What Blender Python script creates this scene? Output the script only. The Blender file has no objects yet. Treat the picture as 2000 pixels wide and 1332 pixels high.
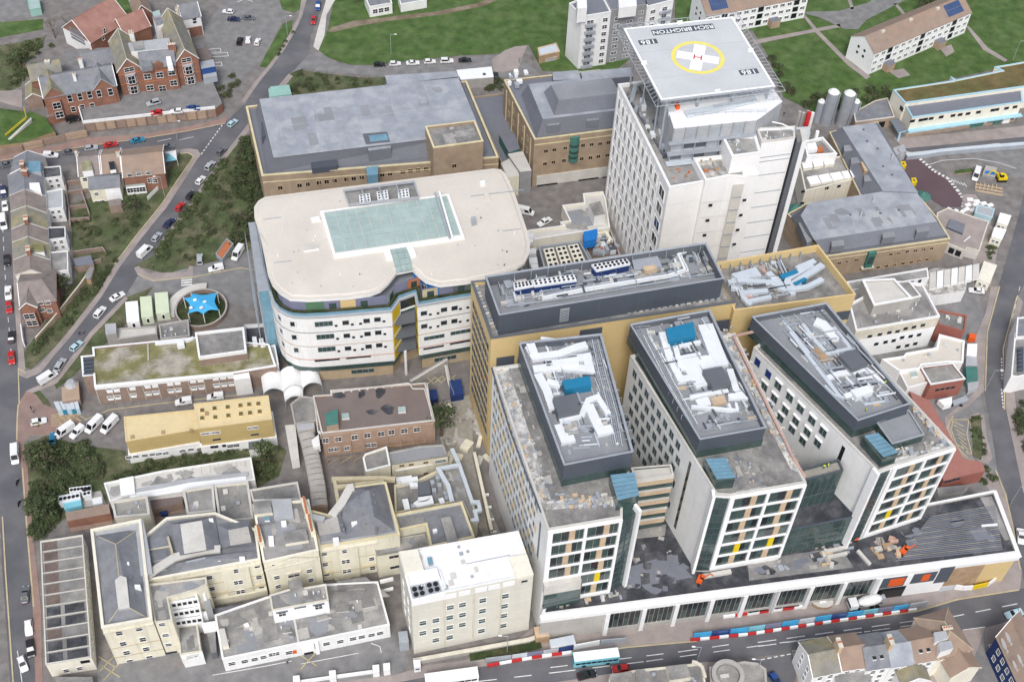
import bpy, bmesh, math, random
from mathutils import Vector, Matrix
from mathutils.geometry import tessellate_polygon
# ------------------------------------------------------------------ camera, sky, sun, exposure
SC = bpy.context.scene
COL = SC.collection
HC, FOC, NAD, CEN = 265.0,2450.0,(892.4,2790.7),(1000.0,666.0)   # camera height m, focal length px, nadir, centre (2000 px wide frame)
dx, dy = NAD[0]-CEN[0],NAD[1]-CEN[1]
LN = math.hypot(dx, dy); ux, uy = dx/LN, dy/LN
PITCH = math.pi/2 - math.atan2(LN, FOC)
FWD = Vector((0, math.cos(PITCH), -math.sin(PITCH)))
R0 = Vector((1,0, 0)); U0 = R0.cross(FWD)
RX = uy*R0 + ux*(-U0); DN = -ux*R0 + uy*(-U0)
cam = bpy.data.cameras.new('camera'); camo = bpy.data.objects.new('camera', cam); COL.objects.link(camo)
cam.sensor_width = 36.0; cam.lens = FOC/2000*36.0; cam.clip_start = 1.0; cam.clip_end = 9000
m = Matrix((RX, -DN, -FWD)).transposed().to_4x4(); m.translation = (0,0, HC); camo.matrix_world = m
SC.camera = camo
SUN_EL, SUN_AZ = math.radians(52), math.radians(182)      # overcast noon, brighter over the camera's left shoulder
w = bpy.data.worlds.new('World'); SC.world = w; w.use_nodes = True
nt = w.node_tree; nt.nodes.clear()
sky = nt.nodes.new('ShaderNodeTexSky'); sky.sky_type = 'NISHITA'; sky.sun_disc = False
sky.sun_elevation = SUN_EL; sky.sun_rotation = SUN_AZ; sky.dust_density = 3.0; sky.air_density = 1.0
hs = nt.nodes.new('ShaderNodeHueSaturation'); hs.inputs['Saturation'].default_value = 0.5
bg = nt.nodes.new('ShaderNodeBackground'); bg.inputs[1].default_value = 0.15
wo = nt.nodes.new('ShaderNodeOutputWorld')
nt.links.new(sky.outputs[0],hs.inputs['Color']); nt.links.new(hs.outputs[0],bg.inputs[0]); nt.links.new(bg.outputs[0],wo.inputs[0])
sl = bpy.data.lights.new('sun','SUN'); sl.energy = 1.5; sl.angle = math.radians(18); sl.color = (1.0, .985, .965)
so = bpy.data.objects.new('sun', sl); COL.objects.link(so)
sd = Vector((math.sin(SUN_AZ)*math.cos(SUN_EL), math.cos(SUN_AZ)*math.cos(SUN_EL), math.sin(SUN_EL)))
so.rotation_euler = (-sd).to_track_quat('-Z','Y').to_euler(); so.location = (0,0, 400)
vs = SC.view_settings; vs.view_transform = 'Standard'; vs.look = 'None'; vs.exposure = 0.22; vs.gamma = 1.0; vs.use_curve_mapping = False
# ------------------------------------------------------------------ from the survey frames of the photograph to metres on the site
FR = {'a1':(0,0,3.918),'a2':(480,0,3.918),'a3':(960,0,3.33),'a4':(1500,0,3.918),'b1':(0,250,3.918),'b2':(440,320,3.171),'b3':(960,340,3.333),
 'b4':(1500,230,3.918),'c1':(0,560,3.918),'c2':(440,660,3.806),'c3':(900,600,3.33),'c4':(1400,560,3.33),'d1':(0,880,2.947),'d2':(500,880,2.947),
 'd3':(1000,900,3.084),'d4':(1460,900,3.083),'o':(0,0,1),
 'e1':(1160,140,3.5045),'e2':(1200,20,5.5556),'e3':(940,120,3.7),'f1':(480,540,4.348),'f2':(1680,260,4.4406),'g1':(1240,40,9.0909),'h1':(160,880,5.55),'h2':(480,880,5.55),'h3':(160,1080,5.55),'h4':(480,1080,5.55),'h5':(720,860,5.791),'i1':(0,280,3.505),'i2':(130,0,5.79)}
FRAME = 'o'
ZO = 0.0      # level of the ground floor slab that heights are counted from
def fr(f):
    global FRAME; FRAME = f
def px(p):
    o = FR[FRAME]; return o[0]+p[0]/o[2],o[1]+p[1]/o[2]
def ray(p):
    x, y = px(p); return FWD + RX*((x-CEN[0])/FOC) + DN*((y-CEN[1])/FOC)
def W(p, z=0.0):
    d = ray(p); t = (z+ZO-HC)/d.z; return Vector((d.x*t, d.y*t, z))
def W2(p, z=0.0):
    v = W(p, z); return Vector((v.x, v.y))
def WL(ps, z=0.0): return [W2(p, p[2] if len(p) > 2 else z) for p in ps]
# ------------------------------------------------------------------ materials
MAT = {}
def mat(name, c, rough=.85, var=.12, sc=.35, fine=1.6, c2=None, c2amt=.5, c2sc=.08, metal=0, spec=.3, streak=0, bump=0, trans=0, emit=0, wave=None):
    """base colour with two scales of noise, optional second colour in blotches, optional vertical streaks, optional ribs"""
    m = bpy.data.materials.new(name); m.use_nodes = True; N = m.node_tree.nodes; L = m.node_tree.links
    b = N['Principled BSDF']; b.inputs['Roughness'].default_value = rough; b.inputs['Metallic'].default_value = metal
    b.inputs['Specular IOR Level'].default_value = spec
    if trans: b.inputs['Transmission Weight'].default_value = trans
    g = N.new('ShaderNodeNewGeometry')
    def noise(s, det=3, vec=None):
        n = N.new('ShaderNodeTexNoise'); n.inputs['Scale'].default_value = s; n.inputs['Detail'].default_value = det
        L.new(vec or g.outputs['Position'],n.inputs['Vector']); return n.outputs['Fac']
    def ramp(f, a, bb):
        r = N.new('ShaderNodeMapRange'); r.inputs[1].default_value = a; r.inputs[2].default_value = bb; L.new(f, r.inputs[0]); return r.outputs[0]
    def mul(a, bb, op='MULTIPLY'):
        k = N.new('ShaderNodeMath'); k.operation = op
        for i, v in enumerate((a, bb)):
            if isinstance(v, (int, float)): k.inputs[i].default_value = v
            else: L.new(v, k.inputs[i])
        return k.outputs[0]
    def mix(f, a, bb, bt='MIX'):
        k = N.new('ShaderNodeMix'); k.data_type = 'RGBA'; k.blend_type = bt
        if isinstance(f, (int, float)): k.inputs[0].default_value = f
        else: L.new(f, k.inputs[0])
        for i, v in ((6, a),(7, bb)):
            if isinstance(v, tuple): k.inputs[i].default_value = v+(1,)
            else: L.new(v, k.inputs[i])
        return k.outputs[2]
    col = c
    if c2: col = mix(mul(ramp(noise(c2sc, 6), .44, .6), c2amt), c, c2)
    lo = tuple(x*(1-var) for x in (1,1, 1)); hi = (1+var*.6,)*3
    n1 = mix(ramp(noise(sc, 4), .3, .7), lo, hi)
    n2 = mix(ramp(noise(fine, 5), .25, .75), tuple(1-var*.7 for _ in range(3)),tuple(1+var*.5 for _ in range(3)))
    col = mix(1.0, col, n1,'MULTIPLY'); col = mix(1.0, col, n2,'MULTIPLY')
    if streak:
        mp = N.new('ShaderNodeMapping'); mp.inputs['Scale'].default_value = (1.1,1.1, .07); L.new(g.outputs['Position'],mp.inputs[0])
        s = ramp(noise(1.0,4, mp.outputs[0]), .52, .78); col = mix(mul(s, streak), col, tuple(x*.45 for x in c))
    if wave:
        wv = N.new('ShaderNodeTexWave'); wv.inputs['Scale'].default_value = wave[0]; wv.inputs['Distortion'].default_value = wave[2] if len(wave) > 2 else 0
        mp = N.new('ShaderNodeMapping'); mp.inputs['Rotation'].default_value = (0,0, wave[1]); L.new(g.outputs['Position'],mp.inputs[0]); L.new(mp.outputs[0],wv.inputs['Vector'])
        bp = N.new('ShaderNodeBump'); bp.inputs['Strength'].default_value = .5; bp.inputs['Distance'].default_value = .15; L.new(wv.outputs['Fac'],bp.inputs['Height']); L.new(bp.outputs[0],b.inputs['Normal'])
        col = mix(mul(wv.outputs['Fac'],.22), col, tuple(x*.55 for x in c))
    elif bump:
        bp = N.new('ShaderNodeBump'); bp.inputs['Strength'].default_value = bump; bp.inputs['Distance'].default_value = .3; L.new(noise(fine*2,5), bp.inputs['Height']); L.new(bp.outputs[0],b.inputs['Normal'])
    if isinstance(col, tuple): b.inputs['Base Color'].default_value = col+(1,)
    else: L.new(col, b.inputs['Base Color'])
    if emit: L.new(col, b.inputs['Emission Color']); b.inputs['Emission Strength'].default_value = emit
    MAT[name] = m; return m
mat('asphalt',(.125,.125,.138), .9, .14, .15,3, (.17,.168,.175), .7, .1)
mat('tarmac',(.215,.212,.213), .9, .16, .4,3, (.26,.252,.248), .7, .3)
mat('tarmac_brown',(.2,.185,.178), .9, .2, .4,3, (.25,.232,.22), .7, .3)
mat('tarmac_plum',(.125,.085,.095), .9, .1, .1,3)
mat('paving',(.36,.31,.29), .9, .14, .3,3, (.28,.25,.24), .6, .1)
mat('paving_red',(.32,.21,.18), .9, .16, .3,3, (.26,.2,.18), .6, .1)
mat('kerb',(.5,.47,.41), .9, .1)
mat('kerb_yellow',(.52,.44,.28), .9, .15)
mat('line_white',(.78,.78,.76), .8, .2, .5,3)
mat('line_yellow',(.6,.5,.25), .85, .25, .5,3)
mat('grass',(.076,.135,.036), .95, .3, .3,2.2,(.115,.17,.06), .8, .16, bump=.6)
mat('grass_rough',(.09,.115,.052), .95, .4, .3,1.8,(.16,.15,.09), .8, .16, bump=.6)
mat('earth',(.2,.155,.11), .95, .25, .2,2, (.3,.26,.2), .6, .1)
mat('gravel',(.34,.32,.28), .95, .2, .5,3)
mat('concrete',(.46,.44,.41), .9, .12, .3,2, (.36,.34,.32), .5, .15, streak=.3)
mat('concrete_pale',(.62,.6,.56), .9, .1, .3,2, (.52,.5,.46), .5, .12)
mat('white',(.82,.82,.81), .7, .06, .3,1.5, streak=.15)
mat('white_clean',(.9,.9,.9), .55, .03)
mat('white_tile',(.88,.88,.88), .5, .05, .2,1.2, streak=.06)
mat('cream',(.76,.72,.58), .8, .07, .25,1.5, streak=.35)
mat('cream_pale',(.8,.76,.65), .8, .06, .25,1.5, streak=.2)
mat('beige',(.68,.66,.58), .8, .05, .25,1.5, streak=.12)
mat('stone_yellow',(.52,.46,.32), .85, .12, .4,2, streak=.3)
mat('coping',(.66,.62,.52), .85, .14, .4,2, streak=.2)
mat('coping_yellow',(.68,.6,.38), .85, .12, .4,2)
mat('yellow_clad',(.66,.5,.25), .6, .05, .2,1)
mat('yellow_roof',(.7,.57,.33), .6, .06, .3,1.2)
mat('yellow_wall',(.5,.38,.17), .6, .06, .3,1.2)
mat('buff_brick',(.36,.275,.195), .9, .14, .4,4, (.42,.33,.24), .6, .15)
mat('tan_brick',(.42,.31,.23), .9, .12, .4,4)
mat('red_brick',(.29,.145,.1), .9, .18, .5,4, (.22,.11,.08), .6, .2)
mat('red_clad',(.34,.13,.1), .7, .1, .3,2)
mat('red_roof',(.38,.17,.14), .8, .1, .3,2)
mat('pink_brick',(.44,.31,.24), .9, .12, .5,3)
mat('brown_brick',(.3,.22,.18), .9, .16, .5,3)
mat('grey_render',(.3,.3,.31), .9, .1)
mat('membrane',(.32,.34,.385), .7, .12, .3,2.2,(.41,.43,.46), .8, .2)
mat('membrane_dk',(.19,.2,.235), .65, .1, .12,1.2,(.19,.2,.225), .6, .08)
mat('membrane_mid',(.27,.28,.30), .75, .1, .15,1.5,(.31,.32,.34), .6, .1)
mat('membrane_white',(.84,.85,.86), .6, .05, .2,1)
mat('felt',(.225,.22,.215), .95, .22, .4,2, (.33,.32,.3), .9, .12)
mat('felt_pale',(.36,.35,.335), .95, .2, .4,2, (.23,.225,.22),1.0, .12)
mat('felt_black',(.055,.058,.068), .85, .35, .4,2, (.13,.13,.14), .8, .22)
mat('felt_brown',(.2,.165,.155), .9, .1, .2,2, (.19,.145,.13), .6, .06)
mat('felt_rust',(.17,.13,.115), .95, .25, .3,2)
mat('moss',(.23,.22,.1), .95, .3, .3,1.8,(.37,.345,.29),1.0, .15)
mat('sedum',(.16,.125,.055), .95, .25, .3,2, (.12,.125,.045), .7, .1)
mat('cream_roof',(.65,.605,.54), .8, .05, .15,1, (.6,.55,.49), .5, .06)
mat('lead',(.42,.43,.45), .7, .12, .3,2)
mat('slate',(.26,.27,.3), .8, .18, .5,5, (.32,.32,.33), .6, .2, wave=(2.2,0))
mat('slate_brown',(.26,.225,.21), .85, .18, .5,5, (.27,.22,.2), .6, .2)
mat('slate_moss',(.25,.24,.21), .85, .2, .5,4, (.33,.29,.17), .8, .12)
mat('tile_red',(.36,.2,.165), .85, .14, .5,5, (.3,.15,.12), .6, .2)
mat('tile_brown',(.31,.235,.19), .85, .12, .4,4, (.33,.23,.17), .6, .1)
mat('glass',(.025,.033,.038), .08, .3, .5, .8, spec=.6)
mat('glass_dark',(.012,.014,.017), .12, .3, .5, .8, spec=.5)
mat('glass_green',(.05,.085,.08), .1, .25, .4, .9, spec=.6)
mat('glass_blue',(.17,.32,.42), .12, .15, .4, .9, spec=.6)
mat('glass_roof',(.36,.46,.44), .2, .1, .25, .7,(.42,.52,.5), .6, .12, spec=.5)
mat('blue_film',(.01,.035,.2), .3, .1)
mat('charcoal',(.085,.1,.125), .5, .06, .2,1)
mat('charcoal_lt',(.13,.14,.16), .5, .06, .2,1)
mat('galv',(.45,.48,.52), .45, .1, .4,2, metal=.3)
mat('steel',(.36,.39,.43), .5, .1, .4,2)
mat('duct_white',(.76,.78,.8), .4, .05, .3,1)
mat('duct_blue',(.55,.6,.65), .4, .06, .3,1)
mat('teal',(.02,.2,.36), .45, .08, .3,1)
mat('turquoise',(.2,.5,.6), .5, .08, .3,1)
mat('sky_trim',(.38,.62,.72), .6, .06)
mat('copper_green',(.07,.2,.17), .6, .15, .5,2)
mat('mint',(.3,.5,.45), .6, .1)
mat('bright_blue',(.02,.2,.6), .6, .08)
mat('sail_blue',(.06,.38,.68), .6, .05)
mat('navy',(.02,.045,.16), .6, .1)
mat('yellow',(.75,.55,.01), .6, .05)
mat('orange',(.75,.12,.025), .6, .08)
mat('purple',(.2,.21,.3), .6, .08)
mat('green',(.1,.2,.12), .6, .08)
mat('red',(.55,.03,.03), .5, .05)
mat('wood',(.42,.29,.18), .85, .2, .5,3)
mat('wood_pale',(.58,.44,.3), .85, .15, .5,3)
mat('terracotta',(.5,.18,.08), .85, .15)
mat('pink_wrap',(.55,.36,.3), .8, .15)
mat('rubber',(.02,.02,.022), .8, .1)
mat('black',(.02,.02,.02), .6, .1)
mat('solar',(.05,.09,.2), .2, .1, spec=.6)
mat('tent',(.84,.84,.83), .6, .03)
mat('pod_green',(.62,.68,.5), .6, .05)
mat('yellow_pale',(.8,.7,.16), .7, .05); mat('stone_tan',(.5,.4,.27), .85, .1, .4,2, streak=.2)
mat('helideck',(.55,.565,.58), .7, .06, .15,1)
mat('bark',(.14,.11,.085), .95, .25,1, 4)
mat('twig',(.2,.16,.125), .95, .2)
mat('debris',(.55,.53,.49), .9, .4, .8,2, (.3,.29,.27), .9, .5)
mat('rooftile_paver',(.3,.29,.275), .9, .25, .6,2.5,(.19,.185,.18), .9, .22)
mat('litter',(.7,.69,.67), .9, .3,1.2,3.5,(.3,.29,.28), .9, .6)
for i, c in enumerate([(.06,.082,.035),(.085,.11,.045),(.12,.145,.065),(.105,.095,.06)]):
    mat('leaf%d' % i, c, .8, .35, .4,1.5)
mat('ivy',(.045,.065,.022), .9, .4, .3,1.5,(.09,.085,.045), .7, .15, bump=.8)
mat('skin',(.5,.3,.22), .7, .05); mat('hivis',(.62,.8,.05), .7, .05, emit=0); mat('cloth',(.05,.055,.075), .9, .1); mat('cloth_grey',(.2,.2,.21), .9, .1)
for n, c in dict(car_white=(.8,.8,.8), car_silver=(.42,.44,.46), car_grey=(.13,.14,.155), car_black=(.02,.021,.025), car_red=(.5,.025,.025), car_blue=(.02,.07,.24), car_teal=(.03,.22,.36), car_pale=(.45,.62,.68), car_navy=(.025,.035,.09)).items():
    mat(n, c, .28, .03, spec=.55)
# ------------------------------------------------------------------ mesh helpers
def area2(p): return sum(p[i-1].x*p[i].y-p[i].x*p[i-1].y for i in range(len(p)))/2
def ccw(p): return list(p) if area2(p) > 0 else list(reversed(p))
def inset(p, d):
    p = ccw(p); n = len(p); out = []
    for i in range(n):
        a, b, c = p[i-1],p[i],p[(i+1) % n]
        e1 = (b-a).normalized(); e2 = (c-b).normalized()
        n1 = Vector((-e1.y, e1.x)); n2 = Vector((-e2.y, e2.x)); k = n1+n2
        q = max(.25,1+n1.dot(n2)); out.append(b+k*(d/q))
    return out
class MB:
    def __init__(s): s.v = []; s.f = []; s.mi = []; s.ms = []
    def m(s, name):
        if name not in s.ms: s.ms.append(name)
        return s.ms.index(name)
    def face(s, vs, mt):
        k = len(s.v); s.v += [Vector(v) for v in vs]; s.f.append(tuple(range(k, k+len(vs)))); s.mi.append(s.m(mt))
    def ngon(s, p, z, mt, down=False):
        p = ccw(p); k = len(s.v); s.v += [Vector((q.x, q.y, z)) for q in p]
        if len(p) <= 4: tr = [tuple(range(len(p)))]
        else: tr = tessellate_polygon([[Vector((q.x, q.y, 0)) for q in p]])
        for t in tr:
            a = sum((p[t[i-1]].x*p[t[i]].y-p[t[i]].x*p[t[i-1]].y) for i in range(len(t)))
            t = tuple(t) if (a > 0) != down else tuple(reversed(t))
            s.f.append(tuple(k+i for i in t)); s.mi.append(s.m(mt))
    def side(s, p, z0, z1, mt, p2=None):
        q = p2 or p; n = len(p)
        for i in range(n):
            a, b = p[i-1],p[i]; c, d = q[i],q[i-1]
            s.face([(a.x, a.y, z0),(b.x, b.y, z0),(c.x, c.y, z1),(d.x, d.y, z1)],mt)
    def prism(s, p, z0, z1, mt, top=None):
        p = ccw(p); s.side(p, z0, z1, mt); s.ngon(p, z1, top or mt); s.ngon(p, z0, mt, True)
    def box(s, c, sz, mt, rot=0.0, top=None):
        x, y = sz[0]/2, sz[1]/2; ca, sa = math.cos(rot), math.sin(rot)
        p = [Vector((c[0]+u*ca-v*sa, c[1]+u*sa+v*ca)) for u, v in ((-x,-y),(x,-y),(x,y),(-x,y))]
        s.prism(p, c[2],c[2]+sz[2],mt, top)
    def strip(s, pts, wd, z0, z1, mt, top=None, closed=False):
        n = len(pts); L = []; Rr = []
        for i in range(n):
            a = pts[i-1] if (i > 0 or closed) else None; b = pts[i]; c = pts[(i+1) % n] if (i < n-1 or closed) else None
            ds = [(q-p).normalized() for p, q in ((a, b),(b, c)) if p is not None and q is not None and (q-p).length > 1e-6]
            if not ds: ds = [Vector((1,0))]
            nn = [Vector((-d.y, d.x)) for d in ds]; k = nn[0] if len(nn) == 1 else (nn[0]+nn[1])/max(.35,1+nn[0].dot(nn[1]))
            L.append(b+k*wd/2); Rr.append(b-k*wd/2)
        for i in range(n if closed else n-1):
            j = (i+1) % n; a, b, c, d = Rr[i],Rr[j],L[j],L[i]
            s.face([(q.x, q.y, z1) for q in (a, b, c, d)],top or mt)
            s.face([(a.x,a.y,z0),(b.x,b.y,z0),(b.x,b.y,z1),(a.x,a.y,z1)],mt); s.face([(c.x,c.y,z0),(d.x,d.y,z0),(d.x,d.y,z1),(c.x,c.y,z1)],mt)
        if not closed:
            for a, b in ((L[0],Rr[0]),(Rr[-1],L[-1])): s.face([(a.x,a.y,z0),(b.x,b.y,z0),(b.x,b.y,z1),(a.x,a.y,z1)],mt)
    def tube(s, a, b, r, mt, n=6, r2=None):
        a, b = Vector(a), Vector(b); d = (b-a).normalized(); u = d.orthogonal().normalized(); v = d.cross(u); r2 = r if r2 is None else r2
        A = [a+u*r*math.cos(2*math.pi*i/n)+v*r*math.sin(2*math.pi*i/n) for i in range(n)]
        Bq = [b+u*r2*math.cos(2*math.pi*i/n)+v*r2*math.sin(2*math.pi*i/n) for i in range(n)]
        for i in range(n): s.face([A[i-1],A[i],Bq[i],Bq[i-1]],mt)
        s.face(Bq, mt); s.face(list(reversed(A)),mt)
    def mesh(s, name, off=Vector((0,0, 0)),smooth=False):
        me = bpy.data.meshes.new(name); me.from_pydata([v-off for v in s.v],[],s.f)
        for n in s.ms: me.materials.append(MAT[n])
        me.polygons.foreach_set('material_index', s.mi)
        if smooth: me.polygons.foreach_set('use_smooth', [True]*len(s.f))
        me.update(); return me
    def build(s, name, parent=None, label=None, smooth=False, kind=None):
        off = ORG(parent)-Vector((0,0, ZO)); o = bpy.data.objects.new(name, s.mesh(name, off, smooth)); COL.objects.link(o)
        if parent: o.parent = parent
        if label: o['label'] = label
        if kind: o['kind'] = kind
        return o
def ORG(o):
    v = Vector((0,0, 0))
    while o is not None: v += o.location; o = o.parent
    return v
def thing(name, label, cat, loc=(0,0, 0), group=None, rz=0):
    o = bpy.data.objects.new(name, None); COL.objects.link(o); o.location = Vector(loc)+Vector((0,0, ZO)); o.rotation_euler = (0,0, rz); o.empty_display_size = .5
    o['label'] = label; o['category'] = cat
    if group: o['group'] = group
    return o
def solo(mb, name, label, cat, group=None, kind=None):
    c = sum(mb.v, Vector())/len(mb.v); z = min(v.z for v in mb.v); off = Vector((c.x, c.y, z))
    o = bpy.data.objects.new(name, mb.mesh(name, off)); COL.objects.link(o); o.location = off
    if kind: o['kind'] = kind
    if label: o['label'] = label
    if cat: o['category'] = cat
    if group: o['group'] = group
    return o
def inst(me, name, parent, loc, rz=0.0, sc=None):
    o = bpy.data.objects.new(name, me); COL.objects.link(o); o.parent = parent
    o.location = Vector(loc)-ORG(parent)+Vector((0,0, ZO)); o.rotation_euler = (0,0, rz)
    if sc: o.scale = sc
    return o
# ------------------------------------------------------------------ buildings
class Fac:
    """a vertical facade from A to B (outer side on the right of A->B)"""
    def __init__(s, root, A, B, z0=0):
        s.r = root; s.A = Vector(A); s.B = Vector(B); s.L = (s.B-s.A).length; s.d = (s.B-s.A)/s.L; s.n = Vector((s.d.y, -s.d.x)); s.rz = math.atan2(s.d.y, s.d.x)
    def uz(s, p):
        d = ray(p); k = s.n; t = (s.A.dot(k))/(d.x*k.x+d.y*k.y); q = Vector((d.x*t, d.y*t)); return (q-s.A).dot(s.d), HC+d.z*t-ZO
    def pt(s, u, z, out=0.0):
        q = s.A+s.d*u+s.n*out; return Vector((q.x, q.y, z))
    def at(s, u, z, w_, h_, kind='sash', name='window', out=0.0):
        if kind in ('sash','cross','cyan','tan'): w_, h_ = w_*1.15, h_*1.15
        return inst(winmesh(kind, round(w_, 2), round(h_, 2)),name, s.r, s.pt(u, z, out), s.rz)
    def wins(s, ps, w_, h_, kind='sash', name='window'):
        for p in ps: u, z = s.uz(p); s.at(u, z, w_, h_, kind, name)
    def grid(s, tl, tr, bl, nc, nr, w_, h_, kind='sash', name='window', skip=()):
        (u0, z0),(u1, _),(_, z1) = s.uz(tl), s.uz(tr), s.uz(bl)
        for r in range(nr):
            for c in range(nc):
                if (r, c) in skip: continue
                s.at(u0+(u1-u0)*c/max(1, nc-1), z0+(z1-z0)*r/max(1, nr-1), w_, h_, kind, name)
    def auto(s, nc, z0, z1, nr, w_, h_, kind='sash', m=.12, m2=None):
        m2 = m if m2 is None else m2
        for r in range(nr):
            for c in range(nc):
                s.at(s.L*(m+(1-m-m2)*(c+.5)/nc), z0+(z1-z0)*(r+.5)/nr, w_, h_, kind)
    def panel(s, u0, u1, z0, z1, mt, proud=.06, back=0.0, name='panel', parent=None):
        b = MB(); a = s.A+s.d*u0; c = s.A+s.d*u1
        b.prism([a-s.n*back, c-s.n*back, c+s.n*proud, a+s.n*proud],z0, z1, mt); return b.build(name, parent or s.r)
    def ppanel(s, p0, p1, mt, proud=.06, name='panel', parent=None):
        (u0, z0),(u1, z1) = s.uz(p0), s.uz(p1); return s.panel(min(u0, u1), max(u0, u1), min(z0, z1), max(z0, z1), mt, proud, 0, name, parent)
WM = {}
def winmesh(kind, w_, h_):
    k = (kind, w_, h_)
    if k in WM: return WM[k]
    b = MB(); x, z = w_/2, h_/2
    fm, gm, fw, bars = {'sash':('white_clean','glass_dark',.085,(0,1)),'cross':('white_clean','glass_dark',.085,(1,1)),'plain':('steel','glass',.06,(0,0)),'dark':('charcoal','glass_dark',.07,(0,0)),
      'slot':('charcoal','glass_dark',.05,(3,0)),'ribbon':('steel','glass_green',.08,(3,0)),'cream':('cream_pale','glass_dark',.14,(1,1)),'blind':('white_clean','white',.1,(0,1)),'yellow':('charcoal','yellow',.05,(0,0)),
      'amber':('charcoal','wood_pale',.05,(0,0)),'tan':('wood_pale','glass_dark',.1,(1,0)),'roof':('white_clean','glass',.1,(1,0)),'blue':('steel','blue_film',.06,(0,0)),
      'cyan':('white_clean','glass_green',.09,(0,1)),'tower':('white_clean','glass',.14,(1,0)),'pent':('steel','glass_green',.08,(1,0)),'door':('white_clean','glass_dark',.12,(0,0)),'shop':('white','glass_dark',.15,(2,0))}[kind]
    def bx(x0, x1, z0, z1, y0, y1, mt):
        b.prism([Vector((x0, y0)),Vector((x1, y0)),Vector((x1, y1)),Vector((x0, y1))],z0, z1, mt)
    b.face([(-x, -.015, -z),(x, -.015, -z),(x, -.015, z),(-x, -.015, z)],gm)
    bx(-x, x, z-fw, z, -.1,0, fm); bx(-x, x, -z, -z+fw, -.14 if kind in ('sash','cross','cream','cyan') else -.1,0, fm)
    bx(-x, -x+fw, -z+fw, z-fw, -.1,0, fm); bx(x-fw, x, -z+fw, z-fw, -.1,0, fm)
    for i in range(bars[0]):
        c = -x+2*x*(i+1)/(bars[0]+1); bx(c-fw*.4, c+fw*.4, -z+fw, z-fw, -.07,0, fm)
    if bars[1]: bx(-x+fw, x-fw, -fw*.4, fw*.4, -.065,0, fm)
    if kind == 'tower': bx(-x-.15, -x, -z-.1, z+.1, -.22,0, fm); bx(x, x+.15, -z-.1, z+.1, -.22,0, fm)
    me = b.mesh('window_'+kind); WM[k] = me; return me
class Blk: pass
def block(root, ps, z, z0=0.0, wall='cream', roof='felt', par=.7, pw=.35, cop=None, name='wall', over=.06, world=False, kind=None):
    """walls, coping and a sunk flat roof over a traced outline (corner order: back-left, front-left, front-right, back-right)"""
    B = Blk(); p = [Vector(q) for q in ps] if world else WL(ps, z); B.p = p; B.z = z; B.z0 = z0; B.root = root; c = ccw(p)
    top = z-(par if par else .0)
    b = MB(); b.side(c, z0, z-.28 if par else z-.02, wall); B.wall = b.build(name, root)
    if par:
        o = inset(c, -over); i = inset(c, pw); b = MB(); b.side(o, z-.28, z, cop or wall)
        n = len(o)
        for k in range(n):
            a, d, e, f = o[k-1],o[k],i[k],i[k-1]; b.face([(a.x,a.y,z),(d.x,d.y,z),(e.x,e.y,z),(f.x,f.y,z)],cop or wall)
            b.face([(f.x,f.y,z),(e.x,e.y,z),(e.x,e.y,top-.05),(f.x,f.y,top-.05)],wall)
            b.face([(a.x,a.y,z-.28),(f.x,f.y,z-.28),(e.x,e.y,z-.28),(d.x,d.y,z-.28)],cop or wall)
        b.build('parapet', root); rp = i
    else: rp = inset(c, -.02)
    b = MB(); b.ngon(rp, top, roof)
    if not par:
        b.side(rp, top-.2, top, roof)
    B.roofo = b.build('roof', root); B.rp = rp; B.top = top; return B
def fac(B, i, j): return Fac(B.root, B.p[i],B.p[j])
def bld(name, label, ps, z, cat='building', z0=0.0, group=None, **k):
    q = WL(ps, z); c = sum(q, Vector((0,0)))/len(q); r = thing(name, label, cat, (c.x, c.y, z0), group); B = block(r, ps, z, z0, **k); return B
def loft(root, pa, za, pb, zb, mt, top=None, name='roof', frame=True):
    a = ccw(WL(pa, za)); bq = ccw(WL(pb, zb)); b = MB(); b.side(a, za, zb, mt, bq); b.ngon(bq, zb, top or mt); return b.build(name, root)
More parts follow.
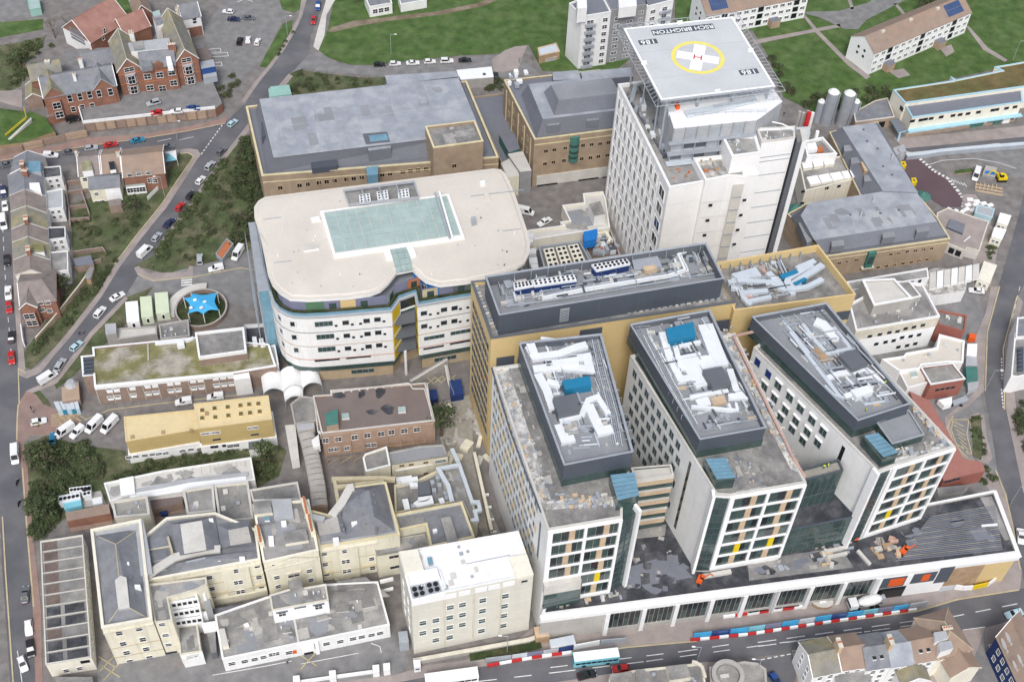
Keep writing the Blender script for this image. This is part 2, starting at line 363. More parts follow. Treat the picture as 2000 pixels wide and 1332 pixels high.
def gable(root, p, ze, rise, z0=0.0, wall='cream', roof='slate', axis=0, hip=(0,0), over=.3, verge='white_clean', ridge=None, thick=.14):
    """pitched roof over a four-cornered plan p (world): ridge runs from the middle of side 3-0 / 1-2 (axis 0: ridge parallel to 0->1) """
    p = ccw([Vector(q) for q in p])
    if axis: p = p[1:]+p[:1]
    a, b_, c, d = p; m0 = (a+d)/2; m1 = (b_+c)/2; dr = (m1-m0); Lr = dr.length; dr.normalize()
    zr = ze+rise; r0 = m0+dr*hip[0]; r1 = m1-dr*hip[1]
    b = MB(); b.side(p, z0, ze, wall)
    V = lambda q, z: (q.x, q.y, z)
    if not hip[0]: b.face([V(d, ze), V(a, ze), V(m0, zr)],wall)
    if not hip[1]: b.face([V(b_, ze), V(c, ze), V(m1, zr)],wall)
    wo = b.build('wall', root)
    # slopes with thickness and eaves
    s = rise/((a-d).length/2); b = MB()
    def out(q, from_): return q+(q-from_).normalized()*over
    def slab(q4):
        up = Vector((0,0, thick)); b.face([q+up for q in q4],roof); b.face(list(reversed(q4)),roof)
        for i in range(len(q4)): b.face([q4[i-1],q4[i],q4[i]+up, q4[i-1]+up],verge if verge and i in () else roof)
    ax = (a-d).normalized(); drop = over*s
    e0 = 0 if hip[0] else over*.7; e1 = 0 if hip[1] else over*.7
    A = Vector(V(a+ax*over-dr*(e0 if not hip[0] else over), ze-drop)); Bq = Vector(V(b_+ax*over+dr*(e1 if not hip[1] else over), ze-drop))
    D = Vector(V(d-ax*over-dr*(e0 if not hip[0] else over), ze-drop)); Cq = Vector(V(c-ax*over+dr*(e1 if not hip[1] else over), ze-drop))
    R0_ = Vector(V(r0-dr*e0, zr)); R1_ = Vector(V(r1+dr*e1, zr))
    slab([A, Bq, R1_, R0_]); slab([Cq, D, R0_, R1_])
    if hip[0]: slab([D, A, R0_])
    if hip[1]: slab([Bq, Cq, R1_])
    ro = b.build('roof', root)
    b = MB(); b.tube(R0_+Vector((0,0, thick)),R1_+Vector((0,0, thick)),.13, ridge or roof, 5); 
    for q, rr, h in ((A, R0_, hip[0]),(D, R0_, hip[0]),(Bq, R1_, hip[1]),(Cq, R1_, hip[1])):
        if h: b.tube(q+Vector((0,0, thick)),rr+Vector((0,0, thick)),.1, ridge or roof, 4)
    b.build('ridge', root)
    if verge:
        for q, rr, h in ((A, R0_, hip[0]),(D, R0_, hip[0]),(Bq, R1_, hip[1]),(Cq, R1_, hip[1])):
            if not h:
                b = MB(); b.tube(q+Vector((0,0, .08)),rr+Vector((0,0, .08)),.14, verge, 4); b.build('bargeboard', root)
    return p, (R0_, R1_), wo
def chimney(root, q, z0, z1, wd=.9, dp=.6, rz=0, mt='red_brick', pots=3):
    b = MB(); b.box((q.x, q.y, z0),(wd, dp, z1-z0), mt, rz); b.box((q.x, q.y, z1),(wd+.16, dp+.16, .16), 'coping', rz); o = b.build('chimney', root)
    for i in range(pots):
        t = (i-(pots-1)/2)*wd/pots; x, y = q.x+t*math.cos(rz), q.y+t*math.sin(rz)
        b = MB(); b.tube((x, y, z1+.16),(x, y, z1+.66), .15,'terracotta',6, .11); b.build('chimney_pot', o)
    return o
DK_ = [0]
def duct(root, ps, z, wd, h, mt='duct_white', name='duct', smooth=False):
    DK_[0] += 1; h = h+.006*(DK_[0] % 9); b = MB(); b.strip(WL(ps, z+h), wd, z, z+h, mt); return b.build(name, root)
def pbox(root, ps, z1, z0, mt, name, top=None, label=None):
    b = MB(); b.prism(WL(ps, z1), z0, z1, mt, top); return b.build(name, root, label)
def pipe(root, ps, z, r=.08, mt='galv', name='pipe'):
    b = MB(); q = WL(ps, z)
    for i in range(len(q)-1): b.tube((q[i].x, q[i].y, z),(q[i+1].x, q[i+1].y, z), r, mt, 5)
    return b.build(name, root)
def inpoly(q, p):
    r = False
    for i in range(len(p)):
        a, b = p[i-1],p[i]
        if (a.y > q.y) != (b.y > q.y) and q.x < (b.x-a.x)*(q.y-a.y)/(b.y-a.y)+a.x: r = not r
    return r
def clutter(B, n, seed, names=(('roof_vent', .5, .5, .4,'galv'),('roof_hatch',1.1, .9, .3,'concrete_pale'),('vent_pipe', .25, .25, .7,'white')),poly=None, z=None):
    R = random.Random(seed); p = poly or inset(B.rp, .6); z = B.top if z is None else z
    xs = [q.x for q in p]; ys = [q.y for q in p]; d = (B.p[1]-B.p[0]); rz = math.atan2(d.y, d.x); k = 0; t = 0
    while k < n and t < n*30:
        t += 1; q = Vector((R.uniform(min(xs), max(xs)),R.uniform(min(ys), max(ys))))
        if not inpoly(q, p): continue
        nm, a, c, h, mt = R.choice(names); s = R.uniform(.8,1.3); b = MB(); b.box((q.x, q.y, z-.02),(a*s, c*s, h*s), mt, rz)
        if nm == 'roof_vent': b.box((q.x, q.y, z+h*s-.02),(a*s*1.4, c*s*1.4, .08), mt, rz)
        b.build(nm, B.root); k += 1
def rail(root, ps, z, h=1.1, mt='galv', name='railing', step=2.0):
    b = MB(); q = WL(ps, z)
    for i in range(len(q)-1):
        a, c = q[i],q[i+1]
        for zz in (h, h*.5): b.tube((a.x, a.y, z+zz),(c.x, c.y, z+zz), .04, mt, 4)
        n = max(1, int((c-a).length/step))
        for k in range(n+1): e = a+(c-a)*(k/n); b.tube((e.x, e.y, z),(e.x, e.y, z+h), .04, mt, 4)
    return b.build(name, root)

def patches(root, ps, z, n, seed, mts=('felt','felt_pale','concrete','membrane_mid'), r=(.8,3.0), world=None):
    """repairs and water marks on a flat roof: small sheets of another felt, some square-cut, some rounded"""
    R = random.Random(seed); p = world or ccw(WL(ps, z)); xs = [q.x for q in p]; ys = [q.y for q in p]; k = t = 0; e = (p[1]-p[0]); a0 = math.atan2(e.y, e.x)
    while k < n and t < n*30:
        t += 1; q = Vector((R.uniform(min(xs), max(xs)),R.uniform(min(ys), max(ys)))); rr = R.uniform(*r)
        if R.random() < .5: m = 4; pts = [q+Vector((rr*u*math.cos(a0)-rr*v*w_*math.sin(a0), rr*u*math.sin(a0)+rr*v*w_*math.cos(a0))) for w_ in [R.uniform(.3, .9)] for u, v in ((-1, -1),(1, -1),(1,1),(-1,1))]
        else: f = R.uniform(0,6); pts = [q+Vector((math.cos(j*.524)*rr*(1+.3*math.sin(2*j*.524+f)),math.sin(j*.524)*rr*.7*(1+.3*math.cos(3*j*.524+f)))) for j in range(12)]
        if not all(inpoly(v, p) for v in pts): continue
        b = MB(); b.ngon(pts, z+.006+.0025*k, R.choice(mts)); b.build('roof_patch', root); k += 1
# ------------------------------------------------------------------ the ground
fr('o')
def sheet(name, ps, z, mt, kind='structure', edge=None):
    b = MB(); p = ccw(WL(ps, 0)); b.ngon(p, z, mt)
    if z > .08: b.side(p, 0, z, edge or mt)
    o = b.build(name); o['kind'] = kind; return o
def line(parent_mb, ps, wd, z=.055, mt='line_white', dash=None):
    q = WL(ps, 0)
    if not dash: parent_mb.strip(q, wd, z-.01, z, mt); return
    on, off = dash
    for i in range(len(q)-1):
        d = q[i+1]-q[i]; L = d.length; d.normalize(); t = 0
        while t < L: parent_mb.strip([q[i]+d*t, q[i]+d*min(L, t+on)],wd, z-.01, z, mt); t += on+off
b = MB(); S = 2500; b.ngon([Vector((-S, -S)),Vector((S, -S)),Vector((S, S)),Vector((-S, S))],-.02,'tarmac_brown'); o = b.build('ground'); o['kind'] = 'structure'
# lawns and fields
sheet('lawn', [(1240,-420),(640,-420),(652,0),(640,60),(622,98),(640,112),(659,120),(684,127),(725,128),(900,109),(975,106),(1010,92),(1032,88),(1060,140),(1200,140),(1300,60),(1330,-60)],.1,'grass')
sheet('lawn', [(1320,-420),(1318,60),(1470,60),(1500,110),(1530,190),(1590,220),(1680,212),(1745,200),(1745,180),(2060,110),(2120,-420)],.1,'grass')
sheet('lawn', [(-20,40),(0,45),(84,38),(84,58),(0,74),(-20,76)],.1,'grass')
sheet('lawn', [(-20,92),(30,85),(90,72),(75,100),(50,125),(40,170),(0,185),(-20,190)],.1,'grass_rough')
sheet('lawn', [(-20,210),(45,218),(60,225),(88,262),(115,262),(110,268),(30,282),(-20,288)],.1,'grass')
sheet('lawn', [(240,-30),(268,0),(262,22),(240,32),(225,10)],.1,'grass')
sheet('lawn', [(545,0),(590,0),(588,18),(575,25),(552,20)],.1,'grass')
sheet('lawn', [(552,48),(572,40),(570,58),(545,100),(525,132),(507,131),(520,105)],.1,'grass')
sheet('verge', [(566,145),(590,138),(623,143),(700,152),(752,152),(752,166),(600,190),(555,190),(560,160)],.1,'grass_rough')
# embankment and gardens along the diagonal road
sheet('embankment', [(449,290),(470,268),(492,262),(515,350),(515,470),(465,500),(380,520),(325,535),(285,525),(262,520),(300,500),(320,467),(368,403),(408,344)],.1,'grass_rough')
sheet('garden_ground', [(350,300),(370,300),(380,313),(350,357),(320,403),(268,467),(228,520),(192,579),(130,655),(95,690),(60,722),(45,715),(44,690),(60,670),(150,540),(140,480),(140,400),(330,330)],.08,'grass_rough')
sheet('embankment', [(250,580),(300,560),(240,640),(176,700),(143,735),(110,760),(100,735),(145,693),(178,650)],.08,'grass_rough')
sheet('garden_ground', [(50,770),(75,760),(100,790),(80,830),(60,810)],.08,'grass_rough')
sheet('embankment', [(45,870),(90,850),(160,870),(245,880),(250,905),(500,870),(535,860),(560,880),(545,930),(490,960),(210,980),(130,1010),(75,1055),(58,1050),(52,1000)],.08,'grass_rough')
sheet('verge', [(1895,815),(1915,810),(1920,880),(1915,900),(1900,890)],.22,'grass_rough')
# hardstandings
sheet('car_park', [(398,55),(440,0),(545,-20),(560,30),(540,60),(530,100),(470,155),(420,170),(400,120)],.02,'tarmac')
sheet('car_park', [(160,215),(240,205),(405,190),(430,205),(435,218),(160,236)],.02,'tarmac')
sheet('car_park', [(-20,-60),(60,-60),(55,35),(0,42),(-20,44)],.02,'tarmac')
sheet('forecourt', [(1745,300),(1800,300),(1850,340),(1880,385),(1880,405),(1840,405),(1790,370)],.025,'tarmac_plum')
sheet('service_yard', [(985,330),(1185,340),(1190,440),(1040,450),(1015,400)],.02,'tarmac_brown')
sheet('service_yard', [(110,790),(420,740),(560,720),(950,690),(950,760),(560,790),(245,815),(130,850),(90,830)],.02,'tarmac_brown')
sheet('service_yard', [(190,1290),(440,1240),(760,1220),(800,1290),(760,1345),(190,1345)],.02,'tarmac')
sheet('car_park', [(290,535),(490,490),(500,590),(480,600),(330,560)],.022,'tarmac')
sheet('hospital_ground', [(500,700),(940,680),(960,1100),(560,1100),(540,900)],.012,'tarmac_brown')
sheet('earth_bank', [(845,790),(920,770),(925,900),(960,1000),(985,1060),(950,1060),(900,960),(870,900)],.03,'gravel')
sheet('service_yard', [(1640,600),(1900,540),(1930,640),(1910,760),(1960,940),(1990,1060),(1900,960),(1700,700)],.02,'tarmac')
# roads
asp = .035
sheet('road', [(599,-200),(599,0),(590,33),(578,59),(557,96),(532,130),(505,163),(480,202),(440,240),(384,300),(384,314),(352,357),(322,403),(270,467),(230,520),(194,579),(133,657),(100,695),(77,721),(51,732),(36,760),(51,764),(107,739),(143,693),(176,649),(245,578),(275,530),(304,495),(319,467),(368,403),(408,344),(449,288),(475,255),(546,166),(564,145),(600,120),(607,70),(619,40),(633,5),(646,-200)],asp, 'asphalt')
sheet('road', [(439,240),(367,255),(288,268),(179,283),(0,313),(-40,318),(-40,347),(0,341),(200,314),(357,291),(384,301),(400,310),(440,262)],asp+.004,'asphalt')
sheet('road', [(550,165),(564,145),(595,134),(623,139),(750,150),(900,160),(985,152),(1050,140),(1010,110),(975,110),(900,113),(725,132),(684,130),(659,124),(622,102),(600,110)],asp+.003,'tarmac')
sheet('road', [(-150,340),(-150,1010),(0,1009),(5,1117),(20,1332),(24,1400),(72,1400),(70,1332),(64,1185),(51,1033),(42,914),(33,866),(36,815),(38,790),(51,764),(70,740),(51,732),(34,724),(36,703),(28,586),(24,505),(19,378),(12,338)],asp+.007,'asphalt')
sheet('road', [(600,1372),(760,1335),(924,1304),(1120,1279),(1224,1262),(1360,1250),(1560,1222),(1791,1192),(1869,1169),(1992,1150),(2600,1050),(2600,1098),(1924,1224),(1547,1275),(1366,1293),(1227,1310),(1000,1345),(700,1400)],asp, 'asphalt')
sheet('road', [(2060,300),(2000,378),(1990,420),(1959,531),(1950,560),(1926,650),(1922,764),(1940,860),(1947,916),(1966,965),(1979,1023),(1996,1111),(2003,1150),(2060,1140),(2060,1000),(1998,960),(1965,800),(1962,680),(1989,578),(2060,440)],asp+.004,'asphalt')
sheet('road', [(1955,640),(2040,640),(2040,672),(1962,668)],asp+.008,'asphalt')
sheet('road', [(1250,1318),(1420,1294),(1490,1287),(1545,1275),(1562,1300),(1545,1345),(1250,1345)],.03,'asphalt')
sheet('road', [(1905,1228),(1985,1208),(1945,1300),(1960,1360),(1890,1360)],.03,'tarmac')
sheet('road', [(1765,290),(1850,283),(2060,262),(2060,282),(1780,300)],asp, 'asphalt')
sheet('road', [(1790,306),(1950,290),(2010,320),(1990,345),(1940,360),(1905,380),(1880,375),(1840,345)],asp, 'tarmac_brown')
sheet('road', [(1880,300),(1985,292),(2040,330),(1985,350),(1960,330)],asp+.003,'tarmac')
sheet('road', [(275,530),(290,535),(330,548),(360,545),(470,520),(500,540),(500,560),(340,572),(262,580),(245,578)],asp+.004,'tarmac')
sheet('road', [(1560,25),(1600,35),(1650,58),(1676,58),(1692,40),(1770,0),(1790,-60),(1730,-60),(1700,5),(1640,22)],.115,'tarmac')
sheet('path', [(1470,80),(1545,66),(1640,48),(1642,54),(1590,64),(1472,88)],.115,'paving')
sheet('path', [(1566,30),(1572,30),(1600,62),(1660,122),(1700,150),(1692,156),(1655,128),(1592,64)],.12,'paving')
sheet('path', [(1648,-20),(1655,-20),(1668,18),(1662,20)],.115,'paving'); sheet('path', [(1745,8),(1752,8),(1772,32),(1766,34)],.115,'paving')
sheet('path', [(1886,52),(1892,52),(1930,95),(1968,118),(1962,122),(1920,98)],.115,'paving')
sheet('path', [(1735,140),(1765,135),(1778,148),(1755,154)],.115,'paving'); sheet('path', [(1835,95),(1858,88),(1864,102),(1848,112)],.115,'paving')
sheet('dirt_track', [(640,62),(650,54),(690,42),(760,34),(850,24),(930,8),(985,-12),(990,-6),(940,14),(860,30),(760,42),(700,52),(650,64)],.115,'earth')
sheet('path', [(638,30),(655,0),(652,-10),(640,-10),(620,60),(612,92),(622,100),(634,70)],.12,'concrete_pale')
sheet('path', [(960,118),(985,100),(1005,92),(1030,90),(1022,110),(1012,135),(985,142),(965,140)],.12,'paving')
# pavements with kerbs
PV = [0]
def pave(ps, mt='paving', z=.13, name='pavement'): PV[0] += 1; sheet(name, ps, z-.003*PV[0] if z == .13 else z, mt, edge='kerb')
pave([(384,314),(392,303),(386,293),(370,291),(355,292),(352,300),(368,299),(380,305),(376,314),(347,355),(317,401),(265,465),(225,518),(189,577),(128,655),(95,693),(74,717),(51,726),(36,718),(36,732),(52,739),(80,728),(104,697),(137,659),(198,581),(234,522),(274,469),(326,405),(356,359)])
pave([(19,378),(28,586),(36,703),(36,724),(50,722),(48,700),(38,586),(28,500),(24,378)])
pave([(51,764),(36,790),(34,815),(32,866),(42,914),(51,1033),(64,1185),(70,1345),(84,1345),(80,1185),(64,1033),(54,914),(46,866),(60,850),(130,850),(160,830),(150,800),(110,800),(85,790),(70,770)],'paving_red')
pave([(107,739),(51,764),(58,770),(112,748),(150,700),(182,655),(250,584),(245,578),(176,649),(143,693)])
pave([(449,288),(475,255),(546,166),(564,145),(572,150),(555,172),(482,262),(455,293),(412,350),(372,408),(322,472),(305,500),(304,493),(319,465),(368,401),(408,342)])
pave([(262,524),(270,520),(290,534),(365,532),(370,520),(377,520),(377,542),(300,550),(280,545),(268,535)])
pave([(599,0),(590,33),(578,59),(557,96),(532,130),(505,163),(478,202),(472,197),(500,158),(526,127),(550,94),(572,55),(584,30),(592,-20)])
pave([(0,300),(110,285),(170,270),(288,262),(367,248),(430,234),(446,226),(440,242),(367,257),(288,270),(179,285),(0,315)],'paving_red')
pave([(1950,560),(1926,650),(1922,764),(1895,790),(1860,810),(1855,830),(1862,850),(1885,880),(1905,900),(1940,925),(1966,965),(1976,1030),(1990,1100),(1996,1112),(1992,1150),(1960,1156),(1975,1110),(1955,1040),(1945,975),(1920,940),(1880,905),(1862,880),(1848,850),(1845,815),(1870,795),(1905,765),(1905,660),(1925,610),(1935,560)],'paving')
sheet('parking_bay', [(1858,815),(1898,815),(1892,840),(1900,880),(1895,895),(1870,870),(1860,850)],.145,'tarmac')
pave([(1893,812),(1910,806),(1922,812),(1926,850),(1938,895),(1930,905),(1912,902),(1900,885),(1896,850)],'paving', .2,'traffic_island')
pave([(1989,578),(1962,680),(1965,800),(1998,960),(2040,1040),(2040,900),(1985,800),(1972,690),(1984,640),(1998,590)],'paving')
pave([(1000,1292),(1120,1279),(1224,1262),(1360,1250),(1460,1237),(1560,1222),(1791,1192),(1869,1169),(1992,1150),(1988,1070),(1960,1090),(1830,1140),(1640,1170),(1180,1230),(1050,1220),(980,1270),(900,1290),(820,1300),(924,1304)],'paving')
pave([(760,1335),(924,1304),(920,1296),(830,1300),(770,1318),(580,1340),(560,1360),(600,1372)],'paving')
pave([(1000,1345),(1227,1310),(1366,1293),(1420,1292),(1360,1345)],'paving')
pave([(1547,1273),(1924,1226),(1880,1345),(1560,1345)],'paving')
pave([(1924,1226),(2060,1187),(2060,1345),(1960,1345),(1925,1260)],'paving')
pave([(1745,270),(1850,262),(2060,240),(2060,262),(1850,283),(1765,291)],'paving')
pave([(1750,296),(1780,300),(1900,288),(1950,282),(1965,292),(1950,292),(1850,300),(1795,308)],'concrete_pale', .5,'retaining_kerb')
pave([(1880,380),(1905,380),(1925,410),(1950,480),(1935,560),(1900,560),(1900,440),(1880,410)],'paving')
# painted markings
mk = MB()
line(mk, [(936,1330),(1090,1312),(1262,1291),(1560,1250),(1700,1232)],.2, dash=(4,4))
line(mk, [(1075,1303),(1330,1272),(1440,1256)],.2, dash=(4,3.5)); line(mk, [(1480,1262),(1800,1218)],.2, dash=(4.5,2.5)); line(mk, [(1480,1254),(1800,1210)],.2, dash=(4.5,2.5))
line(mk, [(1800,1216),(1990,1178)],.2, dash=(4,3)); line(mk, [(1486,1288),(1547,1276)],.25, dash=(1, .6)); line(mk, [(1880,1230),(1924,1224)],.2)
line(mk, [(2,360),(8,500),(14,600),(22,690)],.15, .06, dash=(2,2)); line(mk, [(34,1270),(45,1345)],.15, .06)
line(mk, [(393,302),(437,241)],.3, .06, dash=(.9, .7)); line(mk, [(307,277),(335,271)],.15, .06); line(mk, [(350,274),(378,268)],.15, .06)
line(mk, [(1992,560),(1966,670)],.15, .06, dash=(2,2)); line(mk, [(1956,760),(1960,800)],.4, .06, dash=(.6, .6)); line(mk, [(1956,700),(1957,740)],.4, .06, dash=(.6, .6))
for k in range(5): line(mk, [(354,539.5+4.6*k),(375,537+4.6*k)],.55, .06)
line(mk, [(1797,311),(1825,335),(1850,348),(1870,372),(1884,392),(1880,405)],1.1, .045, dash=(.7, .7)); line(mk, [(1815,322),(1840,314),(1900,310),(1950,318),(1985,330)],.18, .06)
for k in range(5): line(mk, [(1858+6*k, 350+2*k),(1864+6*k, 357+2*k)],.25, .06)
for k in range(7): line(mk, [(1860+3*k, 823+8*k),(1882+1.5*k, 833+9*k)],.2, .158,'line_yellow')
line(mk, [(1860,820),(1892,820),(1888,850),(1898,888),(1868,868),(1858,840),(1860,820)],.2, .158,'line_yellow')
for (x, y, s) in ((398,98,1),(412,106,1),(400,125,1)): line(mk, [(x, y),(x+32*s, y-3),(x+34*s, y+4),(x, y+6),(x, y)],.2, .03)
line(mk, [(464,5),(478,-2),(494,4)],.25, .03); line(mk, [(281,212),(352,196),(352,201)],.2, .035); line(mk, [(195,234),(285,224)],.15, .035)
line(mk, [(165,820),(215,800),(330,786),(480,770)],.2, .03,'line_yellow')
for k in range(5): line(mk, [(105+11*k, 812-k),(122+12*k, 832-3*k)],.18, .14,'line_yellow')
for k in range(6): line(mk, [(100,812+4*k),(150,800+5*k)],.15, .14,'line_yellow')
for (x, y) in ((193,1282),(200,1300),(585,1278)):
    line(mk, [(x, y),(x+34, y+22)],.2, .035,'line_yellow'); line(mk, [(x+32, y-4),(x+2, y+28)],.2, .035,'line_yellow')
line(mk, [(415,1318),(520,1300),(570,1290)],.15, .035); line(mk, [(588,1296),(700,1275)],.15, .035); line(mk, [(725,1256),(742,1262),(745,1275)],.15, .035)
for k in range(6): line(mk, [(345+9*k, 1294-2*k),(352+9*k, 1304-2*k)],.2, .035,'paving_red')
for k in range(4): line(mk, [(835+14*k, 738-2*k),(848+14*k, 750-2*k)],.18, .03,'line_yellow'); line(mk, [(848+14*k, 738-2*k),(835+14*k, 750-2*k)],.18, .03,'line_yellow')
# yellow no-waiting lines along the kerbs
for ps in ([(353,301),(368,300),(379,306),(374,314),(346,354),(316,400),(264,464),(224,517)],[(51,728),(36,720),(38,790)],[(36,790),(34,815),(33,860)],[(5,1009),(11,1117),(26,1332)],[(1924,764),(1928,650),(1952,560)],[(1986,580),(1959,682),(1962,800)],
  [(1120,1281),(1224,1264),(1360,1252)],[(1560,1224),(1791,1194),(1869,1171),(1990,1152)],[(66,1185),(53,1033),(44,914)],[(439,242),(367,257),(288,270),(179,285),(0,315)],[(1547,1271),(1590,1268)],[(1944,918),(1964,967),(1977,1025),(1992,1112)],[(1862,812),(1850,835),(1862,866),(1890,897),(1930,918)],[(268,535),(300,549),(377,542),(470,524),(495,528)]):
    line(mk, ps, .35, .165 if ps[0][0] < 1800 or 1 else .06,'kerb_yellow')
o = mk.build('road_marking'); o['kind'] = 'structure'
# ------------------------------------------------------------------ the new hospital building: yellow block, three wings, podium
def root_at(name, label, p, z=0, cat='building', zz=0, group=None):
    q = W2(p, z); return thing(name, label, cat, (q.x, q.y, zz), group)
fr('o'); Z1 = 43.0; ZO = 3.0
NB = root_at('hospital_block','new hospital block with yellow cladding, three white wings and a long podium',(1240,800),30)
MBK = block(NB,[(920,549),(959,661),(1438,590),(1395,512),(1385,477,49)],Z1, -ZO, wall='yellow_clad', roof='rooftile_paver', par=1.0, pw=.6, cop='charcoal_lt')
# yellow annex to the right
ANX = block(NB,[(1400,513),(1434,606),(1672,575),(1598,478)],42.0, -ZO, wall='yellow_clad', roof='rooftile_paver', par=2.2, pw=.4, cop='yellow_clad')
# louvred plant enclosure on the yellow block: four dark walls round an open deck
def enclosure(root, ps, z, zd, z0, wall='charcoal', deck='membrane_mid', t=.35, cop='galv', low=0):
    p = ccw(WL(ps, z)); i = inset(p, t); b = MB(); b.side(p, z0+low, z, wall); n = len(p)
    if low: m_ = MB(); m_.side(inset(p, -.12), z0, z0+low, 'glass_green'); m_.ngon(inset(p, -.12), z0+low, 'charcoal'); m_.build('glazed_band', root)
    b.side(list(reversed(i)),zd, z-.02,'charcoal_lt'); b.build('plant_screen', root)
    b = MB()
    for k in range(n):
        a, d, e, f = p[k-1],p[k],i[k],i[k-1]; b.face([(a.x,a.y,z),(d.x,d.y,z),(e.x,e.y,z),(f.x,f.y,z)],cop)
    b.strip(p+p[:1],.3, z, z+.18, cop); b.build('screen_coping', root)
    b = MB(); b.ngon(i, zd, deck); b.build('plant_deck', root); return i
fr('b3'); PM = enclosure(NB,[(-40,668),(50,918),(1512,680),(1395,450)],49.0,46.0, Z1-1)
def fanbank(root, ps, z1, z0, nc, nr, mt='duct_white', side='navy', fan=.8):
    p = WL(ps, z1); b = MB(); q = ccw(p); b.side(q, z0, z1-.7, side); b.side(inset(q, -.12), z1-.7, z1, mt); b.ngon(inset(q, -.12), z1, mt); b.ngon(inset(q, -.12), z1-.7, mt, True); u = b.build('chiller', root)
    a, bq, c, d = p
    for r in range(nr):
        for k in range(nc):
            s, t = (k+.5)/nc, (r+.5)/nr; e = (a*(1-s)+d*s)*(1-t)+(bq*(1-s)+c*s)*t
            m_ = MB(); m_.tube((e.x, e.y, z1+.005),(e.x, e.y, z1+.16), fan/2,'black',10); m_.build('fan', u)
fanbank(NB,[(145,710),(150,745),(270,722),(258,695)],48.6,46,5, 2, fan=.6); fanbank(NB,[(268,692),(280,725),(550,688),(535,655)],48.6,46,9, 2, fan=.6); fanbank(NB,[(655,590),(685,625),(900,580),(878,552)],48.8,46,8, 2, fan=.7)
duct(NB,[(330,800),(620,740),(1150,655),(1260,620),(1215,520),(1270,500)],46.9, .5, .5,'duct_white'); duct(NB,[(330,815),(630,755),(1160,668),(1280,625),(1235,530)],46.5, .35, .35,'duct_white')
for k, y in enumerate((775,790,830)): duct(NB,[(90,y+30),(520,y-30),(1180,y-140)],46.2+.1*k, .4, .3,'galv','cable_tray')
pbox(NB,[(915,560),(930,625),(1110,600),(1080,530)],47.4,46,'steel','air_handler'); pbox(NB,[(985,600),(1000,630),(1080,615),(1065,590)],47.8,46,'wood_pale','crate'); pbox(NB,[(75,690),(95,740),(140,730),(120,680)],47,46,'steel','tank')
b = MB()
fr('b3')
for x in range(20,1380,110):
    q = W((x+20,655-(x+20)*.142),49); b.tube((q.x, q.y-.6,46),(q.x, q.y-.6,49), .09,'galv',5)
o = b.build('screen_post', NB); o['kind'] = 'stuff'
# crate of lettering-like brackets on the dark screen: the pale vertical louvre panel
FS = Fac(NB,W2((50,918),49), W2((1512,680),49))
u, z = FS.uz((475,905)); FS.panel(u-1.1, u+1.1,43.2,47.6,'galv', .15,0,'louvre')
for k in range(7): FS.panel(u-1.0, u+1.0,43.6+.55*k, 43.75+.55*k, 'charcoal', .2,0,'louvre_blade')
for x in (220,700,950,1200): u, z = FS.uz((x, 880)); FS.panel(u-.03, u+.03,43,48.9,'charcoal_lt', .03,0,'panel_joint')
# paving slabs on the ledge round the plant enclosure
fr('o'); R_ = random.Random(5)
for (a, c, n) in (((966,655),(1432,586),40),((926,556),(964,648),14)):
    for k in range(n):
        t = (k+.5)/n; q = W2((a[0]+(c[0]-a[0])*t, a[1]+(c[1]-a[1])*t-6), Z1-.9); b = MB(); b.box((q.x, q.y, Z1-1.0),(1.0*R_.uniform(.7,1.1), .6, .35), R_.choice(('concrete_pale','galv','steel','debris')),.24); b.build('roof_paver', NB)
# fronts of the yellow block
FYL = fac(MBK, 0,1); FYF = fac(MBK, 1,2); FAF = fac(ANX, 1,2)
R_ = random.Random(3)
for r in range(9):
    for c in range(9):
        u = FYL.L*(.1+.82*(c+.5)/9); zz = 5+r*4.05
        FYL.at(u, zz, 1.2,2.2,'dark')
        if R_.random() < .3: FYL.panel(u+.8, u+1.5, zz-1, zz+1, R_.choice(('steel','steel','red_clad','purple')),.05,0,'coloured_panel')
fr('c3'); FYF.ppanel((232,330),(345,385), 'charcoal', .1,'doorway'); FYF.ppanel((775,150),(912,200), 'charcoal', .1,'doorway'); FYF.ppanel((1660,90),(1740,150), 'charcoal', .1,'doorway')
fr('c4'); FAF.ppanel((0,225),(72,275), 'charcoal', .1,'doorway'); FAF.ppanel((780,165),(850,210), 'charcoal', .1,'doorway')
# annex ducts
fr('b3'); z = 40.2
for ps, wd in (([(1540,700),(1640,690),(1820,700),(1900,745),(2010,700)],1.3),([(1560,735),(1620,740),(1640,800),(1690,850)],1.2),([(1640,770),(1800,755)],1.1),([(1650,830),(1820,795)],1.1),([(1800,640),(1860,690),(1920,740)],1.3)): duct(NB,ps, z, wd, .9,'duct_blue')
fr('b4')
for ps, wd in (([(0,1180),(80,1260),(140,1300),(250,1230),(420,1120)],1.6),([(130,1300),(160,1220),(340,1120)],1.5),([(150,1310),(300,1290),(420,1230)],1.3),([(220,1150),(360,1090)],1.4)): duct(NB,ps, z, wd, 1.0,'duct_blue')
pbox(NB,[(90,1200),(110,1230),(235,1180),(215,1160)],41.6,39.8,'teal','air_handler'); pbox(NB,[(190,1265),(210,1285),(300,1235),(280,1220)],41.4,39.8,'teal','air_handler')
fr('b3'); pbox(NB,[(1560,650),(1600,685),(1760,660),(1720,605)],41.4,39.8,'duct_blue','plenum')
fr('o')
for k in range(9):
    q0 = (1406+19.5*k, 514-3.4*k); d = W2(q0,42); b = MB(); b.box((d.x+.3, d.y-.9,39.9),(.2, .5,2.0), 'steel', .3); b.build('parapet_bracket', NB)
